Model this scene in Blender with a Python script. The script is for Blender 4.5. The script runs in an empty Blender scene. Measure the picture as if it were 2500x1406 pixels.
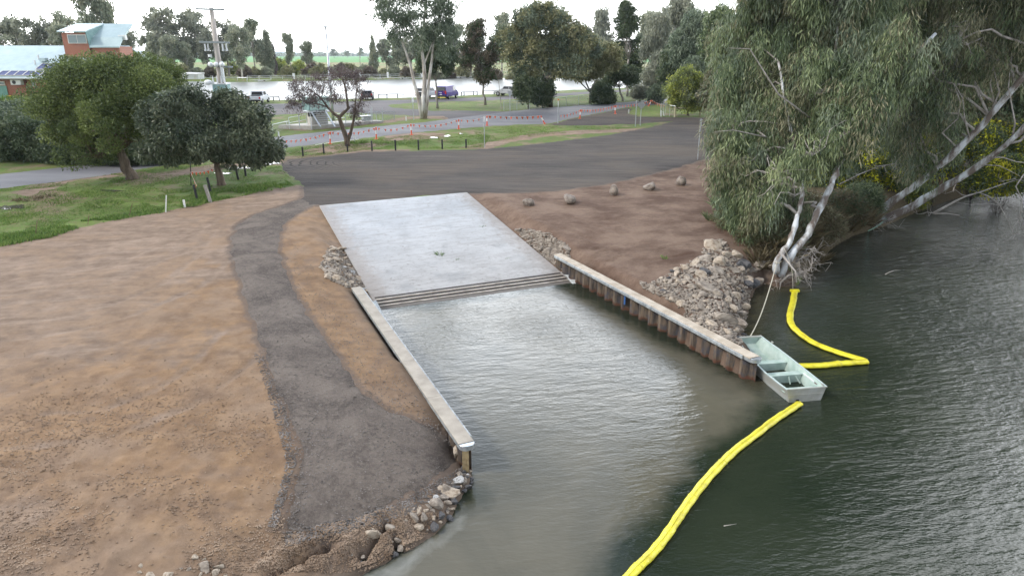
import bpy, bmesh, math, random
import numpy as np
from mathutils import Vector, Matrix
from mathutils.geometry import delaunay_2d_cdt
random.seed(7); RS = np.random.RandomState(7)
S = bpy.context.scene; COL = S.collection
R = math.radians

# ------------------------------------------------------------------ camera
PITCH = 18.88; FPX = 1667.0; CAMZ = 10.5
cam = bpy.data.cameras.new('camera'); cam.sensor_width = 36.0; cam.lens = FPX/2500*36
cam.clip_start = 0.1; cam.clip_end = 9000
co = bpy.data.objects.new('camera', cam); COL.objects.link(co)
co.location = (0, 0, CAMZ); co.rotation_euler = (R(90-PITCH), 0, 0); S.camera = co
S.render.resolution_x = 1024; S.render.resolution_y = 575

# ------------------------------------------------------------------ sky, sun, exposure
SUN_EL, SUN_AZ = 42, -105          # azimuth from +Y towards +X
w = bpy.data.worlds.new('World'); S.world = w; w.use_nodes = True
nt = w.node_tree; nt.nodes.clear(); N = nt.nodes; L = nt.links
out = N.new('ShaderNodeOutputWorld'); bg = N.new('ShaderNodeBackground'); bg.inputs[1].default_value = 0.1
sky = N.new('ShaderNodeTexSky'); sky.sky_type = 'NISHITA'; sky.sun_disc = False
sky.sun_elevation = R(SUN_EL); sky.sun_rotation = R(SUN_AZ)
tc = N.new('ShaderNodeTexCoord'); sep = N.new('ShaderNodeSeparateXYZ'); L.new(tc.outputs['Generated'], sep.inputs[0])
ramp = N.new('ShaderNodeValToRGB'); L.new(sep.outputs['Z'], ramp.inputs[0])
els = ramp.color_ramp.elements
els[0].position = 0.0; els[0].color = (.75, .75, .75, 1)
els[1].position = 1.0; els[1].color = (.20, .22, .26, 1)
for p_, c_ in ((.24, (.97, .985, 1)), (.36, (.86, .91, .98)), (.43, (.60, .66, .74)), (.50, (.37, .42, .49)), (.58, (.22, .25, .30)), (.70, (.15, .175, .22))):
    e = els.new(p_); e.color = (*c_, 1)
cl = N.new('ShaderNodeTexNoise'); cl.inputs['Scale'].default_value = 2.3; cl.inputs['Detail'].default_value = 5; cl.inputs['Roughness'].default_value = .55
mp = N.new('ShaderNodeMapping'); mp.inputs['Scale'].default_value = (1, 1, 2.6); L.new(tc.outputs['Generated'], mp.inputs[0]); L.new(mp.outputs[0], cl.inputs['Vector'])
cr = N.new('ShaderNodeMapRange'); cr.inputs[1].default_value = .35; cr.inputs[2].default_value = .68; cr.inputs[3].default_value = 27; cr.inputs[4].default_value = 52
L.new(cl.outputs['Fac'], cr.inputs[0])
mul = N.new('ShaderNodeVectorMath'); mul.operation = 'SCALE'; fw = N.new('ShaderNodeMapRange'); fw.interpolation_type = 'SMOOTHSTEP'; L.new(sep.outputs['Y'], fw.inputs[0]); fw.inputs[1].default_value = -.25; fw.inputs[2].default_value = .85; fw.inputs[3].default_value = .30; fw.inputs[4].default_value = 1.12
fm = N.new('ShaderNodeMath'); fm.operation = 'MULTIPLY'; L.new(fw.outputs[0], fm.inputs[0]); L.new(cr.outputs[0], fm.inputs[1])
L.new(ramp.outputs[0], mul.inputs[0]); L.new(fm.outputs[0], mul.inputs['Scale'])
add = N.new('ShaderNodeVectorMath'); add.operation = 'ADD'
sk2 = N.new('ShaderNodeVectorMath'); sk2.operation = 'SCALE'; sk2.inputs['Scale'].default_value = .5; L.new(sky.outputs[0], sk2.inputs[0])
L.new(mul.outputs[0], add.inputs[0]); L.new(sk2.outputs[0], add.inputs[1])
gd = N.new('ShaderNodeVectorMath'); gd.operation = 'DOT_PRODUCT'; L.new(tc.outputs['Generated'], gd.inputs[0]); gd.inputs[1].default_value = (math.sin(R(50))*math.cos(R(36)), math.cos(R(50))*math.cos(R(36)), math.sin(R(36)))
gm_ = N.new('ShaderNodeMapRange'); gm_.interpolation_type = 'SMOOTHSTEP'; L.new(gd.outputs['Value'], gm_.inputs[0]); gm_.inputs[1].default_value = .92; gm_.inputs[2].default_value = 1.0; gm_.inputs[3].default_value = 0; gm_.inputs[4].default_value = 44
gl_ = N.new('ShaderNodeVectorMath'); gl_.operation = 'SCALE'; gl_.inputs[0].default_value = (1, .985, .96); L.new(gm_.outputs[0], gl_.inputs['Scale'])
ad2 = N.new('ShaderNodeVectorMath'); ad2.operation = 'ADD'; L.new(add.outputs[0], ad2.inputs[0]); L.new(gl_.outputs[0], ad2.inputs[1])
L.new(ad2.outputs[0], bg.inputs[0]); L.new(bg.outputs[0], out.inputs[0])
sl = bpy.data.lights.new('sun', 'SUN'); sl.energy = 2.3; sl.angle = R(11); sl.color = (1, .95, .88)
so = bpy.data.objects.new('sun', sl); COL.objects.link(so)
_d = Vector((math.sin(R(SUN_AZ))*math.cos(R(SUN_EL)), math.cos(R(SUN_AZ))*math.cos(R(SUN_EL)), math.sin(R(SUN_EL))))
so.rotation_euler = _d.to_track_quat('Z', 'Y').to_euler(); so.location = (0, 0, 60)
S.view_settings.view_transform = 'Standard'; S.view_settings.look = 'None'; S.view_settings.exposure = 0.42; S.view_settings.gamma = 1
S.cycles.use_denoising = True; S.cycles.max_bounces = 5; S.cycles.diffuse_bounces = 2; S.cycles.glossy_bounces = 3
S.cycles.transmission_bounces = 2; S.cycles.transparent_max_bounces = 4; S.cycles.caustics_reflective = False; S.cycles.caustics_refractive = False
S.cycles.sample_clamp_indirect = 6

# ------------------------------------------------------------------ small helpers
CT, ST = math.cos(R(PITCH)), math.sin(R(PITCH))
def ray(px, py):
    u = (np.asarray(px, float)-1250)/FPX; v = (703-np.asarray(py, float))/FPX
    return u, CT+v*ST, -ST+v*CT
def unz(px, py, z):
    u, a, b = ray(px, py); t = (z-CAMZ)/b
    return u*t, a*t
def P(px, py, Y):
    u, a, b = ray(px, py); t = Y/a
    return np.array([float(u*t), float(Y), float(CAMZ+b*t)])
def mpp(Y, z=3.0):           # metres per photo pixel at distance Y
    return (Y*CT+(CAMZ-z)*ST)/FPX
def _h(ix, iy, s):
    n = (ix.astype(np.int64)*374761393+iy.astype(np.int64)*668265263+s*1442695041) & 0xffffffff
    n = ((n ^ (n >> 13))*1274126177) & 0xffffffff
    return ((n ^ (n >> 16)) & 0xffff)/65535.0
def vn(x, y, s=0):
    ix = np.floor(x); iy = np.floor(y); fx = x-ix; fy = y-iy
    fx = fx*fx*(3-2*fx); fy = fy*fy*(3-2*fy); ix = ix.astype(np.int64); iy = iy.astype(np.int64)
    return ((_h(ix, iy, s)*(1-fx)+_h(ix+1, iy, s)*fx)*(1-fy)+(_h(ix, iy+1, s)*(1-fx)+_h(ix+1, iy+1, s)*fx)*fy)*2-1
def fbm(x, y, o=4, s=0):
    x = np.asarray(x, float); y = np.asarray(y, float); r = 0; a = 1; f = 1; t = 0
    for i in range(o):
        r = r+a*vn(x*f+i*17.3, y*f-i*9.1, s+i); t += a; a *= .5; f *= 2.03
    return r/t
def sst(a, b, x):
    t = np.clip((x-a)/(b-a), 0, 1); return t*t*(3-2*t)
def sdf(x, y, poly, attrs=None):
    """signed distance (positive inside) to a polygon; optionally the nearest edge's interpolated attributes"""
    x = np.asarray(x, float); y = np.asarray(y, float)
    d2 = np.full(x.shape, 1e18); ins = np.zeros(x.shape, bool)
    A = None if attrs is None else np.zeros(x.shape+(len(attrs[0]),))
    n = len(poly)
    for i in range(n):
        ax, ay = poly[i]; bx, by = poly[(i+1) % n]; ex, ey = bx-ax, by-ay
        l2 = ex*ex+ey*ey+1e-12
        t = np.clip(((x-ax)*ex+(y-ay)*ey)/l2, 0, 1)
        q = (x-ax-t*ex)**2+(y-ay-t*ey)**2; m = q < d2
        d2 = np.where(m, q, d2)
        if A is not None:
            a0 = np.array(attrs[i]); a1 = np.array(attrs[(i+1) % n])
            A[m] = (a0+(a1-a0)*t[..., None])[m]
        c = (ay > y) != (by > y)
        if abs(ey) > 1e-9:
            ins ^= c & (x < ax+(y-ay)*ex/ey)
    d = np.sqrt(d2); d = np.where(ins, d, -d)
    return d if A is None else (d, A)

# ------------------------------------------------------------------ layout of the land
# the ramp: corners on the real plane (top z 2, waterline z 0)
RTL = np.array([*unz(780, 502, 2.0)]); RTR = np.array([*unz(1140, 470, 2.0)])
RBL = np.array([*unz(925, 757, 0.0)]); RBR = np.array([*unz(1400, 690, 0.0)])
W_L0 = np.array([-6.76, 28.07]); W_L1 = np.array([-1.17, 15.5])      # left sheet pile wall, far / near end
W_R0 = np.array([2.33, 33.3]); W_R1 = np.array([8.14, 20.8])          # right one
_ra = ((RBL-RTL)+(RBR-RTR))/2; RLEN = np.linalg.norm(_ra); RA = _ra/RLEN
def ramp_z(x, y):
    m0 = (RTL+RTR)/2
    # plane through top line and waterline, solved with the top edge direction
    e = (RTR-RTL); 
    det = e[0]*_ra[1]-e[1]*_ra[0]
    dx = x-RTL[0]; dy = y-RTL[1]
    t = (e[0]*dy-e[1]*dx)/det
    return 2.0*(1-t), t
RAMPQ = [tuple(RTL), tuple(RTR), tuple(RTR+(RBR-RTR)*1.5), tuple(RTL+(RBL-RTL)*1.5)]
nat = (0.0, 1.6); wal = (0.82, 9.0); rip = (0.0, 1.3); bank = (0.0, 1.8)
RIV = []
def rp(px, py, at): RIV.append((tuple(float(q) for q in unz(px, py, 0)), at))
def rw(x, y, at): RIV.append(((float(x), float(y)), at))
rw(-30, -30, nat); rw(-14, -4, nat); rw(-7.5, 5, nat); rw(-4.6, 9.5, nat)
for q in ((880, 1404), (935, 1378), (985, 1352), (1060, 1310), (1105, 1262), (1120, 1225), (1148, 1190), (1155, 1162), (1143, 1138)): rp(*q, nat)
rw(W_L1[0], W_L1[1]-.1, (0.3, 2.0)); rw(*(W_L1+(W_L0-W_L1)*.06), wal); rw(*(W_L0+(W_L1-W_L0)*.03), wal); rw(*(W_L0+(W_L1-W_L0)*.01+np.array([.35, .1])), (0.0, 4.0))
rw(*RBL, (0, 6)); rw(*RBR, (0, 6)); rw(*(RBR+np.array([.25, .3])), (0, 4.0))
_wr = (W_R0+(W_R1-W_R0)*.10); rw(*_wr, (0.3, 3.0)); rw(*(W_R0+(W_R1-W_R0)*.14), wal)
rw(*(W_R0+(W_R1-W_R0)*.85), wal); rw(*(W_R1+(W_R0-W_R1)*.02), (0.7, 3.0))
rw(W_R1[0]+.12, W_R1[1]+.15, (0.1, 1.2)); 
for q in ((1838, 868), (1822, 845), (1812, 820), (1814, 795), (1826, 765), (1832, 735), (1845, 705), (1868, 692), (1900, 702)): rp(*q, rip)
for q in ((1945, 698), (1972, 672), (2005, 632), (2040, 600), (2085, 575), (2150, 556), (2230, 522), (2310, 492), (2400, 465), (2500, 440)): rp(*q, bank)
rw(62, 74, bank); rw(140, 96, bank); rw(420, 150, bank); rw(420, -40, bank)
RPOLY = [a for a, b in RIV]; RATT = [b for a, b in RIV]
NSEG = []; WSEG = []
for i in range(len(RPOLY)):
    j = (i+1) % len(RPOLY); ea, eb = RATT[i], RATT[j]
    if ea[0] > .5 and eb[0] > .5: WSEG.append((RPOLY[i], RPOLY[j]))
    elif max(ea[1], eb[1]) < 3.5 or (ea[0] < .2 and eb[0] < .2 and max(ea[1], eb[1]) < 3.5): NSEG.append((RPOLY[i], RPOLY[j]))
def segdist(x, y, segs):
    d2 = np.full(x.shape, 1e18)
    for (ax, ay), (bx, by) in segs:
        ex, ey = bx-ax, by-ay; t = np.clip(((x-ax)*ex+(y-ay)*ey)/(ex*ex+ey*ey+1e-12), 0, 1); d2 = np.minimum(d2, (x-ax-t*ex)**2+(y-ay-t*ey)**2)
    return np.sqrt(d2)
LAKEZ = 3.4
LPX = [(300, 226), (420, 233), (560, 239), (640, 240), (760, 239), (900, 236.5), (1100, 232), (1290, 222.5), (1400, 217.5), (1500, 214), (1600, 208), (1760, 203),
       (1900, 196), (1900, 190), (1600, 192), (1400, 192), (1150, 191), (900, 196), (700, 199.5), (560, 201), (455, 199.5), (330, 200), (200, 200)]
LPOLY = [tuple(float(q) for q in unz(a, b, 3.92 if i < 13 else LAKEZ)) for i, (a, b) in enumerate(LPX)]
BY = [-60, 0, 15, 25, 40, 60, 75, 95, 130, 185, 230, 5000]; BZ = [1.6, 1.5, 1.5, 1.7, 2.0, 2.5, 3.0, 3.75, 4.0, 4.0, 3.6, 3.4]
CRACKS = [[unz(a, b, .8) for a, b in c] for c in ([(650, 1385), (700, 1350), (760, 1318), (800, 1296)], [(875, 1300), (905, 1272), (938, 1245)], [(960, 1262), (972, 1290), (1012, 1300)])]
RUTS = []
for c_ in ([(-150, 705), (60, 688), (250, 655), (400, 610), (520, 562), (610, 512), (700, 480)], [(-150, 800), (120, 775), (300, 735), (440, 680), (520, 620), (570, 560)], [(60, 1010), (250, 990), (420, 930), (540, 850), (600, 780)], [(1180, 500), (1330, 520), (1480, 560), (1600, 600), (1700, 590)]):
    q_ = [np.array([float(v) for v in unz(a, b, 1.8)]) for a, b in c_]
    for off in (-.85, .85):
        o_ = []
        for i in range(len(q_)): d_ = q_[min(i+1, len(q_)-1)]-q_[max(i-1, 0)]; d_ /= np.linalg.norm(d_); o_.append(q_[i]+off*np.array([-d_[1], d_[0]]))
        RUTS += list(zip(o_[:-1], o_[1:]))
def rutdist(x, y): return segdist(x+.12*fbm(x*.8, y*.8, 2, 61), y+.12*fbm(x*.8, y*.8, 2, 62), [((a[0], a[1]), (b[0], b[1])) for a, b in RUTS])
def B0(x, y): 
    return np.interp(y, BY, BZ)+0.10*fbm(x/14, y/14, 2, 5)
def H(x, y, fine=False):
    x = np.asarray(x, float); y = np.asarray(y, float); shp = x.shape; x = x.ravel(); y = y.ravel()
    z = B0(x, y); near = (y < 160)
    far = ~near
    if near.any():
        xs, ys = x[near], y[near]
        d, A = sdf(xs, ys, RPOLY, RATT); e = A[:, 0]
        b = z[near]; dd = -d
        dn_ = segdist(xs, ys, NSEG)+.10*fbm(xs*1.7, ys*1.7, 3, 3)*(dd > 0); dw_ = segdist(xs, ys, WSEG)
        hn = b*(1-np.exp(-np.maximum(dn_, 0)/(1.15+.25*np.clip(8-xs, 0, 6))))
        hw = .82+(b-.82)*(1-np.exp(-dw_/5.0))
        k_ = .18; m_ = np.minimum(hn, hw); land = m_-k_*np.log(1+np.exp(-np.abs(hn-hw)/k_))*np.exp(-np.abs(hn-hw)*2)
        land = np.where(dd > 0, np.maximum(land, .02*np.minimum(dd, 1)), land)
        wat = -0.12-1.5*(1-np.exp(-np.maximum(-dd, 0)/np.where(e > .2, .15, 2.2)))
        hz = np.where(d < 0, land, wat)
        rz, t = ramp_z(xs, ys); dr = sdf(xs, ys, RAMPQ)
        wr = 1-sst(.05, 1.3, -dr); wr = np.where((d > 0) & (dr < -.15), 0, wr)
        hz = hz*(1-wr)+(rz-.10)*wr
        if fine:
            onl = (d < -.05)*(1-wr)
            rough = sst(17.5, 12.0, ys)*sst(6, -1, xs+1)            # lumpy mud at the near bank
            rough = np.maximum(rough, .9*sst(4.5, .5, -d)*(e < .3)*(ys < 34))
            hz = hz+onl*(.018*fbm(xs*3.2, ys*3.2, 4, 11)+.030*fbm(xs*.9, ys*.9, 3, 12)+rough*(.13*np.abs(fbm(xs*1.9, ys*1.9, 4, 21))+.035*fbm(xs*7, ys*7, 2, 22)))
            rd_ = rutdist(xs, ys); hz = hz-.022*np.exp(-(rd_/.13)**4)+.012*np.exp(-((rd_-.24)/.07)**2)
            for c in CRACKS:
                dc = np.full(xs.shape, 9.0)
                wob = .10*fbm(xs*4, ys*4, 2, 31)
                for (ax, ay), (bx, by) in zip(c[:-1], c[1:]):
                    ex, ey = bx-ax, by-ay; tt = np.clip(((xs-ax)*ex+(ys-ay)*ey)/(ex*ex+ey*ey), 0, 1)
                    dc = np.minimum(dc, np.hypot(xs-ax-tt*ex, ys-ay-tt*ey)+wob)
                hz = hz-.30*np.exp(-(np.maximum(dc, 0)/.085)**2)+.05*np.exp(-((dc-.28)/.15)**2)
        z[near] = hz
    lk = (y > 105) & (y < 330)
    if lk.any():
        d = sdf(x[lk], y[lk], LPOLY)
        z[lk] = np.where(d < 0, LAKEZ+.05+(z[lk]-LAKEZ-.05)*(1-np.exp(d/.6)), LAKEZ-.2-1.0*(1-np.exp(-np.abs(d)/3)))
    return z.reshape(shp)
def Hs(x, y): return float(H(np.array([x]), np.array([y]))[0])
def atm(px, py):
    px = np.asarray(px, float); py = np.asarray(py, float); z = np.where(py < 300, 4.15, 2.0)
    for i in range(18):
        x, y = unz(px, py, z); z = .45*z+.55*H(x, y)
    x, y = unz(px, py, z)
    return x, y, z
def at(px, py):
    x, y, z = atm(np.array([px]), np.array([py])); return np.array([x[0], y[0], Hs(x[0], y[0])])
def gat(px, Y):
    z = 3.0
    for i in range(6):
        X = (px-1250)/FPX*(Y*CT+(CAMZ-z)*ST); z = Hs(X, Y)
    return np.array([X, Y, z])
def wp(pts): 
    a = np.array(pts, float); x, y, z = atm(a[:, 0], a[:, 1]); return [(float(p), float(q)) for p, q in zip(x, y)]

# ------------------------------------------------------------------ mesh building
class MB:
    def __init__(s): s.v = []; s.f = []; s.n = 0
    def add(s, vs, fs):
        s.v.extend([tuple(float(c) for c in q) for q in vs]); s.f.extend([tuple(i+s.n for i in f) for f in fs]); s.n += len(vs); return s
    def box(s, c, sz, rz=0, M=None, taper=1.0):
        vs = []
        for z in (-.5, .5):
            k = taper if z > 0 else 1
            for x, y in ((-.5, -.5), (.5, -.5), (.5, .5), (-.5, .5)):
                p = Vector((x*sz[0]*k, y*sz[1]*k, z*sz[2]))
                if M: p = M @ p
                if rz: p = Matrix.Rotation(rz, 3, 'Z') @ p
                vs.append(p+Vector(c))
        return s.add(vs, [(3, 2, 1, 0), (4, 5, 6, 7), (0, 1, 5, 4), (1, 2, 6, 5), (2, 3, 7, 6), (3, 0, 4, 7)])
    def beam(s, a, b, wd, ht, up=(0, 0, 1)):
        a = Vector(a); b = Vector(b); d = (b-a); l = d.length; d.normalize()
        sd = d.cross(Vector(up)); 
        if sd.length < 1e-4: sd = Vector((1, 0, 0))
        sd.normalize(); u = sd.cross(d)
        vs = []
        for q in (a, b):
            for i, j in ((-1, -1), (1, -1), (1, 1), (-1, 1)): vs.append(q+sd*i*wd/2+u*j*ht/2)
        return s.add(vs, [(3, 2, 1, 0), (4, 5, 6, 7), (0, 1, 5, 4), (1, 2, 6, 5), (2, 3, 7, 6), (3, 0, 4, 7)])
    def tube(s, pts, rad, n=8, cap=True, flat=1.0):
        pts = [Vector(p) for p in pts]; m = len(pts)
        if not hasattr(rad, '__len__'): rad = [rad]*m
        vs = []; pv = None
        for i, p in enumerate(pts):
            d = (pts[min(i+1, m-1)]-pts[max(i-1, 0)]); 
            if d.length < 1e-9: d = Vector((0, 0, 1))
            d.normalize()
            if pv is None:
                a = d.cross(Vector((0, 0, 1)))
                if a.length < .05: a = Vector((1, 0, 0))
            else:
                a = pv-d*pv.dot(d)
                if a.length < 1e-5: a = d.orthogonal()
            a.normalize(); pv = a; b = d.cross(a)
            for k in range(n):
                an = 2*math.pi*k/n; vs.append(p+a*math.cos(an)*rad[i]+b*math.sin(an)*rad[i]*flat)
        fs = []
        for i in range(m-1):
            for k in range(n):
                fs.append((i*n+k, i*n+(k+1) % n, (i+1)*n+(k+1) % n, (i+1)*n+k))
        if cap: fs.append(tuple(range(n-1, -1, -1))); fs.append(tuple(range((m-1)*n, m*n)))
        return s.add(vs, fs)
    def cyl(s, c, r, h, n=12, r2=None):
        c = Vector(c); return s.tube([c, c+Vector((0, 0, h))], [r, r if r2 is None else r2], n)
    def disc(s, c, ax, r, th, n=16):
        c = Vector(c); ax = Vector(ax).normalized(); return s.tube([c-ax*th/2, c+ax*th/2], [r, r], n)
    def prism(s, poly, a, b):      # polygon of 3-D points swept from offset a to offset b
        a = Vector(a); b = Vector(b); n = len(poly)
        vs = [Vector(p)+a for p in poly]+[Vector(p)+b for p in poly]
        fs = [tuple(range(n-1, -1, -1)), tuple(range(n, 2*n))]+[(i, (i+1) % n, n+(i+1) % n, n+i) for i in range(n)]
        return s.add(vs, fs)
    def sphere(s, c, r, n=10, m=6, sc=(1, 1, 1)):
        c = Vector(c); vs = []; fs = []
        for j in range(m+1):
            th = math.pi*j/m
            for i in range(n):
                ph = 2*math.pi*i/n; vs.append(c+Vector((r*sc[0]*math.sin(th)*math.cos(ph), r*sc[1]*math.sin(th)*math.sin(ph), r*sc[2]*math.cos(th))))
        for j in range(m):
            for i in range(n): fs.append((j*n+i, (j+1)*n+i, (j+1)*n+(i+1) % n, j*n+(i+1) % n))
        return s.add(vs, fs)
    def build(s, name, mat, parent=None, smooth=False, bevel=0):
        me = bpy.data.meshes.new(name); me.from_pydata(s.v, [], s.f); me.validate(); 
        bm = bmesh.new(); bm.from_mesh(me); bmesh.ops.remove_doubles(bm, verts=bm.verts, dist=1e-5); bmesh.ops.recalc_face_normals(bm, faces=bm.faces)
        if bevel: bmesh.ops.bevel(bm, geom=[e for e in bm.edges if e.is_manifold and e.calc_face_angle(0) > .6], offset=bevel, segments=1, affect='EDGES', clamp_overlap=True)
        bm.to_mesh(me); bm.free()
        me.materials.append(mat); o = bpy.data.objects.new(name, me); COL.objects.link(o)
        if smooth: me.polygons.foreach_set('use_smooth', [True]*len(me.polygons))
        if parent: o.parent = parent
        return o
def npmesh(name, v, f, mat, parent=None, smooth=False, attrs=None, k=4):
    me = bpy.data.meshes.new(name); v = np.asarray(v, np.float32); f = np.asarray(f, np.int32)
    me.vertices.add(len(v)); me.vertices.foreach_set('co', v.ravel())
    me.loops.add(f.size); me.loops.foreach_set('vertex_index', f.ravel())
    me.polygons.add(len(f)); me.polygons.foreach_set('loop_start', np.arange(0, f.size, f.shape[1], dtype=np.int32))
    me.update(calc_edges=True)
    if smooth: me.polygons.foreach_set('use_smooth', np.ones(len(f), bool))
    if attrs:
        for n_, a in attrs.items():
            at_ = me.attributes.new(n_, 'FLOAT_COLOR', 'POINT'); at_.data.foreach_set('color', np.asarray(a, np.float32).ravel())
    me.materials.append(mat); o = bpy.data.objects.new(name, me); COL.objects.link(o)
    if parent: o.parent = parent
    return o
def tag(o, label=None, cat=None, group=None, kind=None):
    if label: o['label'] = label
    if cat: o['category'] = cat
    if group: o['group'] = group
    if kind: o['kind'] = kind
    return o
def thing(name, loc, label, cat, group=None, rz=0):
    o = bpy.data.objects.new(name, None); o.empty_display_size = .2; COL.objects.link(o); o.location = tuple(float(c) for c in loc); o.rotation_euler = (0, 0, rz)
    return tag(o, label, cat, group)
def copy_tree(o, parent=None):
    c = o.copy(); COL.objects.link(c); c.parent = parent
    for ch in KIDS.get(o.name, [q for q in bpy.data.objects if q.parent == o]): copy_tree(ch, c)
    return c
KIDS = {}
ORD = 'first second third fourth fifth sixth seventh eighth ninth tenth eleventh twelfth thirteenth fourteenth fifteenth sixteenth seventeenth eighteenth nineteenth twentieth'.split()
ORD += ['twenty-'+q for q in ORD[:9]]+['thirtieth']+['thirty-'+q for q in ORD[:9]]+['fortieth']+['forty-'+q for q in ORD[:9]]

# ------------------------------------------------------------------ materials
def mat(name, c1, c2=None, scale=5.0, rough=.8, bump=0.0, bscale=None, metal=0.0, spec=.3, detail=4, stretch=None, c3=None, trans=0, lo=.35, hi=.65, coat=0):
    m = bpy.data.materials.new(name); m.use_nodes = True; nt = m.node_tree; N = nt.nodes; L = nt.links
    b = N['Principled BSDF']; b.inputs['Roughness'].default_value = rough; b.inputs['Metallic'].default_value = metal
    b.inputs['Specular IOR Level'].default_value = spec
    if coat: b.inputs['Coat Weight'].default_value = coat
    b.inputs['Base Color'].default_value = (*c1, 1)
    tc = N.new('ShaderNodeTexCoord'); mp = N.new('ShaderNodeMapping'); L.new(tc.outputs['Object'], mp.inputs[0])
    if stretch: mp.inputs['Scale'].default_value = stretch
    if c2 is not None:
        nz = N.new('ShaderNodeTexNoise'); nz.inputs['Scale'].default_value = scale; nz.inputs['Detail'].default_value = detail; nz.inputs['Roughness'].default_value = .6
        L.new(mp.outputs[0], nz.inputs['Vector'])
        r = N.new('ShaderNodeValToRGB'); L.new(nz.outputs['Fac'], r.inputs[0])
        r.color_ramp.elements[0].position = lo; r.color_ramp.elements[0].color = (*c1, 1)
        r.color_ramp.elements[1].position = hi; r.color_ramp.elements[1].color = (*c2, 1)
        if c3 is not None: e = r.color_ramp.elements.new((lo+hi)/2); e.color = (*c3, 1)
        L.new(r.outputs[0], b.inputs['Base Color'])
    if bump:
        n2 = N.new('ShaderNodeTexNoise'); n2.inputs['Scale'].default_value = bscale or scale*3; n2.inputs['Detail'].default_value = 4
        L.new(mp.outputs[0], n2.inputs['Vector'])
        bp = N.new('ShaderNodeBump'); bp.inputs['Strength'].default_value = bump; bp.inputs['Distance'].default_value = .03
        L.new(n2.outputs['Fac'], bp.inputs['Height']); L.new(bp.outputs[0], b.inputs['Normal'])
    return m
class NG:   # terse node helper
    def __init__(s, m): s.nt = m.node_tree; s.N = s.nt.nodes; s.L = s.nt.links; s.b = s.N['Principled BSDF']; s.pos = s.N.new('ShaderNodeNewGeometry').outputs['Position']
    def attr(s, n): a = s.N.new('ShaderNodeAttribute'); a.attribute_name = n; sp = s.N.new('ShaderNodeSeparateColor'); s.L.new(a.outputs['Color'], sp.inputs[0]); return sp.outputs[0], sp.outputs[1], sp.outputs[2], a.outputs['Alpha']
    def noise(s, sc, det=4, rough=.6, stretch=None, dist=0, rot=0, off=(0, 0, 0)):
        n = s.N.new('ShaderNodeTexNoise'); n.inputs['Scale'].default_value = sc; n.inputs['Detail'].default_value = det; n.inputs['Roughness'].default_value = rough; n.inputs['Distortion'].default_value = dist
        v = s.pos
        if rot: mr_ = s.N.new('ShaderNodeMapping'); mr_.inputs['Rotation'].default_value = (0, 0, rot); s.L.new(v, mr_.inputs[0]); v = mr_.outputs[0]
        m = s.N.new('ShaderNodeMapping'); m.inputs['Location'].default_value = off
        if stretch: m.inputs['Scale'].default_value = stretch
        s.L.new(v, m.inputs[0]); s.L.new(m.outputs[0], n.inputs['Vector']); return n.outputs['Fac']
    def mr(s, x, a, b, c=0, d=1):
        m = s.N.new('ShaderNodeMapRange'); s.set(m.inputs[0], x); m.inputs[1].default_value = a; m.inputs[2].default_value = b; m.inputs[3].default_value = c; m.inputs[4].default_value = d; return m.outputs[0]
    def set(s, inp, v):
        if isinstance(v, (int, float)): inp.default_value = v
        elif isinstance(v, tuple): inp.default_value = (*v, 1) if len(inp.default_value) == 4 and len(v) == 3 else v
        else: s.L.new(v, inp)
    def ma(s, op, a, b=0.0, c=None):
        m = s.N.new('ShaderNodeMath'); m.operation = op; s.set(m.inputs[0], a); s.set(m.inputs[1], b)
        if c is not None: s.set(m.inputs[2], c)
        return m.outputs[0]
    def mix(s, f, a, b, mode='MIX'):
        m = s.N.new('ShaderNodeMix'); m.data_type = 'RGBA'; m.blend_type = mode; s.set(m.inputs[0], f); s.set(m.inputs[6], a); s.set(m.inputs[7], b); return m.outputs[2]
    def bump(s, h, st=.5, dist=.05, nrm=None):
        b = s.N.new('ShaderNodeBump'); s.set(b.inputs['Strength'], st); b.inputs['Distance'].default_value = dist; s.set(b.inputs['Height'], h)
        if nrm is not None: s.L.new(nrm, b.inputs['Normal'])
        return b.outputs[0]
def newmat(name, rough=.85, spec=.25):
    m = bpy.data.materials.new(name); m.use_nodes = True; g = NG(m); g.b.inputs['Roughness'].default_value = rough; g.b.inputs['Specular IOR Level'].default_value = spec; return m, g
# ================================================================== THE SETTING
DIRT_L = wp([(-700, 700), (-200, 632), (0, 602), (60, 590), (120, 580), (180, 560), (220, 552), (300, 535), (400, 519), (460, 506), (520, 493), (600, 477), (680, 462), (728, 453), (775, 470), (860, 500)])
DIRT_L = DIRT_L+[(5, 40), (5, 5), (-8, -30), (-60, -30)]
DIRT_R = wp([(1060, 480), (1150, 468), (1340, 466), (1500, 443), (1650, 408), (1745, 384), (1765, 450), (1762, 520), (1830, 575), (1880, 640), (1930, 700)])+[(13, 28), (13, 16), (0, 16)]
BARE = [wp(p) for p in ([(1190, 365), (1240, 348), (1330, 333), (1450, 326), (1600, 318), (1600, 312), (1440, 318), (1300, 326), (1180, 350), (1120, 362)],
        [(690, 402), (600, 404), (520, 418), (430, 430), (380, 445), (330, 452), (300, 440), (380, 425), (470, 410), (560, 396), (680, 388)],
        [(40, 470), (130, 500), (200, 485), (130, 460), (180, 440), (300, 430), (380, 425), (300, 415), (180, 430), (100, 445)],
        [(700, 385), (800, 372), (900, 366), (1000, 366), (1000, 374), (900, 376), (780, 388), (700, 398)],
        [(720, 372), (830, 352), (900, 350), (960, 352), (900, 362), (800, 372)],
        [(940, 333), (1010, 324), (1080, 326), (1090, 336), (1000, 342), (940, 345)],
        [(690, 316), (760, 318), (950, 300), (1010, 290), (1130, 292), (1120, 283), (1000, 285), (940, 295), (760, 313)])]
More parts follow.
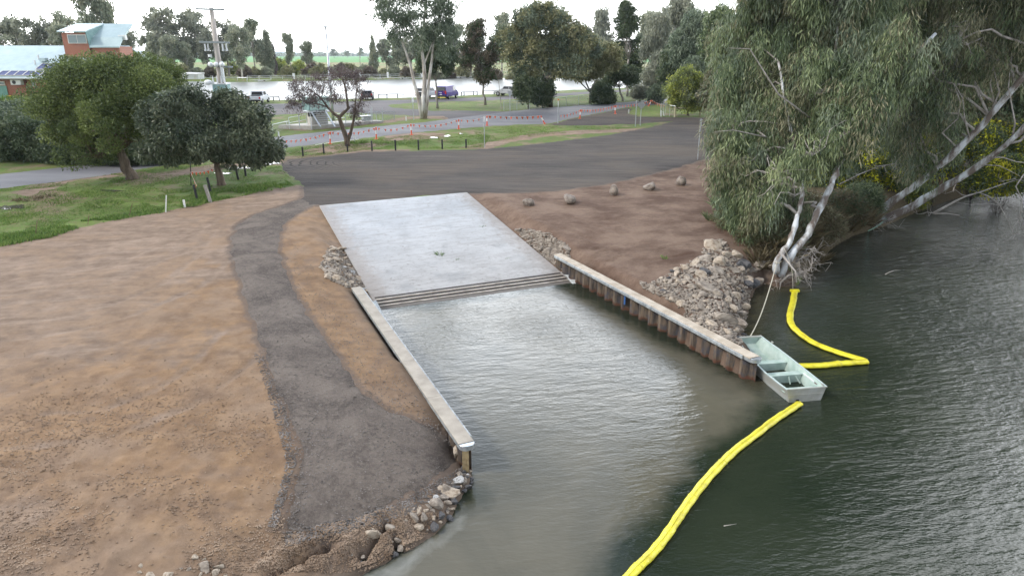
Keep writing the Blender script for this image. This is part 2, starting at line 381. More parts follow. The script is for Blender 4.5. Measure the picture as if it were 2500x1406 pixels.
GRAVEL_PX = [(683, 400), (700, 390), (760, 383), (830, 377), (900, 370), (1000, 368), (1100, 366), (1180, 364), (1250, 357), (1320, 350), (1400, 340), (1480, 330), (1560, 316), (1610, 305),
             (1640, 296), (1560, 303), (1450, 306), (1370, 307), (1335, 304), (1420, 285), (1480, 274), (1535, 262), (1548, 268), (1533, 276), (1560, 284), (1640, 286), (1760, 288), (1900, 292), (1900, 330), (1850, 352), (1745, 384),
             (1700, 396), (1650, 410), (1570, 430), (1500, 446), (1420, 458), (1340, 468), (1240, 472), (1145, 473), (1100, 474), (960, 487), (860, 496), (782, 503), (770, 500), (745, 515), (728, 500), (735, 478), (742, 458), (722, 440), (700, 425), (686, 412)]
PATH_PX = [(760, 492), (735, 484), (690, 500), (640, 516), (600, 534), (575, 552), (562, 580), (560, 606), (566, 650), (582, 695), (602, 740), (620, 790), (636, 850), (655, 905), (680, 960), (698, 1010), (712, 1060), (722, 1100), (723, 1140), (716, 1180), (700, 1215), (690, 1250), (672, 1292),
           (720, 1312), (790, 1318), (850, 1300), (900, 1275), (950, 1240), (1000, 1212), (1050, 1195), (1095, 1165), (1120, 1140), (1128, 1110), (1118, 1090), (1090, 1062), (1060, 1040), (1010, 1026), (960, 1005), (925, 980), (890, 945), (860, 915), (832, 875), (800, 830), (768, 785), (740, 745), (720, 700), (700, 655), (686, 615), (684, 580), (694, 552), (715, 530), (745, 512), (776, 500)]
ROAD_PX = [(-900, 640), (-300, 505), (0, 461), (120, 446), (230, 432), (350, 412), (480, 393), (600, 374), (690, 362), (780, 351), (850, 342), (920, 334), (1000, 325), (1080, 318), (1150, 311), (1240, 306), (1340, 302), (1420, 284), (1480, 273), (1540, 261), (1600, 256), (1650, 252), (1720, 247), (1720, 240), (1650, 241), (1600, 243),
           (1530, 249), (1450, 255), (1380, 260), (1300, 266), (1200, 277), (1100, 290), (1020, 300), (920, 308), (820, 318), (740, 326), (690, 332), (560, 352), (440, 372), (300, 392), (150, 408), (0, 424), (-300, 462), (-900, 560)]
PARK_PX = [(430, 262), (520, 262), (600, 255), (690, 253), (780, 250), (900, 246), (1000, 243.5), (1100, 240), (1200, 237), (1290, 232), (1400, 226), (1500, 220), (1560, 216), (1560, 222), (1500, 226), (1400, 233), (1300, 240), (1200, 245), (1100, 248), (1010, 251), (950, 256), (960, 263), (1060, 270), (1150, 270), (1235, 272), (1300, 268), (1250, 274), (1150, 285), (1080, 293), (1040, 296), (1090, 290), (1080, 284), (1010, 282), (930, 279), (860, 276), (800, 274), (720, 278), (650, 281), (560, 284), (430, 292)]
def ragged(poly, amp, step, seed):
    o = []
    n = len(poly)
    for i in range(n):
        a = np.array(poly[i]); b = np.array(poly[(i+1) % n]); l = np.linalg.norm(b-a); k = max(1, min(160, int(l/step)))
        for j in range(k):
            p = a+(b-a)*j/k; o.append(p+amp*np.array([fbm(p[0]*1.3, p[1]*1.3, 5, seed), fbm(p[0]*1.3, p[1]*1.3, 5, seed+9)]))
    return [tuple(q) for q in o]
GRAVEL = ragged(wp(GRAVEL_PX), .28, .3, 1); PATH = ragged(wp(PATH_PX), .24, .13, 2)
ROAD = ragged(wp(ROAD_PX), .12, 1.2, 3); PARK = ragged(wp(PARK_PX), .5, 1.2, 4)
SHEETS = [GRAVEL, PATH, ROAD, PARK]
# --- ground sheet
ys = list(np.arange(4.0, 40, .115)); st = .115
while ys[-1] < 5000: st = min(st*1.022, .022*ys[-1]+.2); ys.append(ys[-1]+st)
ys = np.array(ys); tt = np.linspace(-1, 1, 500); tt = .75*tt+.25*tt**3
GX = tt[None, :]*(ys[:, None]*1.0+7); GY = np.repeat(ys[:, None], len(tt), 1)
gx = GX.ravel(); gy = GY.ravel()
gz = H(gx, gy, True); nearm = gy < 135
dsh = {}
for i, poly in enumerate(SHEETS):
    d = np.full(gx.shape, -99.0); m = nearm; x0, y0 = np.min(poly, 0)-3; x1, y1 = np.max(poly, 0)+3
    m = m & (gx > x0) & (gx < x1) & (gy > y0) & (gy < y1)
    d[m] = sdf(gx[m], gy[m], poly); dsh[i] = d
    dep = (.05, .05, .09, .10)[i]; hs = H(gx[m], gy[m])
    k = sst(.0, .25 if i < 2 else .6, d[m]); gz[m] = gz[m]*(1-k)+(hs-dep)*k
n_, k_ = GX.shape; idx = np.arange(n_*k_).reshape(n_, k_)
F = np.stack([idx[:-1, :-1].ravel(), idx[:-1, 1:].ravel(), idx[1:, 1:].ravel(), idx[1:, :-1].ravel()], 1)
A = np.zeros((len(gx), 4), np.float32); Bc = np.zeros((len(gx), 4), np.float32)
nm = gy < 160
dl = np.full(gx.shape, -99.0); drr = dl.copy(); driv = dl.copy(); q = gy < 70
dl[q] = sdf(gx[q], gy[q], DIRT_L); drr[q] = sdf(gx[q], gy[q], DIRT_R); q2 = gy < 100; driv[q2] = sdf(gx[q2], gy[q2], RPOLY)
dirt = np.maximum(dl, drr)
gr = sst(-.25, .55, -dirt)
for b_ in BARE:
    x0, y0 = np.min(b_, 0)-3; x1, y1 = np.max(b_, 0)+3; m = (gx > x0) & (gx < x1) & (gy > y0) & (gy < y1)
    gr[m] = gr[m]*(1-.92*sst(-.9, .6, sdf(gx[m], gy[m], b_)))
litter = sst(0, 2.0, -drr)*sst(9, 11, gx)*(gy < 100)*sst(1.5, 3, gy/gx*1.0*0+ (gx-0.30*gy)+2)*(gx > .30*gy-1)
gr = gr*(1-.85*litter*(gy < 62))
A[:, 0] = gr
# warm orange loose soil: both flanks of the gravel path, lower left
wpx = wp([(300, 830), (420, 720), (470, 650), (560, 600), (700, 500), (780, 505), (800, 560), (860, 700), (960, 850), (1100, 1040), (1000, 1060), (700, 1300), (500, 1330), (0, 1250), (-200, 1100), (120, 900)])
A[:, 1] = sst(-3.5, 3.0, sdf(gx, gy, wpx)+.9*fbm(gx*.6, gy*.6, 3, 41)) if True else 0
rq = gy < 60; rdm = np.zeros(gx.shape); rdm[rq] = np.exp(-(rutdist(gx[rq], gy[rq])/.17)**4)*np.clip(.6+.9*fbm(gx[rq]*1.2, gy[rq]*1.2, 3, 66), 0, 1); A[:, 1] -= .75*rdm
A[:, 2] = sst(-.8, 1.0, drr)                      # cooler compacted dirt on the right
A[:, 3] = sst(.9, .0, -driv)*(driv < 0)             # damp fringe at the waterline
Bc[:, 0] = sst(300, 360, gy)*1.0; Bc[:, 1] = sst(215, 250, gy); Bc[:, 2] = litter; Bc[:, 3] = np.maximum.reduce([sst(-.5, .0, dsh[0]), sst(-.35, .02, dsh[1]), sst(-.6, 0, dsh[2])])
m, g = newmat('ground_surface', .92, .15)
a0, a1, a2, a3 = g.attr('A'); b0, b1, b2, b3 = g.attr('B')
nbig = g.noise(.35, 5, .6); nmed = g.noise(1.6, 5, .65, off=(3, 7, 0)); nfin = g.noise(9, 5, .7); ngr = g.noise(38, 3, .7)
nstr = g.noise(.55, 5, .62, (.45, 2.4, 1), .8, R(-14))
c = g.mix(g.mr(g.ma('ADD', g.ma('MULTIPLY', nstr, .45), g.ma('MULTIPLY', nmed, .55)), .38, .62), (.150, .106, .076), (.275, .203, .150)); c = g.mix(g.ma('MULTIPLY', g.mr(g.noise(1.0, 4, .6, (.16, 2.1, 1), .9, R(-16), (2, 9, 0)), .50, .66), .16), c, (.37, .30, .245)); c = g.mix(g.ma('MULTIPLY', g.mr(g.noise(5, 6, .75, (.5, 1.6, 1), .4, R(-14)), .52, .70), .5), c, (.13, .085, .06))
co_ = g.mix(g.mr(nmed, .3, .7), (.148, .084, .042), (.275, .176, .098)); co_ = g.mix(g.ma('MULTIPLY', g.mr(nbig, .48, .62), .55), co_, (.235, .175, .13)); co_ = g.mix(g.ma('MULTIPLY', g.mr(g.noise(.8, 5, .7, off=(3, 3, 0)), .52, .66), .6), co_, (.115, .068, .040))
c = g.mix(g.ma('MULTIPLY', g.mr(g.ma('ADD', a1, g.ma('ADD', g.mr(nmed, .3, .7, -.3, .3), g.mr(nbig, .3, .7, -.9, .9))), .1, .9), .9), c, co_)
cr_ = g.mix(g.mr(g.noise(.36, 7, .70, (.9, 1.15, 1), .15), .38, .60), (.085, .050, .034), (.190, .132, .097)); cr_ = g.mix(g.ma('MULTIPLY', g.mr(g.noise(6, 5, .75), .5, .7), .4), cr_, (.08, .05, .036))
c = g.mix(g.mr(g.ma('ADD', a2, g.mr(nmed, .3, .7, -.2, .2)), .4, .6), c, cr_)
sp = g.mr(ngr, .58, .72); c = g.mix(g.ma('MULTIPLY', sp, .35), c, (.36, .28, .22))
c = g.mix(g.ma('MULTIPLY', g.ma('MULTIPLY', g.mr(nfin, .55, .72), g.mr(g.noise(1.1, 4, .6, off=(1, 5, 0)), .45, .68)), .6), c, (.075, .046, .030))
c = g.mix(g.ma('MULTIPLY', a3, .7), c, (.085, .066, .052))
c = g.mix(g.ma('MULTIPLY', g.mr(g.ma('ADD', b3, g.mr(nfin, .3, .7, -.5, .3)), .35, .8), .75), c, (.11, .085, .07))
gcol = g.mix(g.mr(g.noise(.22, 5, .6), .35, .65), (.070, .130, .030), (.145, .210, .045))
gcol = g.mix(g.mr(g.noise(2.2, 5, .7), .42, .64), gcol, (.135, .125, .055))
gcol = g.mix(g.mr(nfin, .5, .75, 0, .6), gcol, (.045, .085, .028))
gm = g.mr(g.ma('ADD', a0, g.ma('ADD', g.mr(nmed, .3, .7, -.3, .3), g.mr(nfin, .3, .7, -.12, .12))), .42, .62)
mudp = g.mr(g.noise(.33, 5, .7, off=(9, 2, 0)), .53, .64, 1, .2)
gm = g.ma('MULTIPLY', gm, mudp)
c = g.mix(gm, c, gcol)
c = g.mix(b2, c, g.mix(g.mr(nfin, .3, .7), (.045, .035, .022), (.12, .095, .055)))
fy = g.N.new('ShaderNodeSeparateXYZ'); g.L.new(g.pos, fy.inputs[0])
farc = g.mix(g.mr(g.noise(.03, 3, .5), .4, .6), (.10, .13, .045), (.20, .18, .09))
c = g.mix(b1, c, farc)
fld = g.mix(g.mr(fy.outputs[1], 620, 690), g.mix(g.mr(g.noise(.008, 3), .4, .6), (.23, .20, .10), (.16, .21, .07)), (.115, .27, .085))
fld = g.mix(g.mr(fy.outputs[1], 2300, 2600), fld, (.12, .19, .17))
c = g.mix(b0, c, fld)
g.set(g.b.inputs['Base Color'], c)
hh = g.ma('ADD', g.ma('MULTIPLY', nfin, .7), g.ma('MULTIPLY', ngr, .35))
g.set(g.b.inputs['Normal'], g.bump(hh, g.mr(g.noise(.55, 4, .65, off=(7, 3, 0)), .40, .62, .22, .85), .05))
gnd = npmesh('ground', np.stack([gx, gy, gz], 1), F, m, None, True, {'A': A, 'B': Bc}); tag(gnd, 'bare brown earth and green grass around the new boat ramp', None, None, 'structure')

# --- draped sheets
def inpoly_pts(poly, sp, grow=1.0):
    x0, y0 = np.min(poly, 0); x1, y1 = np.max(poly, 0); pts = []; y = y0
    while y < y1:
        s_ = sp*(1 if grow == 1 else max(1, y/grow)); xs_ = np.arange(x0, x1, s_)+RS.rand()*s_
        pts.append(np.stack([xs_, np.full(len(xs_), y)+RS.uniform(-.2, .2, len(xs_))*s_], 1)); y += s_
    pts = np.concatenate(pts); d = sdf(pts[:, 0], pts[:, 1], poly); return pts[d > sp*.35]
def sheet(name, poly, mt, off, sp, label=None, fine=0, grow=1.0, edge=True):
    pts = inpoly_pts(poly, sp, grow); nb = len(poly)
    vs = [Vector(p) for p in poly]+[Vector(tuple(p)) for p in pts]
    o = delaunay_2d_cdt(vs, [(i, (i+1) % nb) for i in range(nb)], [], 1, 1e-5)
    V = np.array([(v.x, v.y) for v in o[0]]); Fc = np.array([f for f in o[2] if len(f) == 3])
    z = H(V[:, 0], V[:, 1])+off
    if fine: z = z+fine*fbm(V[:, 0]*1.4, V[:, 1]*1.4, 3, 55)
    dd = sdf(V[:, 0], V[:, 1], poly); z = z-(off+.03)*(dd < .01)*edge
    ob = npmesh(name, np.column_stack([V, z]), Fc, mt, None, True)
    return tag(ob, label, None, None, 'structure')
m, g = newmat('dark_gravel', .9, .2)
n1 = g.noise(.22, 4, .6, (.6, 1.6, 1), .4); n2 = g.noise(14, 5, .8); n3 = g.noise(60, 2, .7)
CC = unz(960, 398, 2.2)
v = g.N.new('ShaderNodeVectorMath'); v.operation = 'SUBTRACT'; g.L.new(g.pos, v.inputs[0]); v.inputs[1].default_value = (float(CC[0]), float(CC[1]), 0)
v2 = g.N.new('ShaderNodeVectorMath'); v2.operation = 'MULTIPLY'; g.L.new(v.outputs[0], v2.inputs[0]); v2.inputs[1].default_value = (.62, 1.25, 0)
v3 = g.N.new('ShaderNodeVectorMath'); v3.operation = 'LENGTH'; g.L.new(v2.outputs[0], v3.inputs[0])
rr = g.ma('ADD', v3.outputs['Value'], g.mr(g.noise(.3, 2), .3, .7, -.3, .3))
tsx = g.N.new('ShaderNodeSeparateXYZ'); g.L.new(v.outputs[0], tsx.inputs[0]); trk = g.mr(g.ma('SINE', g.ma('MULTIPLY', rr, 15.0)), .55, 1.0)
tmask = g.ma('MULTIPLY', g.mr(rr, 2.2, 3.4), g.mr(rr, 10.5, 13, 1, 0)); trk = g.ma('MULTIPLY', g.ma('MULTIPLY', trk, tmask), g.ma('MULTIPLY', g.mr(g.noise(.35, 2, .5, off=(4, 4, 0)), .25, .45), g.mr(tsx.outputs[0], 1.5, -3.5)))
c = g.mix(g.mr(n1, .36, .62), (.038, .033, .031), (.090, .075, .063))
c = g.mix(g.mr(n2, .3, .72, 0, .5), c, (.15, .132, .118)); c = g.mix(g.ma('MULTIPLY', g.mr(g.noise(.16, 3, .5, (.7, 1.4, 1), .3, 0, (5, 5, 0)), .48, .62), .55), c, (.125, .098, .074)); c = g.mix(g.ma('MULTIPLY', g.mr(g.noise(2.2, 4, .65, (.10, 1.6, 1), .35, R(6), (1, 2, 0)), .48, .62), .42), c, (.024, .022, .022)); c = g.mix(g.ma('MULTIPLY', g.mr(n3, .5, .75), .35), c, (.03, .028, .03))
c = g.mix(g.ma('MULTIPLY', trk, .85), c, (.020, .018, .018)); g.set(g.b.inputs['Base Color'], c)
g.set(g.b.inputs['Normal'], g.bump(g.ma('SUBTRACT', g.ma('ADD', n2, n3), g.ma('MULTIPLY', trk, 1.2)), .8, .04)); M_GRAVEL = m
m, g = newmat('path_gravel', .92, .2)
n1 = g.noise(.5, 5, .65, None, .5); n2 = g.noise(11, 5, .8); n3 = g.noise(45, 3, .75)
c = g.mix(g.mr(n1, .40, .60), (.062, .050, .043), (.155, .128, .107)); c = g.mix(g.mr(n2, .35, .72, 0, .6), c, (.24, .20, .17)); c = g.mix(g.ma('MULTIPLY', g.mr(g.noise(4.5, 5, .75), .54, .66), .55), c, (.225, .19, .16)); c = g.mix(g.ma('MULTIPLY', g.mr(g.noise(3.1, 5, .75, off=(4, 0, 0)), .54, .68), .5), c, (.038, .031, .027))
c = g.mix(g.ma('MULTIPLY', g.mr(n3, .55, .72), .6), c, (.05, .043, .04)); c = g.mix(g.ma('MULTIPLY', g.mr(n3, .30, .22), .8), c, (.42, .39, .36))
g.set(g.b.inputs['Base Color'], c); g.set(g.b.inputs['Normal'], g.bump(g.ma('ADD', n2, n3), .9, .04)); M_PATH = m
m, g = newmat('asphalt', .75, .35)
n1 = g.noise(.3, 4, .6, (.4, 1.5, 1)); n2 = g.noise(20, 3, .7)
c = g.mix(g.mr(n1, .35, .65), (.100, .100, .112), (.165, .162, .168)); c = g.mix(g.mr(n2, .4, .7, 0, .3), c, (.24, .235, .235)); g.set(g.b.inputs['Base Color'], c); g.set(g.b.inputs['Normal'], g.bump(n2, .3, .02)); M_ROAD = m
m, g = newmat('park_gravel', .85, .3)
n1 = g.noise(.12, 4, .6, (.5, 2, 1)); n2 = g.noise(9, 3, .7)
c = g.mix(g.mr(n1, .35, .65), (.055, .052, .058), (.12, .108, .105)); c = g.mix(g.mr(n2, .4, .7, 0, .3), c, (.15, .14, .13)); g.set(g.b.inputs['Base Color'], c); M_PARK = m
sheet('gravel_road', GRAVEL, M_GRAVEL, .028, .8, 'dark grey gravel turning area above the ramp', .015)
sheet('gravel_path', PATH, M_PATH, .03, .4, 'dark gravel path curving down beside the ramp', .02)
sheet('road', ROAD, M_ROAD, .05, 1.6, 'grey sealed road running past the turning area')
sheet('car_park', PARK, M_PARK, .04, 3.0, 'dark gravel car park beside the lake')
# white edge line on the near side of the road
def strip(name, pts_px, wdt, mt, off, kind='structure'):
    pts = [at(a, b) for a, b in pts_px]; V = []; Fc = []
    cur = []
    for a, b in zip(pts[:-1], pts[1:]):
        for k in range(4): cur.append(a+(b-a)*k/4)
    cur.append(pts[-1])
    for i, p in enumerate(cur):
        d = cur[min(i+1, len(cur)-1)]-cur[max(i-1, 0)]; nn = np.array([-d[1], d[0]])/np.hypot(d[0], d[1])
        for s_ in (-1, 1): 
            q = p[:2]+nn*wdt/2*s_; V.append((q[0], q[1], Hs(*q)+off))
    Fc = [(2*i, 2*i+1, 2*i+3, 2*i+2) for i in range(len(cur)-1)]
    return tag(npmesh(name, V, Fc, mt), None, None, None, kind)
M_WPAINT = mat('white_line_paint', (.62, .62, .60), (.45, .45, .44), 8, .7)
strip('road_edge_line', [(770, 355.5), (806, 350.5), (850, 345), (876, 341.8)], .16, M_WPAINT, .062)

# --- water: the river and the lake
m, g = newmat('river_water', .06, .5)
g.b.inputs['IOR'].default_value = 1.33
a0, a1, a2, a3 = g.attr('A')
nb = g.noise(.25, 4, .6, None, .6)
c = g.mix(g.mr(nb, .35, .65), (.013, .0195, .0115), (.021, .0275, .0165))
silt = g.mix(g.mr(g.noise(.35, 4, .6, None, .8), .35, .65), (.080, .075, .054), (.108, .098, .070))
c = g.mix(g.mr(g.ma('ADD', a0, g.mr(g.noise(.6, 4, .6), .3, .7, -.18, .18)), .3, .75), c, silt)
c = g.mix(g.mr(g.ma('ADD', a1, g.mr(g.noise(1.1, 5, .7, None, .8), .3, .7, -.3, .3)), .35, 1.0, 0, .5), c, (.27, .27, .24))
c = g.mix(g.ma('MULTIPLY', a2, .55), c, (.075, .062, .038))
g.set(g.b.inputs['Base Color'], c)
w1 = g.noise(2.6, 3, .55, (.55, 1.7, 1), .25, R(-12)); w2 = g.noise(8.5, 3, .6, (.6, 1.6, 1), .2, R(8)); w3 = g.noise(.8, 2, .5, (.7, 1.4, 1))
hh = g.ma('ADD', g.ma('ADD', g.ma('MULTIPLY', w1, 1.0), g.ma('MULTIPLY', w2, .42)), g.ma('MULTIPLY', w3, .9))
calm = g.mr(g.noise(.16, 3, .5, off=(5, 1, 0)), .38, .62, .55, 1.0)
g.set(g.b.inputs['Normal'], g.bump(hh, g.ma('MULTIPLY', a3, calm), .10)); M_WATER = m
far_pts = [(-20, -8), (40, -8), (90, 10), (420, 60), (420, 160), (140, 104), (60, 80), (45, 64), (8, 45), (1, 35), (-9, 31), (-9, 20), (-6, 12)]
wy = list(np.arange(5.0, 34, .3)); st = .3
while wy[-1] < 170: st *= 1.05; wy.append(wy[-1]+st)
wy = np.array(wy); wt = np.linspace(-.42, 1.5, 170); WX = wt[None, :]*(wy[:, None]*1.15+6); WY = np.repeat(wy[:, None], len(wt), 1)
wx, wyy = WX.ravel(), WY.ravel(); dw = sdf(wx, wyy, RPOLY)
idx = np.arange(len(wx)).reshape(WX.shape); Fw = np.stack([idx[:-1, :-1].ravel(), idx[:-1, 1:].ravel(), idx[1:, 1:].ravel(), idx[1:, :-1].ravel()], 1)
keep = (dw[Fw] > -1.2).any(1); Fw = Fw[keep]; used = np.unique(Fw); rem = -np.ones(len(wx), int); rem[used] = np.arange(len(used)); Fw = rem[Fw]; wx, wyy, dw = wx[used], wyy[used], dw[used]
SILT = [tuple(float(q) for q in unz(a, b, 0)) for a, b in [(900, 760), (1390, 690), (1600, 800), (1860, 925), (1960, 985), (1840, 1062), (1740, 1150), (1620, 1310), (1530, 1406), (1480, 1600), (600, 1700), (800, 1400), (1100, 1200)]]
SM = [tuple(float(q) for q in unz(a, b, 0)) for a, b in [(700, 1440), (905, 1395), (1000, 1345), (1080, 1300), (1110, 1262), (1135, 1250), (1125, 1290), (1060, 1345), (1000, 1400), (960, 1470)]]
ds = sdf(wx, wyy, SILT); Aw = np.zeros((len(wx), 4), np.float32)
Aw[:, 0] = sst(-.5, 1.8, ds)*(.62+.38*sst(6, 2, np.abs(wx-1)*.5)); Aw[:, 1] = sst(-.35, .35, sdf(wx, wyy, SM)); Aw[:, 2] = sst(1.2, .1, dw)*(wx > 8)*(wyy < 34)
Aw[:, 3] = np.clip(.26+2.2*sst(12, 25, wx)+.40*sst(6, 12, wx)+.10*sst(-3, 2, ds)*sst(19, 26, wyy), 0, 1.9)-.12*sst(20, 15, wyy)*sst(9, 4, wx)
wat = npmesh('river_water', np.stack([wx, wyy, np.zeros(len(wx))], 1), Fw, M_WATER, None, True, {'A': Aw}); tag(wat, 'murky green river water with silty patch below the ramp', None, None, 'structure')
m, g = newmat('lake_water', .34, .5); g.b.inputs['IOR'].default_value = 1.33; g.set(g.b.inputs['Base Color'], (.16, .165, .15))
g.set(g.b.inputs['Normal'], g.bump(g.noise(1.2, 3, .6, (.5, 2, 1)), .45, .12)); lp = [(x, y) for x, y in LPOLY]
cx = np.mean(lp, 0); lb = MB(); big = [tuple(np.array(p)+(np.array(p)-cx)*np.array([.01, .03])) for p in lp]
t_ = delaunay_2d_cdt([Vector(p) for p in big], [(i, (i+1) % len(big)) for i in range(len(big))], [], 1, 1e-5)
tag(npmesh('lake_water', [(v.x, v.y, LAKEZ) for v in t_[0]], [f for f in t_[2] if len(f) == 3], m), 'bright calm lake behind the car park', None, None, 'structure')

# --- far hills on the horizon
V = []; Fh = []; xs_ = np.linspace(-3600, 3600, 240)
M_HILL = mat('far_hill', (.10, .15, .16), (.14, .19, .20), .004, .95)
for i, x in enumerate(xs_):
    h_ = 7+18*abs(fbm(x/700, 1.3, 3, 3))+10*sst(-1200, -1900, x)
    for yy, hz in ((4100, 3.0), (4250, 3+h_*.8), (4500, 3+h_*1.3), (4900, 2)): V.append((x, yy, hz))
for i in range(len(xs_)-1):
    for k in range(3): Fh.append((4*i+k, 4*(i+1)+k, 4*(i+1)+k+1, 4*i+k+1))
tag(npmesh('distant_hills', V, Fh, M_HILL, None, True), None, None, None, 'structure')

# ================================================================== THE BOAT RAMP AND THE WALLS
m, g = newmat('ramp_concrete', .45, .5)
NU = np.array([-RA[1], RA[0]]); NU = NU*np.sign(NU@(RTR-RTL)); UW = float(NU@(RTR-RTL))
ax = math.atan2(RA[1], RA[0])
n1 = g.noise(.35, 5, .6, None, .5); n2 = g.noise(3.2, 5, .7, (1, 1, 1)); n3 = g.noise(6, 4, .8, (5.5, .35, 1), .2, -ax); n4 = g.noise(26, 3, .7)
c = g.mix(g.mr(n1, .38, .62), (.52, .54, .56), (.64, .66, .68)); 
rz_ = g.N.new('ShaderNodeSeparateXYZ'); g.L.new(g.pos, rz_.inputs[0])
low = g.mr(rz_.outputs[2], 1.5, .15)
c = g.mix(g.ma('MULTIPLY', low, .5), c, (.58, .53, .47)); c = g.mix(g.ma('MULTIPLY', g.mr(g.noise(1.6, 6, .75, (2.6, .30, 1), .3, -ax, (3, 1, 0)), .48, .64), .45), c, (.36, .34, .32)); uu = g.ma('ADD', g.ma('MULTIPLY', g.ma('SUBTRACT', rz_.outputs[0], float(RTL[0])), float(NU[0])), g.ma('MULTIPLY', g.ma('SUBTRACT', rz_.outputs[1], float(RTL[1])), float(NU[1]))); ew = g.mr(g.ma('ADD', uu, g.mr(n2, .3, .7, -.5, .5)), .25, 1.1, 1, 0); ew2 = g.mr(g.ma('ADD', uu, g.mr(n2, .3, .7, -.5, .5)), UW-1.1, UW-.2); c = g.mix(g.ma('MULTIPLY', g.ma('MAXIMUM', ew, ew2), .5), c, (.36, .29, .235))
c = g.mix(g.ma('MULTIPLY', g.mr(g.noise(4, 5, .75, None, .3), .58, .70), .60), c, (.22, .18, .15))
c = g.mix(g.ma('MULTIPLY', g.ma('MULTIPLY', g.mr(n3, .54, .64), g.mr(n2, .42, .58)), g.ma('ADD', .38, g.ma('MULTIPLY', low, .45))), c, (.16, .13, .105))
c = g.mix(g.ma('MULTIPLY', g.mr(g.noise(.8, 4, .6, off=(2, 8, 0)), .56, .70), .30), c, (.26, .28, .29))
c = g.mix(g.mr(rz_.outputs[2], .14, .04, 0, .85), c, (.16, .135, .11))
g.set(g.b.inputs['Base Color'], c); g.set(g.b.inputs['Roughness'], g.mr(n2, .35, .65, .38, .62)); g.set(g.b.inputs['Normal'], g.bump(g.ma('ADD', n4, g.ma('MULTIPLY', n3, .6)), .25, .02)); M_CONC = m
ramp_o = thing('boat_ramp', (float(RBL[0]), float(RBL[1]), 0), 'wide pale concrete boat ramp with grooved surface sloping into the water', 'boat ramp')
def ploc(o, root): o.parent = root; o.matrix_parent_inverse = Matrix.Translation(-Vector(root.location)); return o
# grooved slab: transverse ribs as geometry
b = MB(); V = []; Fc = []; nx = 46; rows = []
L_ = np.linalg.norm(RBL-RTL)*1.5; sstep = .055
s_ = 0
prof = []
while s_ < L_:
    gro = True
    prof += [(s_, 0)] ; s_ += sstep*1.0
    if gro: prof += [(s_, -.000), (s_+.012, -.009), (s_+.034, -.009), (s_+.046, 0)]; s_ += .046
TW = RTR-RTL; MW = (RBR-RBL)
for s_, dz in prof:
    t = s_/L_*1.5
    for i in range(nx+1):
        u = i/nx; p = (RTL+(RBL-RTL)*t)*(1-u)+(RTR+(RBR-RTR)*t)*u; V.append((p[0], p[1], 2.0*(1-t)+dz+.0))
for r_ in range(len(prof)-1):
    for i in range(nx): a = r_*(nx+1)+i; Fc.append((a, a+1, a+nx+2, a+nx+1))
slab = npmesh('ramp_slab', V, Fc, M_CONC, None); ploc(slab, ramp_o)
b = MB(); dn = np.array([0, 0, -.3])
for q0, q1, t0, t1 in ((RTL, RTR, 0, 0), (RTL, RTL+(RBL-RTL)*1.5, 0, 1.5), (RTR, RTR+(RBR-RTR)*1.5, 0, 1.5)):
    a = np.array([q0[0], q0[1], 2*(1-t0)-.002]); c_ = np.array([q1[0], q1[1], 2*(1-t1)-.002]); b.add([a, c_, c_+dn, a+dn], [(0, 1, 2, 3)])
M_CONC2 = mat('edge_concrete', (.42, .40, .37), (.52, .50, .46), 6, .8, .2)
ploc(b.build('slab_edge', M_CONC2), ramp_o)
# planks laid across the foot at the waterline
M_PLANK = mat('wet_plank', (.20, .165, .13), (.40, .35, .29), 3, .6, .3)
M_DARK = mat('dark_ramp_strip', (.05, .04, .035), (.10, .08, .06), 9, .7)
for j, t in enumerate((.930, .953, .976)):
    p0 = RTL+(RBL-RTL)*t+(RTR-RTL)*.012; p1 = RTR+(RBR-RTR)*t-(RTR-RTL)*.012; z = 2*(1-t)+.012
    nrm = RA*.17
    bb = MB(); bb.beam((*p0, z), (*p1, z), .15, .02); ploc(bb.build('plank', M_PLANK), ramp_o)
    bb = MB(); p0b = p0-RA*.19; p1b = p1-RA*.19; bb.beam((*p0b, z+.032), (*p1b, z+.032), .085, .02); ploc(bb.build('dark_strip', M_DARK), ramp_o)  # thin dark strip across the ramp, just uphill of each plank

# --- corrugated sheet pile walls
m, g = newmat('rusty_steel_pile', .75, .3)
sz = g.N.new('ShaderNodeSeparateXYZ'); g.L.new(g.pos, sz.inputs[0])
n1 = g.noise(7, 5, .65, (1, 1, .12)); n2 = g.noise(3, 4, .6)
c = g.mix(g.mr(n1, .38, .66), (.030, .025, .023), (.165, .122, .085)); c = g.mix(g.mr(n2, .50, .64, 0, .75), c, (.045, .048, .062))
zz = g.ma('ADD', sz.outputs[2], g.mr(n2, .3, .7, -.10, .10)); c = g.mix(g.mr(zz, .17, .06), c, (.085, .030, .014)); c = g.mix(g.mr(zz, .06, .0), c, (.03, .022, .016))
g.set(g.b.inputs['Base Color'], c); g.set(g.b.inputs['Normal'], g.bump(n1, .35, .03)); M_PILE = m
M_CAPT = mat('weathered_cap_timber', (.36, .30, .23), (.50, .44, .36), 2.5, .8, .25, c3=(.43, .37, .29), stretch=(1, 1, 1))
M_CAPP = mat('pale_cap_board', (.265, .235, .195), (.37, .33, .275), 2.0, .75, .15)
M_GALV = mat('galvanised_steel', (.42, .45, .48), (.58, .61, .64), 6, .38, metal=.75, spec=.5)
M_STEELP = mat('cap_channel_steel', (.20, .22, .23), (.42, .44, .44), 5, .5, metal=.4, bump=.1)
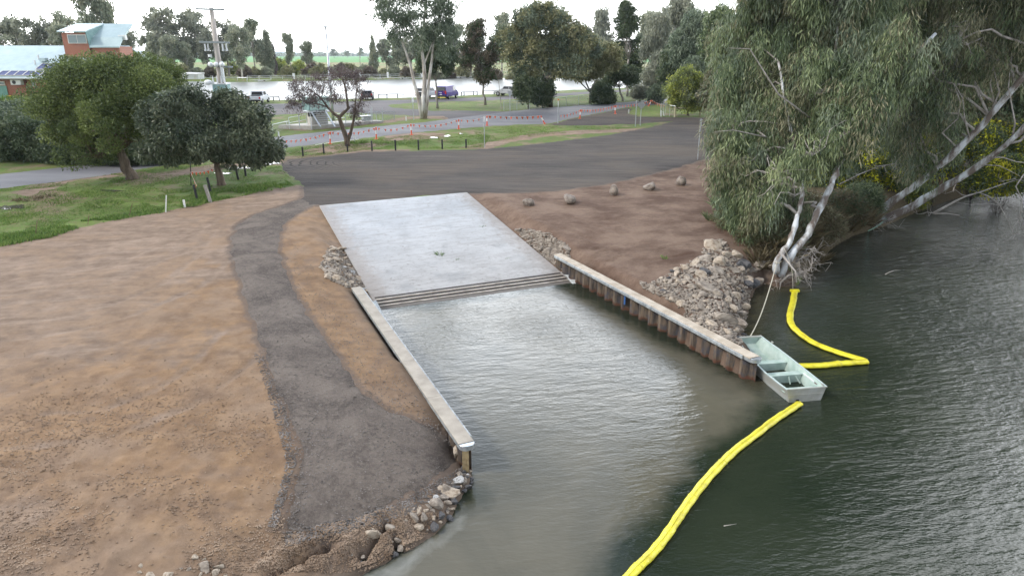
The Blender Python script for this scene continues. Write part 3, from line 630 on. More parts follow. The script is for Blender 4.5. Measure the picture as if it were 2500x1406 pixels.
def pile_wall(far, near, label, side, capm, cut=0.0):
    """side = +1: the water of the dock lies to the left of the wall looking from the near end"""
    far = np.array(far); near = np.array(near); d = near-far; Ln = np.linalg.norm(d); d /= Ln; nrm = np.array([-d[1], d[0]])
    root = thing('sheet_pile_wall', (near[0], near[1], 0), label, 'retaining wall', 'sheet pile walls of the dock')
    # corrugated sheet: period .62, depth .2, with 10 mm sheet thickness and interlock ribs
    pts = []; s = 0.02; per = .66; dep = .115
    while s < Ln-.3:
        for ds_, o in ((0, -dep), (.20, -dep), (.33, dep), (.53, dep)): 
            if s+ds_ < Ln-.02: pts.append((s+ds_, o))
        s += per
    pts.append((Ln-.02, pts[-1][1]))
    V = []; Fc = []
    for th in (-.006, .006):
        for s, o in pts:
            q = far+d*s+nrm*(o+th)
            for z in (-1.6, .80): V.append((q[0], q[1], z))
    n = len(pts)
    for k in (0, 1):
        for i in range(n-1): a = k*2*n+2*i; Fc.append((a, a+2, a+3, a+1) if k == 0 else (a, a+1, a+3, a+2))
    e0 = 2*(n-1); Fc.append((e0, e0+2*n, e0+2*n+1, e0+1)); Fc.append((0, 1, 2*n+1, 2*n))
    ploc(npmesh('sheet_piling', V, Fc, M_PILE), root)
    # steel cap channel, timber on top, rubbing strip on the water side
    b = MB(); a0 = (*(far-d*.05), .83); a1 = (*(near-d*.02), .83); b.beam(a0, a1, .40, .12); ploc(b.build('cap_channel', M_STEELP, bevel=.01), root)
    k = 5
    for i in range(k):
        q0 = far+d*(Ln*i/k-.05)+d*.004; q1 = far+d*(Ln*(i+1)/k-.05)-d*.004
        b = MB(); b.beam((*q0, .912), (*q1, .912), .42, .045); ploc(b.build('cap_board', capm, bevel=.006), root)
    b = MB(); o = nrm*side*.235; b.beam((*(far+o+d*.1), .845), (*(near+o-d*.35), .845), .06, .13); b2 = b
    ploc(b.build('rubbing_strip', M_STEELP, bevel=.012), root)
    # rounded end cap
    b = MB(); e = near-d*.02; arc = [(*(e+nrm*.21), .79)]
    for q in range(0, 9): 
        an = math.pi*q/8; p = e+nrm*.21*math.cos(an)+d*.17*math.sin(an); arc.append((*p, .79))
    b.prism(arc[1:], (0, 0, 0), (0, 0, .145)); ploc(b.build('end_cap', M_GALV, bevel=.008), root)
    return root, d, nrm
wr, dR, nR = pile_wall(W_R0, W_R1, 'right sheet pile wall of rusty corrugated steel with sandy timber cap, beside the dinghy', -1, M_CAPT)
wl, dL, nL = pile_wall(W_L0, W_L1, 'left sheet pile wall with pale pinkish cap boards, running along the brown earth strip', 1, M_CAPP)
b = MB(); s_ = W_R0+(W_R1-W_R0)*.452-nR*.125; b.box((s_[0], s_[1], .52), (.012, .11, .42), math.atan2(dR[1], dR[0])+math.pi/2)
ploc(b.build('blue_paint_mark', mat('blue_paint', (.03, .09, .24), rough=.6)), wr)
b = MB(); q = W_L1-dL*.12; b.box((q[0]-.02, q[1]-.02, -.1), (.14, .14, 1.75)); b.box((q[0]+.06, q[1]-.09, .1), (.05, .05, 1.4)); ploc(b.build('end_post', mat('rusty_post', (.22, .16, .09), (.38, .30, .17), 8, .8)), wl)
# concrete toe pieces where the ramp meets the walls
M_TOE = mat('toe_concrete', (.42, .44, .43), (.58, .60, .58), 4, .7, .2)
def slabpoly(name, px, z0, z1, th, label, mt=M_TOE):
    P3 = []
    for (a, b_), zz in zip(px, (z0, z0, z1, z1)): x, y = unz(a, b_, zz); P3.append((float(x), float(y), zz))
    b = MB(); b.prism(P3, (0, 0, 0), (0, 0, -th)); o = b.build(name, mt, bevel=.01); return tag(o, label, 'concrete slab', 'concrete toe slabs at the ramp foot')
slabpoly('concrete_slab', [(1369, 664), (1388, 661), (1418, 690), (1398, 692)], .14, .02, .12, 'pale tapering concrete wedge at the top end of the right sheet pile wall')
slabpoly('concrete_slab', [(1388, 661), (1400, 668), (1470, 714), (1440, 706)], .1, -.06, .15, 'thin pale concrete sliver running under water beside the right wall')
slabpoly('concrete_slab', [(907, 737), (918, 732), (942, 777), (930, 782)], .34, .12, .25, 'narrow pale concrete kerb between left wall cap and ramp foot')
# ================================================================== TREES AND SHRUBS
def leafmat(name, cols, rough=.6, tr=.25, spec=.35):
    m = bpy.data.materials.new(name); m.use_nodes = True; g = NG(m); a = g.attr('tint')
    r = g.N.new('ShaderNodeValToRGB'); g.L.new(a[0], r.inputs[0]); k = len(cols)
    r.color_ramp.elements[0].color = (*cols[0], 1); r.color_ramp.elements[1].color = (*cols[-1], 1)
    for i in range(1, k-1): e = r.color_ramp.elements.new(i/(k-1)); e.color = (*cols[i], 1)
    g.set(g.b.inputs['Base Color'], r.outputs[0]); g.b.inputs['Roughness'].default_value = rough; g.b.inputs['Specular IOR Level'].default_value = spec
    t = g.N.new('ShaderNodeBsdfTranslucent'); g.L.new(r.outputs[0], t.inputs[0]); mx = g.N.new('ShaderNodeMixShader'); mx.inputs[0].default_value = tr
    o = g.N['Material Output']; g.L.new(g.b.outputs[0], mx.inputs[1]); g.L.new(t.outputs[0], mx.inputs[2]); g.L.new(mx.outputs[0], o.inputs[0]); return m
LM = dict(
 olive=leafmat('olive_leaves', [(0.055, 0.081, 0.028), (0.119, 0.160, 0.048), (0.209, 0.250, 0.074)]),
 dark=leafmat('dark_glossy_leaves', [(0.043, 0.065, 0.041), (0.092, 0.118, 0.070), (0.184, 0.209, 0.130)], .45),
 deep=leafmat('deep_green_leaves', [(0.041, 0.068, 0.037), (0.084, 0.119, 0.060), (0.158, 0.187, 0.101)]),
 gum=leafmat('grey_green_gum_leaves', [(0.066, 0.096, 0.061), (0.149, 0.193, 0.126), (0.274, 0.318, 0.218)]),
 weep=leafmat('blue_grey_weeping_leaves', [(0.040, 0.067, 0.031), (0.102, 0.146, 0.068), (0.185, 0.233, 0.115), (0.323, 0.370, 0.184)], .42),
 weep2=leafmat('brownish_green_weeping_leaves', [(0.059, 0.064, 0.032), (0.128, 0.137, 0.073), (0.223, 0.219, 0.130), (0.362, 0.329, 0.207)], .5),
 soft=leafmat('soft_green_leaves', [(0.070, 0.094, 0.043), (0.133, 0.164, 0.078), (0.211, 0.234, 0.125)]),
 khaki=leafmat('khaki_leaves', [(0.122, 0.130, 0.062), (0.243, 0.249, 0.122), (0.400, 0.377, 0.207)]),
 brown=leafmat('brown_tinged_leaves', [(0.090, 0.077, 0.059), (0.168, 0.139, 0.102), (0.270, 0.226, 0.168)]),
 purple=leafmat('dull_purple_brown_leaves', [(0.069, 0.052, 0.052), (0.132, 0.101, 0.098), (0.218, 0.172, 0.161)]),
 yellow=leafmat('yellow_green_leaves', [(0.121, 0.157, 0.058), (0.291, 0.350, 0.102), (0.565, 0.586, 0.131)], tr=.35),
 wattle=leafmat('wattle_leaves', [(0.040, 0.066, 0.024), (0.145, 0.185, 0.026), (0.554, 0.554, 0.026)], tr=.35),
 flower=leafmat('yellow_flowers', [(.25, .27, .03), (.50, .48, .03), (.62, .55, .04)], tr=.3),
 farg=leafmat('hazed_green_leaves', [(0.160, 0.193, 0.134), (0.272, 0.301, 0.211), (0.419, 0.419, 0.297)]),  # distance haze is put into this leaf colour, paler and greyer
 fard=leafmat('hazed_dark_leaves', [(0.168, 0.186, 0.143), (0.261, 0.280, 0.211), (0.391, 0.395, 0.292)]),  # lightened for haze in the colour itself as well
 dry=leafmat('dry_reed_leaves', [(0.060, 0.047, 0.025), (0.128, 0.102, 0.055), (0.221, 0.187, 0.111)]))
BM = dict(
 white=mat('white_gum_bark', (.70, .68, .64), (.24, .19, .155), 1.6, .8, .3, stretch=(1, 1, .35), c3=(.42, .38, .33), lo=.38, hi=.66),
 lean=mat('peeling_river_gum_bark', (.60, .63, .65), (.16, .13, .11), 1.3, .75, .35, stretch=(1.6, 1.6, .55), c3=(.38, .37, .355), lo=.38, hi=.56),
 brown=mat('brown_furrowed_bark', (.075, .055, .04), (.19, .15, .115), 6, .9, .5, stretch=(1, 1, .2)),
 dark=mat('dark_bark', (.030, .024, .02), (.085, .068, .055), 6, .9, .5, stretch=(1, 1, .2)),
 grey=mat('grey_bark', (.20, .18, .16), (.34, .31, .28), 5, .85, .3, stretch=(1, 1, .3)),
 dead=mat('dead_grey_wood', (.24, .215, .19), (.42, .39, .36), 4, .85, .3))
def crown(rs, blobs, ncl, per, rc, ll, lw, droop=0.0, shell=.6, an=(1, 1, .75), under=.5, updir=.0, tm=(0, 1), surf=.45):
    """leaf sized faces spread in clumps through the ellipsoids; blobs = (centre, radii)"""
    wts = np.array([b[1][0]*b[1][2]+b[1][1]*b[1][2] for b in blobs]); bi = rs.choice(len(blobs), ncl, p=wts/wts.sum())
    C = np.array([b[0] for b in blobs])[bi]; Rr = np.array([b[1] for b in blobs])[bi]
    d = rs.normal(size=(ncl, 3)); d /= np.linalg.norm(d, axis=1)[:, None]
    low = (d[:, 2] < -.15) & (rs.rand(ncl) > under); d[low, 2] *= -1
    rad = shell+(1-shell)*rs.rand(ncl)**.6
    rad = rad*(1+.16*np.sin(d[:, 0]*5+bi)*np.cos(d[:, 1]*4+d[:, 2]*5+bi*2))
    cc = C+d*Rr*rad[:, None]; n = ncl*per; ci = np.repeat(np.arange(ncl), per)
    o = rs.normal(size=(n, 3)); o /= (np.linalg.norm(o, axis=1)[:, None]+1e-6); o *= (rs.rand(n)**surf)[:, None]
    rcs = rc*(.6+.8*rs.rand(ncl)); p = cc[ci]+o*rcs[ci][:, None]*np.array(an)
    ld = rs.normal(size=(n, 3))*.8+o*.7+np.array([0, 0, updir-droop*2.2]); ld /= np.linalg.norm(ld, axis=1)[:, None]
    wv = np.cross(ld, rs.normal(size=(n, 3))); wv /= (np.linalg.norm(wv, axis=1)[:, None]+1e-6)
    l = ll*(.6+.8*rs.rand(n))[:, None]; w_ = lw*(.6+.8*rs.rand(n))[:, None]
    v = np.empty((n, 4, 3), np.float32); v[:, 0] = p; v[:, 1] = p+ld*l*.45+wv*w_*.5; v[:, 2] = p+ld*l; v[:, 3] = p+ld*l*.45-wv*w_*.5
    t = np.clip(tm[0]+(tm[1]-tm[0])*(.5+.22*rs.normal(size=ncl)[ci]+.22*rs.normal(size=n)), 0, 1)
    return v.reshape(-1, 3), np.repeat(t, 4), cc
def leafobj(name, v, t, mt, parent):
    f = np.arange(len(v)).reshape(-1, 4); a = np.zeros((len(v), 4), np.float32); a[:, 0] = t; a[:, 3] = 1
    return npmesh(name, v, f, mt, parent, False, {'tint': a})
def wobble(a, b, k, amp, rs):
    a = np.array(a, float); b = np.array(b, float); L = np.linalg.norm(b-a); pts = [a+(b-a)*i/k for i in range(k+1)]
    for i in range(1, k): pts[i] = pts[i]+rs.normal(size=3)*amp*L/k*.5
    return pts
def limbs(mb, rs, root, rr, targets, nsub=0, amp=.5, sag=.12, tip=.25):
    for t in targets:
        t = np.array(t); k = 5; pts = wobble(root, t, k, amp, rs)
        for i in range(1, k): pts[i][2] += np.linalg.norm(t-root)*sag*math.sin(math.pi*i/k)*.5
        mb.tube(pts, [rr*(1-(1-tip)*i/k) for i in range(k+1)], 6)
STY = dict(  # ncl, per, clump r, leaf len, leaf w, droop, shell, an
 cushion=dict(rc=.55, ll=.15, lw=.07, droop=-.15, shell=.72, an=(1, 1, .7), under=.45),
 broad=dict(rc=.5, ll=.24, lw=.10, droop=.35, shell=.65, an=(1, 1, .8), under=.7),
 open=dict(rc=.75, ll=.30, lw=.10, droop=.45, shell=.45, an=(1, 1, .8), under=.8),
 weep=dict(rc=.85, ll=.34, lw=.040, droop=1.1, shell=.5, an=(.75, .75, 1.25), under=.95),
 far=dict(rc=1.3, ll=.75, lw=.42, droop=.2, shell=.5, an=(1, 1, .8), under=.7),
 mid=dict(rc=1.0, ll=.48, lw=.22, droop=.35, shell=.45, an=(1, 1, .85), under=.7, surf=.4))
def tree(label, cat, base, blobs, style, lm, bm, tr, ncl, per, name='tree', fork=.4, group=None, bend=(0, 0), trunks=None, seed=1, limbn=1.0, **kw):
    """base: ground point; blobs in photo pixels (px,py,rx,ry[,dY]); limbs grow from the fork into the blobs"""
    rs = np.random.RandomState(seed); base = np.array(base); Y = base[1]; B = []
    for b_ in blobs:
        yy = Y+(b_[4] if len(b_) > 4 else 0); c = P(b_[0], b_[1], yy); s = mpp(yy, c[2]); B.append((c-base, np.array([b_[2]*s, b_[2]*s*kw.get('deep', .85), b_[3]*s])))
    nl = kw.get('lobes', 6 if style == 'mid' else 0)
    if nl:
        B2 = []
        for c, r_ in B:
            for q in range(nl): d_ = rs.normal(size=3); d_ /= np.linalg.norm(d_); k_ = rs.uniform(.40, .58); B2.append((c+d_*r_*(.98-k_)*rs.uniform(.75, 1.15), r_*k_))
        B = B2
    root = thing(name, base, label, cat, group)
    mb = MB(); top = np.mean([b[0] for b in B], 0); topz = max(b[0][2] for b in B)
    ft = np.array([top[0]*.5+bend[0], top[1]*.3+bend[1], max(.5, (topz)*fork)])
    if trunks:
        ends = []
        for tk in trunks: 
            pts = [P(a, b_, Y+(c if len(tk[0]) > 2 else 0))-base for a, b_, *c_ in tk[:-1] for c in [(c_[0] if c_ else 0)]]; r0, r1 = tk[-1]; k = len(pts)
            mb.tube(pts, [r0+(r1-r0)*i/(k-1) for i in range(k)], 8); ends += [(pts[int(k*.6)], r1*1.2), (pts[-1], r1)]
    else:
        pts = wobble((0, 0, -.15), ft, 5, .25, rs); mb.tube(pts, [tr*1.35]+[tr*(1-.35*i/5) for i in range(1, 6)], 9); ends = [(ft, tr*.5)]
    st = dict(STY[style]); st.update({k_: v_ for k_, v_ in kw.items() if k_ in ('rc', 'll', 'lw', 'droop', 'shell', 'an', 'under', 'updir', 'tm', 'surf')})
    v, t, cc = crown(rs, B, ncl, per, **st)
    for b_ in B:
        e, r_ = min(ends, key=lambda q: np.linalg.norm(q[0]-b_[0])); m1 = b_[0]+np.array([0, 0, -b_[1][2]*.25])
        limbs(mb, rs, e, max(r_, .03)*(.45 if nl else 1), [m1], amp=.5, tip=.4)
        near = cc[np.argsort(np.linalg.norm(cc-b_[0], axis=1))][::max(1, int(3/limbn))][:int((3 if nl else 9)*limbn)]
        limbs(mb, rs, m1, max(r_, .03)*(.18 if nl else .42), near, amp=.6)
    o1 = mb.build('trunk', BM[bm], root, smooth=True)
    if isinstance(lm, tuple):
        k = len(lm); n = len(v)//4; per_ = per
        which = rs.choice(k, ncl, p=kw.get('pw', [1/k]*k)); wl_ = np.repeat(which, per_)
        for i, l_ in enumerate(lm):
            mk = np.repeat(wl_ == i, 4)
            if mk.any(): leafobj('crown', v[mk], t[mk], LM[l_], root)
    else: leafobj('crown', v, t, LM[lm], root)
    return root

# --- left foreground group
tree('broad round olive-green tree with dense cushioned crown beside the brick building', 'tree', at(322, 437),
     [(175, 260, 72, 52, 0), (262, 215, 100, 56, 0), (395, 235, 46, 62, 1.5), (190, 345, 60, 34, -1.5), (262, 305, 88, 56, -2.2), (350, 255, 66, 64, -1), (150, 225, 44, 36, 1), (205, 190, 50, 36, 1), (345, 180, 62, 30, 1.0), (240, 382, 54, 16, -1), (395, 320, 32, 36, 1.2), (120, 290, 22, 26, 0)],
     'cushion', 'olive', 'brown', .42, 190, 800, fork=.30, seed=3, ll=.15, lw=.085, rc=.98, under=.25, surf=.2, an=(1, 1, .72), shell=.78)
tree('dark glossy-leaved two-lobed tree with thick brown trunk in the grass beside the path', 'tree', at(541, 452),
     [(430, 300, 64, 58, -1.8), (395, 365, 38, 30, -2), (460, 262, 50, 36, -1.2), (470, 350, 54, 46, -2.4), (592, 300, 46, 54, -.2), (620, 355, 44, 40, -.6), (560, 270, 34, 30, 0), (565, 355, 44, 42, -1.2), (650, 372, 20, 22, -.6), (400, 300, 40, 44, -1.6)],
     'broad', 'dark', 'brown', .30, 190, 520, fork=.30, seed=4, rc=.72, ll=.25, lw=.10, bend=(-.1, 0), tm=(.0, 1.15), surf=.28, shell=.74)
# dark scrub behind the left road
for i, (px, py, Y, rx, ry, lb, lm) in enumerate([(60, 330, 57, 95, 62, 'dense dark green scrub bush behind the sealed road at the left edge', 'deep'), (-60, 340, 58, 80, 70, 'dark scrub bush running off the left edge behind the road', 'deep'),
        (180, 345, 56, 80, 58, 'dark shaded bush under the round olive-green tree behind the road', 'deep'), (290, 358, 55, 70, 42, 'low dark bush behind the trunk of the round olive-green tree', 'deep'),
        (40, 285, 62, 55, 32, 'fluffy grey-green bush topping the dark scrub near the brick building', 'gum'), (400, 365, 56, 60, 34, 'dark bush half hidden behind the two-lobed dark tree', 'deep')]):
    b_ = gat(px, Y); yb = 0
    tree(lb, 'bush', b_, [(px, py, rx, ry, 0), (px-rx*.5, py+ry*.4, rx*.6, ry*.6, -.6), (px+rx*.5, py+ry*.4, rx*.6, ry*.6, -.6)], 'broad', lm, 'dark', .14, 260, 90, name='bush', fork=.2, seed=20+i, rc=.55, ll=.22, lw=.10)
# --- sparse purple tree by the pump station
tree('small sparse purplish-brown tree with forked twisted trunk beside the black bollards', 'tree', at(849, 357),
     [(740, 215, 36, 26, 0), (722, 250, 26, 32, -.4), (790, 205, 34, 26, .4), (830, 180, 40, 22, .3), (868, 200, 30, 30, 0), (880, 240, 22, 30, 0), (770, 245, 30, 20, -.5), (820, 240, 30, 16, 0), (872, 275, 15, 30, 0)],
     'open', 'purple', 'brown', .2, 210, 46, fork=.3, seed=5, rc=.42, ll=.20, lw=.05, droop=.8, shell=.3, limbn=2.2,
     trunks=[[(849, 357), (846, 340), (836, 310), (828, 288), (838, 276), (850, 266), (846, 235), (842, 210), (832, 185), (.26, .05)], [(849, 345), (856, 325), (862, 300), (866, 275), (868, 245), (872, 215), (.17, .04)],
             [(830, 288), (815, 278), (800, 262), (784, 240), (765, 225), (745, 212), (.15, .03)], [(800, 262), (780, 255), (755, 252), (735, 245), (.07, .025)]])
# --- tall white gum in the middle
tree('tall airy white-trunked gum tree with several stems on the road edge', 'tree', at(1035, 290),
     [(945, 25, 42, 34, 0), (930, -25, 40, 40, 1), (985, 60, 34, 40, 0), (1000, 10, 45, 40, 1), (1060, 40, 42, 55, 0), (1085, 90, 30, 55, 0), (1030, 90, 34, 34, -.5), (1040, -30, 60, 40, 0), (960, 85, 18, 26, -.3), (1090, 25, 30, 40, .5)],
     'open', 'gum', 'white', .3, 330, 80, fork=.5, seed=6, rc=.75, ll=.30, lw=.10, droop=.8, shell=.3, limbn=1.5,
     trunks=[[(1031, 290), (1024, 250), (1012, 205), (1002, 160), (990, 125), (975, 85), (955, 40), (.26, .05)], [(1034, 290), (1034, 240), (1037, 200), (1035, 160), (1028, 110), (1036, 60), (1040, 10), (.34, .05)],
             [(1038, 290), (1044, 235), (1048, 190), (1054, 150), (1058, 105), (1072, 60), (1082, 20), (.24, .04)], [(1035, 160), (1050, 120), (1062, 90), (1078, 60), (.10, .03)]])
MIDT = [
 ('dark slender-trunked tree with drooping crown behind the white gum and the parked van', (1068, 265), [(1050, 125, 38, 45, 0), (1080, 140, 34, 42, 0), (1050, 168, 28, 20, 0), (1030, 155, 22, 26, 0), (1092, 160, 14, 16, 0)], 'deep', 'grey', .16, 260, 70),
 ('reddish-topped dark tree with slim pale trunk on the green lawn between van and silver wagon', (1185, 257), [(1170, 80, 38, 36, 0), (1150, 125, 32, 30, 0), (1200, 130, 34, 36, 0), (1185, 175, 36, 28, 0), (1140, 150, 20, 26, 0)], ('brown', 'deep'), 'grey', .17, 260, 60),
 ('largest broad khaki-green tree with thick dark forked trunk behind the chain link fence', (1341, 261), [(1300, 60, 68, 54, 0), (1385, 65, 66, 56, 0), (1340, 38, 56, 36, 0), (1262, 110, 46, 54, 0), (1425, 120, 46, 54, 0), (1340, 120, 74, 56, -1), (1290, 165, 50, 34, -1), (1392, 160, 56, 38, -1), (1240, 85, 30, 34, 1)], ('khaki', 'gum'), 'dark', .5, 820, 110),
 ('khaki-brown spreading tree with thin leaning stems right of the largest tree', (1440, 253), [(1440, 130, 42, 28, 0), (1480, 125, 32, 26, 0), (1450, 165, 46, 28, -.5), (1500, 150, 20, 22, 0), (1420, 185, 26, 16, 0)], 'khaki', 'grey', .16, 260, 70),
 ('tall dark conical tree rising behind the khaki-brown spreading tree', (1532, 236), [(1532, 25, 22, 28, 2), (1530, 70, 36, 40, 2), (1532, 125, 44, 44, 2), (1540, 175, 38, 30, 2)], 'deep', 'grey', .22, 420, 80),
 ('low dark round-crowned tree in front of the tall conical tree', (1521, 247), [(1515, 168, 34, 26, 0), (1545, 185, 26, 26, 0), (1490, 200, 26, 22, 0), (1470, 215, 20, 22, 0)], 'deep', 'grey', .18, 230, 70),
]
for i, (lb, b_, bl, lm, bm, tr, ncl, per) in enumerate(MIDT):
    tks = None
    if i == 2: tks = [[(1341, 261), (1341, 235), (1340, 212), (1325, 190), (1315, 165), (1300, 130), (1290, 90), (.52, .10)], [(1340, 215), (1352, 190), (1358, 160), (1352, 120), (1365, 80), (.34, .08)], [(1345, 200), (1372, 170), (1390, 130), (.22, .06)]]
    if i == 3: tks = [[(1440, 253), (1441, 225), (1430, 200), (1425, 170), (.18, .05)], [(1440, 225), (1410, 195), (1400, 185), (.10, .04)], [(1440, 225), (1455, 195), (1465, 150), (.12, .04)]]
    tree(lb, 'tree', at(*b_), bl, 'mid', lm, bm, tr, ncl, per, fork=.42, seed=40+i, trunks=tks, rc=.62 if i != 2 else .78, ll=.34, lw=.14, limbn=1.0)
for i, (lb, px, py, Y, rx, ry, lm) in enumerate([
 ('dark rounded bush hiding the back of the silver wagon behind the chain link fence', 1290, 218, 95, 38, 40, 'deep'), ('small dark bush between the silver wagon and the thick dark trunk', 1325, 225, 96, 26, 34, 'deep'),
 ('dark see-through bush left of the low round-crowned tree trunk', 1470, 225, 100, 30, 26, 'deep'), ('small green bush below the dark see-through bush by the fence', 1482, 240, 101, 18, 12, 'soft'),
 ('grey-green small bush right of the low round-crowned tree trunk', 1562, 222, 107, 17, 16, 'fard'), ('brown-tinged small bush beside the fence left of the yellow-green bush', 1600, 228, 103, 20, 20, 'gum')]):
    tree(lb, 'bush', gat(px, Y), [(px, py, rx, ry, 0), (px-rx*.4, py+ry*.4, rx*.5, ry*.5, -.3), (px+rx*.4, py+ry*.45, rx*.5, ry*.5, -.3)], 'mid', lm, 'dark', .1, 150, 70, name='bush', fork=.25, seed=60+i, rc=.6, ll=.3, lw=.14)
tree('bright yellow-green wattle bush standing behind the timber rail and gate', 'bush', gat(1680, 87), [(1675, 205, 44, 42, 0), (1648, 225, 38, 40, 0), (1710, 225, 34, 44, 0), (1685, 185, 36, 28, 0), (1680, 245, 50, 30, -.5)], 'mid', ('yellow', 'soft'), 'brown', .14, 380, 100, name='bush', fork=.2, seed=70, rc=.6, ll=.26, lw=.08, pw=[.6, .4], updir=.4)
# --- trees behind on the right, in front of the weeping gums' left edge
BACKR = [(1600, 90, 115, 34, 62, 'thin grey-green gum tree behind the conical tree', 'fard', 'grey'), (1668, 20, 118, 30, 40, 'dark-topped tall tree reaching out of the picture left of the river gums', 'fard', 'grey'),
 (1690, 100, 102, 52, 80, 'round pale grey-green tree with dark stem behind the yellow-green bush', 'gum', 'dark'), (1650, 160, 105, 42, 60, 'dark green tree mass behind the left side of the yellow-green bush', 'deep', 'dark'),
 (1610, 170, 112, 38, 46, 'dim green tree between the conical tree and the yellow-green bush', 'fard', 'grey'), (1700, 180, 98, 50, 50, 'grey-green leafy tree directly behind the yellow-green bush', 'gum', 'grey'),
 (1760, 90, 84, 56, 80, 'tall grey-green gum tree just left of the big weeping river gum', 'weep', 'grey'), (1760, 215, 83, 50, 60, 'leafy green-brown tree low behind the timber rail', 'weep2', 'dark')]
for i, (px, py, Y, rx, ry, lb, lm, bm) in enumerate(BACKR):
    tree(lb, 'tree', gat(px, Y), [(px, py, rx, ry, 0), (px-rx*.45, py+ry*.35, rx*.6, ry*.55, -.6), (px+rx*.45, py+ry*.3, rx*.6, ry*.6, -.6), (px, py-ry*.55, rx*.5, ry*.4, 0)], 'mid', lm, bm, .22, 330, 80, fork=.35, seed=80+i, rc=.8, ll=.42, lw=.13, droop=.8)

# ================================================================== THE RIVER GUMS ON THE RIGHT BANK
def rivergum(label, base, trunks, blobs, lms, pw, ncl, per, seed, hi=(), branches=(), **kw):
    rs = np.random.RandomState(seed); base = np.array(base); root = thing('river_gum', base, label, 'tree', 'river gums leaning over the water')
    allpts = []
    for tk in trunks:
        mb = MB(); pts = [P(a, b_, c)-base for a, b_, c in tk[:-1]]; r0, r1 = tk[-1]; k = len(pts); fine = []
        for a, b_ in zip(pts[:-1], pts[1:]):
            for q in range(3): fine.append(a+(b_-a)*q/3+rs.normal(size=3)*.02)
        fine.append(pts[-1]); k = len(fine); mb.tube(fine, [(r0+(r1-r0)*(i/(k-1)))*(1+.10*rs.normal()) for i in range(k)], 10)
        allpts += [(f, r0+(r1-r0)*i/(k-1)) for i, f in enumerate(fine) if i > k*.25]
        mb.build('trunk', BM['lean'], root, smooth=True)
    B = []
    for (px, py, rx, ry, Y) in blobs:
        c = P(px, py, Y); s = mpp(Y, c[2]); B.append((c-base, np.array([rx*s, rx*s*.75, ry*s])))
    mb = MB()
    v, t, cc = crown(rs, B, ncl, per, **dict(STY['weep'], **kw))
    for c, r_ in B:
        e, rr = min(allpts, key=lambda q: np.linalg.norm(q[0]-c)); rr = min(rr, .12); limbs(mb, rs, e, rr*.7, [c], amp=.6, tip=.5, sag=.3)
        nr = cc[np.argsort(np.linalg.norm(cc-c, axis=1))][::4][:9]; limbs(mb, rs, c, rr*.3, nr, amp=.7, sag=.3, tip=.3)
    if mb.n: mb.build('branch', BM['dead'], root, smooth=True)
    for br in branches:
        mb = MB(); pts = [P(a, b_, c)-base for a, b_, c in br[:-1]]; r0, r1 = br[-1]; k = len(pts); mb.tube(pts, [r0+(r1-r0)*i/(k-1) for i in range(k)], 6); mb.build('branch', BM['dead'], root, smooth=True)
    if hi:
        Bh = [(P(a, b_, c)-base, np.array([r_, r_*.8, h_])) for a, b_, c, r_, h_ in hi]; vh, th_, _ = crown(rs, Bh, 60*len(hi), 80, 1.3, .75, .22, 1.0, .3, (1, 1, 1), .9); leafobj('upper_crown', vh, th_, LM[lms[0]], root)
    n = len(v)//4; 
    wn = rs.choice(len(lms), len(cc), p=pw)
    fl = np.repeat(wn, per)
    for i, l_ in enumerate(lms):
        mk = np.repeat(fl == i, 4)
        if mk.any(): leafobj('crown', v[mk], t[mk], LM[l_], root)
    return root
gb1 = at(1905, 655); YA = gb1[1]
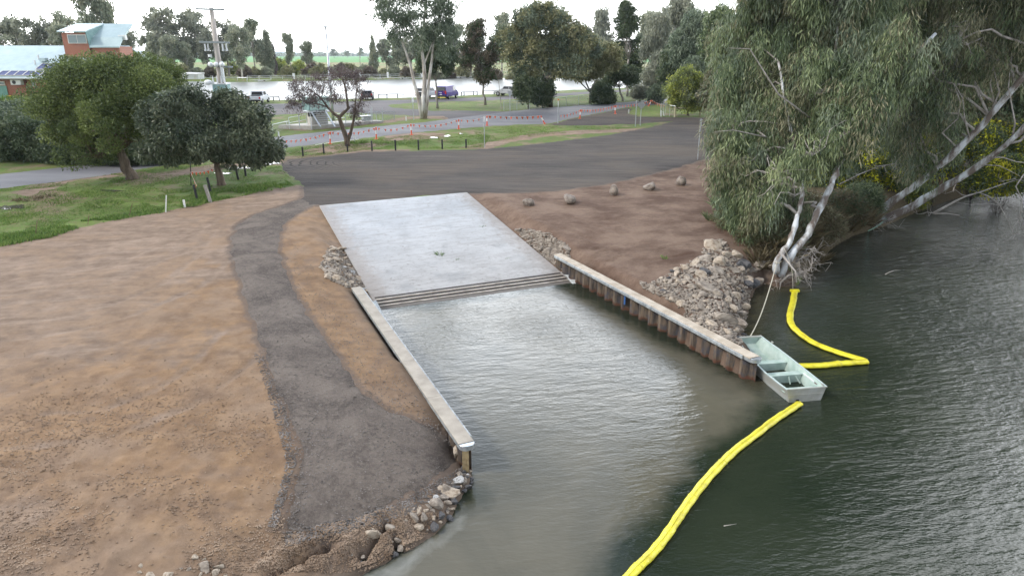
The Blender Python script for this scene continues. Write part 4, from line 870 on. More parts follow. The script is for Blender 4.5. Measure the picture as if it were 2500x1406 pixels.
rivergum('white-barked twin-stemmed river gum at the rock pile with huge weeping blue-grey crown', gb1,
  [[(1893, 668, YA), (1898, 633, YA), (1921, 601, YA+.3), (1937, 566, YA+.6), (1948, 524, YA+1), (1956, 492, YA+1.2), (1958, 438, YA+1.8), (1950, 390, YA+2.2), (1935, 330, YA+3), (1915, 240, YA+4), (1900, 150, YA+5), (.16, .06)],
   [(1908, 680, YA+.1), (1914, 646, YA+.2), (1943, 607, YA+.4), (1975, 572, YA+.8), (1994, 521, YA+1.2), (2020, 479, YA+1.6), (2034, 438, YA+2), (2049, 399, YA+2.4), (2080, 350, YA+3), (2115, 310, YA+3.4), (2140, 274, YA+3.8), (2197, 176, YA+4.5), (2284, 83, YA+5), (.21, .07)],
   [(2049, 399, YA+2.4), (2040, 340, YA+3), (2030, 260, YA+4), (2035, 150, YA+5), (2050, 20, YA+6), (.12, .06)]],
  [(1800, 130, 62, 75, YA+8), (1795, 240, 62, 70, YA+6), (1790, 330, 58, 62, YA+4), (1800, 405, 55, 62, YA+3), (1850, 470, 52, 60, YA+3), (1870, 190, 75, 90, YA+6), (1880, 320, 72, 80, YA+4), (1900, 400, 65, 60, YA+3), (1870, 70, 90, 70, YA+9), (1985, 90, 95, 85, YA+7),
   (1990, 230, 85, 85, YA+4), (2020, 340, 65, 55, YA+3), (2090, 60, 95, 85, YA+6), (2110, 190, 85, 85, YA+4), (2060, 280, 70, 60, YA+2.5), (1930, 10, 110, 70, YA+8), (2060, -60, 150, 100, YA+6), (1880, -120, 130, 110, YA+7), (2050, -230, 190, 120, YA+6), (1930, 520, 40, 45, YA+4), (1905, 430, 34, 40, YA+.8), (1985, 380, 40, 46, YA+1), (2060, 330, 50, 40, YA+1.5), (1860, 500, 36, 44, YA+1.5), (2120, 250, 50, 60, YA+2.5), (2200, 150, 60, 60, YA+3), (1820, 520, 34, 40, YA+2.5), (1790, 470, 34, 40, YA+3)],
  ('weep', 'weep2', 'gum'), [.62, .2, .18], 900, 200, 101, hi=[(1850, -350, YA+6, 4, 3.5), (2050, -330, YA+7, 4.5, 4), (1950, -480, YA+7, 4, 3.5), (2200, -420, YA+7, 4.5, 4), (1750, -230, YA+9, 2.6, 3)], rc=.80, ll=.34, lw=.042, shell=.62, surf=.35,
  branches=[[(1955, 470, YA+1.3), (1940, 478, YA+1), (1925, 470, YA+.6), (1905, 470, YA+.3), (1890, 500, YA), (.045, .012)], [(1940, 478, YA+1), (1938, 450, YA+.8), (1942, 430, YA+.7), (.035, .012)], [(1910, 622, YA), (1930, 648, YA-.4), (1942, 662, YA-.7), (1945, 690, YA-.9), (.06, .03)],
    [(2115, 310, YA+3.4), (2095, 342, YA+2.4), (2075, 340, YA+2), (2062, 335, YA+1.8), (.07, .03)], [(1850, 320, YA+3.5), (1870, 335, YA+2.5), (1790, 318, YA+2), (1745, 322, YA+1.4), (.05, .01)], [(1980, 290, YA+3), (1900, 230, YA+2), (1830, 120, YA+2), (1780, 118, YA+1.5), (.05, .01)]])
gb2 = at(2150, 552); YB = gb2[1]
rivergum('long twin-trunked river gum leaning flat out over the water at the right edge', gb2,
  [[(2110, 545, YB+.4), (2135, 524, YB), (2180, 492, YB-.5), (2266, 428, YB-1.5), (2340, 364, YB-2.4), (2404, 300, YB-3), (2440, 255, YB-3.4), (2500, 187, YB-4), (2580, 80, YB-5), (2640, -20, YB-5.5), (.26, .12)],
   [(2120, 552, YB+.2), (2154, 537, YB-.2), (2228, 505, YB-.8), (2308, 454, YB-1.8), (2404, 396, YB-3), (2461, 351, YB-3.8), (2500, 310, YB-4.2), (2580, 240, YB-5), (2660, 150, YB-6), (.25, .12)]],
  [(2200, 60, 85, 80, YB+1), (2210, 180, 80, 85, YB), (2180, 290, 70, 65, YB-1), (2220, 350, 60, 60, YB-1), (2320, 50, 95, 90, YB), (2320, 170, 80, 80, YB-1), (2290, 270, 60, 70, YB-2), (2440, 50, 95, 90, YB-2), (2440, 150, 70, 55, YB-3), (2330, 330, 40, 50, YB-1), (2250, 400, 40, 36, YB-1.5),
   (2250, -70, 140, 90, YB), (2430, -70, 140, 90, YB-1), (2560, 20, 110, 110, YB-3), (2300, -220, 200, 120, YB), (2500, -220, 200, 130, YB-2), (2650, 0, 160, 160, YB-4), (2150, 120, 60, 60, YB), (2340, 100, 60, 50, YB-4)],
  ('weep', 'weep2', 'gum'), [.45, .40, .15], 950, 130, 102, hi=[(2350, -380, YB, 5, 4.5), (2520, -350, YB-1, 4, 4)], rc=.85, ll=.36, lw=.045,
  branches=[[(2340, 364, YB-2.4), (2300, 325, YB-2.6), (2338, 290, YB-2.8), (2345, 250, YB-3), (2328, 205, YB-3), (.055, .02)], [(2366, 335, YB-2.8), (2355, 290, YB-3), (2350, 240, YB-3), (2330, 205, YB-3.2), (.05, .015)], [(2420, 270, YB-3.2), (2440, 225, YB-3.4), (2425, 165, YB-3.6), (2465, 135, YB-3.6), (.06, .02)], [(2428, 262, YB-3.2), (2418, 205, YB-3.2), (2425, 165, YB-3.2), (.05, .02)],
    [(2461, 351, YB-3.8), (2490, 345, YB-4), (2520, 310, YB-4.2), (2560, 300, YB-4.5), (.09, .04)], [(2400, 385, YB-3), (2450, 385, YB-3.4), (2480, 395, YB-3.6), (2520, 400, YB-3.8), (.05, .02)], [(2380, 402, YB-2.8), (2440, 405, YB-3.2), (2490, 430, YB-3.4), (.04, .015)], [(2470, 345, YB-3.8), (2478, 300, YB-3.8), (2462, 215, YB-3.8), (2470, 130, YB-3.8), (.06, .015)]])
# trees crowding the bank behind the river gums
for i, (px, py, Y, rx, ry, lb, lm, bm) in enumerate([
  (1860, 200, 58, 120, 170, 'dense dark tree filling the space behind the left half of the big river gum', ('deep', 'weep'), 'dark'), (2060, 220, 56, 120, 170, 'dense dark tree behind the twin stems of the big river gum', ('deep', 'weep'), 'dark'),
  (2260, 240, 55, 120, 170, 'dense green tree behind the leaning twin trunks', ('deep', 'weep2'), 'dark'), (2440, 160, 56, 130, 190, 'dense dark tree behind the far right leaning trunks', ('deep', 'weep2'), 'dark'), (2620, 200, 58, 120, 220, 'dense dark tree on the bank running off the right edge', ('deep', 'weep'), 'dark'),
  (1960, 60, 66, 160, 150, 'tall shadowy tree high behind the river gums', 'deep', 'dark'), (2240, 40, 66, 180, 160, 'second tall shadowy tree high behind the leaning trunks', 'deep', 'dark')]):
    tree(lb, 'tree', gat(px, Y), [(px, py, rx, ry, 0), (px-rx*.5, py+ry*.5, rx*.6, ry*.5, -1), (px+rx*.5, py+ry*.5, rx*.6, ry*.5, -1), (px, py-ry*.6, rx*.8, ry*.5, 0)], 'mid', lm, bm, .25, 460, 80, fork=.35, seed=120+i, rc=1.1, ll=.42, lw=.15, droop=.7)
for i, (px, py, Y, rx, ry, lb) in enumerate([(2130, 400, 48, 90, 62, 'yellow-flowering wattle shrub between the twin stems and the leaning trunks'), (2010, 450, 47, 60, 50, 'wattle shrub with scattered yellow flowers behind the twin stems'), (2280, 380, 49, 70, 55, 'yellow-flecked wattle shrub above the lower leaning trunk base'),
     (2440, 420, 47, 80, 58, 'large bright yellow-flowering wattle shrub overhanging the water at the right edge'), (2380, 340, 50, 70, 50, 'wattle shrub behind the middle of the leaning trunks'), (2530, 350, 50, 80, 70, 'wattle shrub cut by the right edge above the water'), (1800, 455, 44, 40, 45, 'low wattle shrub with few yellow flowers beside the rightmost boulder')]):
    tree(lb, 'shrub', gat(px, Y), [(px, py, rx, ry, 0), (px-rx*.4, py+ry*.4, rx*.5, ry*.5, -.4), (px+rx*.4, py+ry*.4, rx*.5, ry*.5, -.4)], 'mid', ('wattle', 'deep', 'flower'), 'dark', .08, 300, 80, name='wattle_shrub', fork=.2, seed=140+i, rc=.6, ll=.20, lw=.09, pw=[.42, .44, .14] if i in (0, 3, 5) else [.35, .6, .05])
# reeds, dead twigs and litter along the right bank
def tuft(rs, c, r, n, h, mt_n, v_, t_, lean=.5, wdt=.018):
    a = rs.rand(n)*6.283; q = np.sqrt(rs.rand(n))*r; b0 = np.stack([c[0]+np.cos(a)*q, c[1]+np.sin(a)*q, np.full(n, c[2]-.03)], 1)
    d = np.stack([np.cos(a)*lean*rs.rand(n), np.sin(a)*lean*rs.rand(n), np.ones(n)], 1)+rs.normal(size=(n, 3))*.25*lean; d /= np.linalg.norm(d, axis=1)[:, None]
    L = h*(.5+.7*rs.rand(n))[:, None]; s = np.stack([-np.sin(a+rs.rand(n)*3), np.cos(a+rs.rand(n)*3), np.zeros(n)], 1)*wdt
    v = np.stack([b0-s, b0+s, b0+d*L*.6+s*.7+np.array([0, 0, -.0]), b0+d*L+np.array([0, 0, -.12])*L*lean], 1); v_.append(v.reshape(-1, 3)); t_.append(np.repeat(np.clip(.5+.3*rs.normal(size=n), 0, 1), 4))
rs = np.random.RandomState(9)
RD = [(1815, 545), (1825, 565), (1850, 590), (1870, 560), (1840, 540), (1880, 600), (1900, 570), (1860, 520), (1820, 510), (1925, 540), (1890, 620), (1960, 590), (2000, 575), (1980, 620), (2030, 560), (1990, 545), (2060, 540), (2090, 530), (1850, 560), (1910, 600), (1800, 520), (1830, 480), (1950, 560), (1870, 480), (1910, 500)]
for i, (a, b_) in enumerate(RD):
    c = at(a, b_); vv, tv = [], []; hh_ = .5+.5*rs.rand()
    for k in range(7): q = c+np.array([rs.normal()*.35, rs.normal()*.4, 0]); q[2] = max(Hs(q[0], q[1]), .02); tuft(rs, q-c, .45, 120, hh_*1.25, None, vv, tv, 1.0, .02)
    root = thing('reed_clump', c, 'dry brown reed clump, %s of those on the bank between wattles and river gum roots' % ORD[i], 'reeds', 'reed clumps on the right bank')
    leafobj('stems', np.concatenate(vv), np.concatenate(tv), LM['soft' if i in (0, 1, 4, 20) else 'dry'], root)
for i, (px, py, rx, ry, dY, lms_, lb) in enumerate([(1965, 520, 40, 40, .5, ('dry', 'weep2'), 'dry brushy shrub behind the twin trunks of the river gum'), (2060, 510, 46, 36, .3, ('deep', 'dry'), 'dark tangled shrub on the bank between the twin trunks and the leaning trunks'), (2010, 555, 38, 26, -.3, ('dry', 'weep2'), 'low brown brush on the bank lip above the shaded water'),
  (1860, 560, 40, 36, .3, ('dry', 'soft'), 'straw-coloured brush beside the eroded earth at the top of the rock heap'), (2105, 490, 40, 40, 1.2, ('deep', 'weep'), 'dark green shrub just left of the leaning trunk bases'), (1905, 590, 30, 30, .8, ('dry', 'deep'), 'brown brush directly behind the white trunk base'), (2220, 470, 50, 34, 1.5, ('deep', 'wattle'), 'low dark shrub behind the lower leaning trunk'), (1800, 530, 34, 26, .5, ('soft', 'dry'), 'fresh green low shrub at the edge of the bare earth under the hanging leaves'), (2320, 450, 60, 36, 2.5, ('deep', 'wattle'), 'yellow-flecked dark shrub above the bare fallen branch')]):
    b_ = at(px, py+ry); tree(lb, 'shrub', b_, [(px, py, rx, ry, dY), (px-rx*.4, py+ry*.3, rx*.6, ry*.6, dY-.4), (px+rx*.4, py+ry*.3, rx*.6, ry*.6, dY-.4)], 'mid', lms_, 'dead', .05, 170, 90, name='bank_scrub', fork=.3, seed=180+i, rc=.5, ll=.28, lw=.035, droop=.1, lobes=0)
# dead fallen branches
def twigs(label, px, Y, r0, seed, n=5, nm='dead_branch', mtn='dead', spread=1.0, drop=.4):
    rs = np.random.RandomState(seed); pts = [P(a, b_, Y+(c_[0] if c_ else 0)) for a, b_, *c_ in px]; mb = MB(); k = len(pts); mb.tube(pts, [r0*(1-.75*i/(k-1)) for i in range(k)], 6)
    for i in range(n):
        j = rs.randint(0, k-1); a = pts[j]+(pts[j+1]-pts[j])*rs.rand(); d = rs.normal(size=3)*spread; d[2] = -abs(d[2])*drop+.1; b_ = a+d
        w_ = wobble(a, b_, 4, .8, rs); mb.tube(w_, [r0*.35*(1-.8*q/4) for q in range(5)], 4)
        for q in range(2): e = w_[2+q]; f = e+rs.normal(size=3)*spread*.45; mb.tube(wobble(e, f, 3, .8, rs), [r0*.16, r0*.13, r0*.1, r0*.05], 3)
    return tag(mb.build(nm, BM[mtn], smooth=True), label, 'branch', 'dead branches along the right bank')
twigs('bare fallen branch dipping into the water below the lower leaning trunk', [(2279, 521), (2302, 508), (2335, 490), (2359, 479), (2400, 467), (2436, 454), (2480, 440)], YB-2.5, .075, 1, 5)
twigs('short broken stick floating below the bare fallen branch', [(2284, 522), (2310, 521), (2343, 526)], YB-3.6, .035, 2, 1, spread=.2)
twigs('fan of thin dead twigs hanging over the water at the far right', [(2390, 470), (2415, 480), (2440, 500), (2452, 524), (2470, 560), (2478, 575)], YB-4, .035, 3, 9, spread=.9, drop=.9)
twigs('second fan of thin dead twigs reaching out of the right edge', [(2500, 425), (2480, 455), (2495, 490), (2490, 530), (2500, 570)], YB-4.5, .04, 4, 9, spread=.9, drop=.9)
twigs('grey dead bough across the roots of the leaning trunks', [(2010, 590), (2040, 580), (2085, 566), (2140, 545), (2190, 530)], YB-1.0, .07, 5, 22, spread=.75, drop=.5)
twigs('tangled dead bough between twin stems and leaning trunks', [(1990, 545), (2030, 535), (2080, 522), (2120, 505), (2150, 480)], YB, .06, 6, 22, spread=.9, drop=.3)
twigs('dead bough hanging over the water left of the leaning trunk bases', [(2030, 600), (2060, 605), (2100, 600), (2130, 610)], YB-3, .03, 7, 16, spread=.6, drop=.8)
twigs('thin dead branch arching between the river gum stems', [(2050, 450), (2100, 425), (2150, 405), (2190, 400)], YB-2, .04, 8, 12, spread=.8)
twigs('tangle of grey twigs around the roots of the twin-stemmed river gum', [(1905, 690), (1925, 672), (1950, 668), (1975, 660), (1985, 640)], YA-.2, .05, 9, 44, spread=.5, drop=.8)
twigs('second tangle of grey twigs trailing in the water beside the river gum roots', [(1900, 640), (1940, 640), (1975, 620), (1990, 600)], YA+.5, .05, 10, 40, spread=.6, drop=.8)
twigs('small bent white stick poking out of open water right of the yellow boom', [(2161, 670), (2172, 664), (2185, 660), (2199, 660)], 31.9, .022, 11, 0)
twigs('straight pale stick floating on dark water right of the long yellow boom', [(1767, 1283), (1798, 1278)], 13.2, .012, 12, 0)

# ================================================================== FAR BANK, BEHIND THE BUILDING
# two gum and two bush meshes shared by the far trees, then individuals
def proto_far(kind, lm, bm, seed):
    rs = np.random.RandomState(seed); mb = MB()
    def lobes(n, zc, zr, rx, r0, r1):
        o = []
        for i in range(n):
            z = zc+zr*(2*(i+.5)/n-1); k = math.sqrt(max(.08, 1-((z-zc)/(zr*1.15))**2)); a_ = rs.rand()*6.28; q = rx*k*(.35+.65*rs.rand()); r = rs.uniform(r0, r1); o.append(((q*math.cos(a_), q*math.sin(a_), z+rs.normal()*.03), (r, r, r*rs.uniform(.6, .95))))
        return o
    if kind == 'gum': B = lobes(11, .66, .30, .24, .09, .16); mb.tube([(0, 0, 0), (.015, 0, .2), (-.015, 0, .42), (.02, 0, .7)], [.022, .018, .013, .006], 6)
    elif kind == 'spread': B = lobes(14, .62, .28, .42, .10, .19); mb.tube([(0, 0, 0), (.01, 0, .2), (-.01, 0, .42)], [.03, .025, .018], 6)
    elif kind == 'cone': B = [((0, 0, .3), (.2, .2, .2)), ((.04, 0, .52), (.16, .16, .16)), ((-.03, 0, .68), (.12, .12, .14)), ((0, 0, .86), (.08, .08, .13)), ((-.12, 0, .45), (.1, .1, .1))]; mb.tube([(0, 0, 0), (0, 0, .5)], [.02, .01], 6)
    else: B = [((0, 0, .5), (.5, .5, .42)), ((-.45, 0, .35), (.32, .3, .3)), ((.45, 0, .38), (.32, .3, .3)), ((.15, 0, .8), (.25, .25, .18))]; mb.tube([(0, 0, 0), (0, 0, .4)], [.03, .015], 5)
    B = [(np.array(a), np.array(b)) for a, b in B]; sc = 1 if kind != 'bush' else 1.2
    v, t, cc = crown(rs, B, 150, 44, .070*sc*(1.5 if kind == 'bush' else 1), .045*sc*(1.5 if kind == 'bush' else 1), .026*sc*(1.5 if kind == 'bush' else 1), .4, .45, (1, 1, .8), .7)
    for b_ in B: limbs(mb, rs, np.array([0, 0, .35 if kind != 'bush' else .2]), .010, [b_[0]], amp=.5, tip=.4); limbs(mb, rs, b_[0], .005, cc[np.argsort(np.linalg.norm(cc-b_[0], axis=1))][::4][:6])
    r = bpy.data.objects.new('far_tree' if kind != 'bush' else 'far_bush', None); COL.objects.link(r)
    mb.build('trunk', BM[bm], r); leafobj('crown', v, t, LM[lm], r); return r
PROT = {}
def far(kind, lm, bm, px, Y, h_px, wd, label, group, cat='tree'):
    key = (kind, lm, bm, (px*7) % 2); b_ = gat(px, Y)
    if key not in PROT: o = proto_far(kind, lm, bm, 200+len(PROT)); PROT[key] = o
    else: o = copy_tree(PROT[key])
    h = h_px*mpp(Y); o.location = tuple(b_); o.scale = (h*wd, h*wd, h); o.rotation_euler = (0, 0, (px*.37) % 6.28); return tag(o, label, cat, group)
GL = 'gum trees behind the brick building'
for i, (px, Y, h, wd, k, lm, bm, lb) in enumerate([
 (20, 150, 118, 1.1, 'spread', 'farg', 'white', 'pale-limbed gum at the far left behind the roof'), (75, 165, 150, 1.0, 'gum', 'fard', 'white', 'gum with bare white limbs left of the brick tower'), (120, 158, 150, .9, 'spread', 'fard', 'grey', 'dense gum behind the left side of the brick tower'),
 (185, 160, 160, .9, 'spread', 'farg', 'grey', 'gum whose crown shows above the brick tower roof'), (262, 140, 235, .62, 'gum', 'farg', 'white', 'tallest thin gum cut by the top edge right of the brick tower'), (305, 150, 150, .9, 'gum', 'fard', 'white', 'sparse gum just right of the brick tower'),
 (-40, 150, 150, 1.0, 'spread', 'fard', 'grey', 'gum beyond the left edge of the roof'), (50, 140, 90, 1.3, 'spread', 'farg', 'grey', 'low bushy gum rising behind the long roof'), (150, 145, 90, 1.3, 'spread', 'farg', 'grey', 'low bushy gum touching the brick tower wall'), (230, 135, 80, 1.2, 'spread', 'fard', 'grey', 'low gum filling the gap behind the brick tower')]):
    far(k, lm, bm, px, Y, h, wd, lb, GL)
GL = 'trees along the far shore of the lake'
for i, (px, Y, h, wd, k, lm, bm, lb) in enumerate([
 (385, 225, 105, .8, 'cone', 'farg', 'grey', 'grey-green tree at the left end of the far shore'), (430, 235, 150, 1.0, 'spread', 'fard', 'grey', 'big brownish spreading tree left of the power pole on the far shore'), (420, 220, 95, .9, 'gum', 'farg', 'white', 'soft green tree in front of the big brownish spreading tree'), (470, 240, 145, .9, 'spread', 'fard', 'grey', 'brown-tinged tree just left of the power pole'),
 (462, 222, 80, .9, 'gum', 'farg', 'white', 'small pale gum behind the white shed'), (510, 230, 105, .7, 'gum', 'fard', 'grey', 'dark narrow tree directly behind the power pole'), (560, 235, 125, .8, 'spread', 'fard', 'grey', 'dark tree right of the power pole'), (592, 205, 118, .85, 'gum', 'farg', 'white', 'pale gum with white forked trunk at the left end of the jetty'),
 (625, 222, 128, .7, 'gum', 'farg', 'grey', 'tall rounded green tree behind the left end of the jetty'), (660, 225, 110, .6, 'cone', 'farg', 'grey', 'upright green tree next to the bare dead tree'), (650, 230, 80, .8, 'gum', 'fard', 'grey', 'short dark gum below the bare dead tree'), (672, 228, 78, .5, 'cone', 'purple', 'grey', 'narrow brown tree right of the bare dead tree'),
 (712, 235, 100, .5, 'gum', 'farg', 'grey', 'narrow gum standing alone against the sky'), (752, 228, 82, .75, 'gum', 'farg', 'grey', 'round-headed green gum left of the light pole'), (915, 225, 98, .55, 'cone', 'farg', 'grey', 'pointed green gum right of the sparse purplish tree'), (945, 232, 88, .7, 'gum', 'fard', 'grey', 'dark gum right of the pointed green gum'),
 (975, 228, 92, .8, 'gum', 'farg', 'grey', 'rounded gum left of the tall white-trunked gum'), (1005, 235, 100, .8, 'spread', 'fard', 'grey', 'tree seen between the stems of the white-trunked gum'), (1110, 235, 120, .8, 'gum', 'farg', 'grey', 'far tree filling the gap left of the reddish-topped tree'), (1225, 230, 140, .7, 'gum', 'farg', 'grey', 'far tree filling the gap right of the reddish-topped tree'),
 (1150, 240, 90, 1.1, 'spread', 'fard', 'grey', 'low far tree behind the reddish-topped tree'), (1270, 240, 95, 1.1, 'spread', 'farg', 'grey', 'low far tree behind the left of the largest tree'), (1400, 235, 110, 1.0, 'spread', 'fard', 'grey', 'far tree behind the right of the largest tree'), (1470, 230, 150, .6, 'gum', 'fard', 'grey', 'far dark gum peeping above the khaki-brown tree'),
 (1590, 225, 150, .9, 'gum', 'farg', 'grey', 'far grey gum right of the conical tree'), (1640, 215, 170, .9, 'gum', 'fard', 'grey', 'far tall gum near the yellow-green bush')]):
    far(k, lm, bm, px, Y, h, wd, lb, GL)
for i, (px, Y, h, wd, lb) in enumerate([(816, 1250, 22, 1.0, 'leftmost of the three lone paddock trees on the skyline'), (848, 1300, 18, 1.1, 'middle of the three lone paddock trees on the skyline'), (880, 1250, 25, .8, 'rightmost of the three lone paddock trees on the skyline')]):
    far('spread', 'fard', 'grey', px, Y, h, wd, lb, 'lone paddock trees on the skyline')
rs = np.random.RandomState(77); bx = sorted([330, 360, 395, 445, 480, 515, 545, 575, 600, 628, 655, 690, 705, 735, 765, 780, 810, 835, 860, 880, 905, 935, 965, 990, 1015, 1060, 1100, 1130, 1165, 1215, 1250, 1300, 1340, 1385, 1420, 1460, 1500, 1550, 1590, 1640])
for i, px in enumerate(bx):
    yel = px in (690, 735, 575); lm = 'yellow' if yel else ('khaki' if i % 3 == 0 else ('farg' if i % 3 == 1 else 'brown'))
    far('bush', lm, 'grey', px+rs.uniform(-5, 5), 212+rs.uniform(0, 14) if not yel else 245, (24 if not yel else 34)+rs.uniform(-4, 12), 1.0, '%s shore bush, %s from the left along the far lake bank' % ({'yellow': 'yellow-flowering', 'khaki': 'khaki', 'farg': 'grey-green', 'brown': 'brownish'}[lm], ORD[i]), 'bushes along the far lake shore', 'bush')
# distant tree belts on the horizon: nobody could count them
rs = np.random.RandomState(5); B = []
for i in range(420):
    x = rs.uniform(-2400, 2400); y = rs.uniform(2300, 3000); B.append((np.array([x, y, 6+rs.rand()*3]), np.array([22+30*rs.rand(), 10, 6+4*rs.rand()])))
v, t, cc = crown(rs, B, 3200, 9, 7, 6, 5, 0, .3, (1, 1, .6), .8)
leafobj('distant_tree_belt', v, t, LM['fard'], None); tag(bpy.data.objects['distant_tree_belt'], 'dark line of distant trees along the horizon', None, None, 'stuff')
b_ = gat(662, 232); mb = MB(); Y = 232
mb.tube([P(662, 185, Y), P(660, 130, Y), P(658, 100, Y), P(652, 82, Y), P(645, 62, Y)], [.35, .22, .15, .1, .04], 6); mb.tube([P(660, 130, Y), P(666, 110, Y), P(674, 98, Y)], [.1, .06, .03], 5); mb.tube([P(658, 100, Y), P(648, 84, Y), P(644, 75, Y)], [.08, .05, .03], 5); mb.tube([P(660, 115, Y), P(668, 104, Y), P(676, 100, Y)], [.06, .05, .03], 5)
tag(mb.build('dead_tree', BM['white']), 'bare dead white tree poking above the far shore trees', 'tree')
# ================================================================== ROCKS
M_ROCKG = mat('grey_rock', (.165, .138, .112), (.37, .32, .265), 1.2, .9, .5, 9, c3=(.26, .222, .182))
M_ROCKT = mat('tan_rock', (.23, .175, .125), (.43, .36, .285), 2.2, .9, .5, 9, c3=(.38, .32, .25))
M_ROCKD = mat('damp_dark_rock', (.045, .045, .048), (.13, .125, .125), 2.6, .7, .5, 9)
M_BOULD = mat('weathered_boulder', (.125, .10, .082), (.29, .25, .21), 1.8, .9, .6, 7, c3=(.22, .185, .155))
M_ROCKP = mat('pale_clay_rock', (.20, .185, .165), (.37, .345, .315), 2.5, .9, .4, 8, c3=(.47, .47, .46))
def rockmesh(seed, sub=2, k=13, round_=.0, mt=None, sc=(1, 1, 1)):
    rs = np.random.RandomState(seed); bm = bmesh.new(); bmesh.ops.create_icosphere(bm, subdivisions=sub, radius=1)
    nn = rs.normal(size=(k, 3)); nn /= np.linalg.norm(nn, axis=1)[:, None]; dd = .44+.42*rs.rand(k)
    for v in bm.verts:
        d = np.array(v.co); d /= np.linalg.norm(d); dots = nn@d; r = min([1.15]+[dd[i]/dots[i] for i in range(k) if dots[i] > .12])
        r = r*(1-round_)+round_; r *= 1+.015*math.sin(d[0]*9+seed)*math.cos(d[1]*8+d[2]*7); v.co = Vector(d*r*np.array(sc))
    me = bpy.data.meshes.new('rock'); bm.to_mesh(me); bm.free(); me.materials.append(mt); 
    if round_ > .3: me.polygons.foreach_set('use_smooth', [True]*len(me.polygons))
    return me
RM = {}
for nm, mt in (('g', M_ROCKG), ('t', M_ROCKT), ('d', M_ROCKD), ('p', M_ROCKP)):
    RM[nm] = [rockmesh(300+i*7+ord(nm), 3, 8+i % 4, 0, mt) for i in range(6)]
def rock(kind, pos, s, rs, label, group, name='rock', flat=.7, cat='rock'):
    o = bpy.data.objects.new(name, RM[kind][rs.randint(6)]); COL.objects.link(o); o.location = tuple(float(q) for q in pos)
    o.scale = (s*rs.uniform(.85, 1.25), s*rs.uniform(.7, 1.05), s*rs.uniform(flat*.8, flat*1.15)); o.rotation_euler = (rs.uniform(-.5, .5), rs.uniform(-.5, .5), rs.uniform(0, 6.28)); return tag(o, label, cat, group)
def poly_samples(poly, n, rs):
    p = np.array(poly, float); x0, y0 = p.min(0); x1, y1 = p.max(0); out_ = []
    while len(out_) < n:
        a = rs.uniform(x0, x1, 4*n); b = rs.uniform(y0, y1, 4*n); m = sdf(a, b, poly) > 0; out_ += list(zip(a[m], b[m]))
    return np.array(out_[:n])
def pile(poly_px, sizes, kinds, pw, label, group, seed, lift=.25, nsmall=0, small=(.04, .10), bias=None):
    rs = np.random.RandomState(seed); placed = []
    cand = poly_samples(poly_px, 6000, rs); X, Y, Z = atm(cand[:, 0], cand[:, 1]); ci = 0
    for s in sorted(sizes, reverse=True):
        for tr_ in range(60):
            ci = (ci+1) % len(X); 
            if bias is not None and rs.rand() > bias(cand[ci], s): continue
            if all((X[ci]-q[0])**2+(Y[ci]-q[1])**2 > (.72*(s+q[2]))**2 for q in placed): break
        else: continue
        placed.append((X[ci], Y[ci], s, ci))
    for x, y, s, c_ in placed:
        k = kinds[rs.choice(len(kinds), p=pw)]; z = Hs(x, y); 
        if z < .12 and k != 'd' and rs.rand() < .6: k = 'd'
        lb, gp = label if isinstance(label, tuple) else (label, group); rock(k, (x, y, z+s*lift), s, rs, label, group)
    if nsmall:
        c2 = poly_samples(poly_px, nsmall, rs); return c2
SMALLV = []
def rubble(name, polys, n, sz, mt, label, seed, lift=.3, zlim=-.05):
    rs = np.random.RandomState(seed); V = []; F_ = []; base = []
    for q in range(5):
        bm = bmesh.new(); bmesh.ops.create_icosphere(bm, subdivisions=1, radius=1); v0 = np.array([v.co for v in bm.verts]); f0 = np.array([[v.index for v in f.verts] for f in bm.faces]); bm.free()
        v0 = v0*(1+.22*rs.normal(size=(len(v0), 1))); base.append((v0, f0))
    nv = 0
    for poly, frac in polys:
        k = int(n*frac); c = poly_samples(poly, k*2 if name == 'soil_clods' else k, rs)
        if name == 'soil_clods': x, y, z = atm(c[:, 0], c[:, 1]); pr_ = np.clip(.5+1.8*fbm(x*.7, y*.7, 4, 71), .04, 1)*sst(21, 12.5, y); c = c[rs.rand(len(c)) < pr_]; k = len(c)
        x, y, z = atm(c[:, 0], c[:, 1]); z = H(x, y, name != 'gravel_stones') if k < 60000 else z
        s = rs.uniform(sz[0], sz[1], k)**1.0; m = z > zlim
        for i in np.where(m)[0]:
            v0, f0 = base[rs.randint(5)]; a = rs.rand()*6.28; ca, sa = math.cos(a), math.sin(a); q = v0*s[i]*np.array([1.2, .9, .65]); V.append(np.stack([q[:, 0]*ca-q[:, 1]*sa+x[i], q[:, 0]*sa+q[:, 1]*ca+y[i], q[:, 2]+z[i]+s[i]*lift], 1)); F_.append(f0+nv); nv += len(v0)
    return tag(npmesh(name, np.concatenate(V), np.concatenate(F_), mt), label, None, None, 'stuff')
rs = np.random.RandomState(12)
PR = [(1560, 712), (1610, 680), (1665, 652), (1710, 625), (1722, 590), (1760, 585), (1800, 622), (1835, 655), (1838, 700), (1828, 740), (1822, 780), (1816, 820), (1806, 845), (1740, 812), (1650, 763)]
pile(PR, [.38]*6+[.31]*10+[.24]*22+[.165]*46+[.115]*96, 'gtd', (.50, .44, .06), 'grey-tan riprap rock heaped between the right sheet pile wall and the river', 'riprap rocks behind the right wall', 21,
     lift=.16, bias=lambda p, s: 1 if s < .18 else (1.0 if p[0] > (1690 if s > .28 else 1650) else .12))
pile([(1800, 640), (1840, 650), (1870, 660), (1910, 690), (1880, 705), (1845, 720), (1820, 700)], [.42]*3+[.33]*5+[.25]*6, 'gdt', (.45, .40, .15), 'dark damp shore rock between the riprap heap and the river gum roots', 'shore rocks below the river gum', 22)
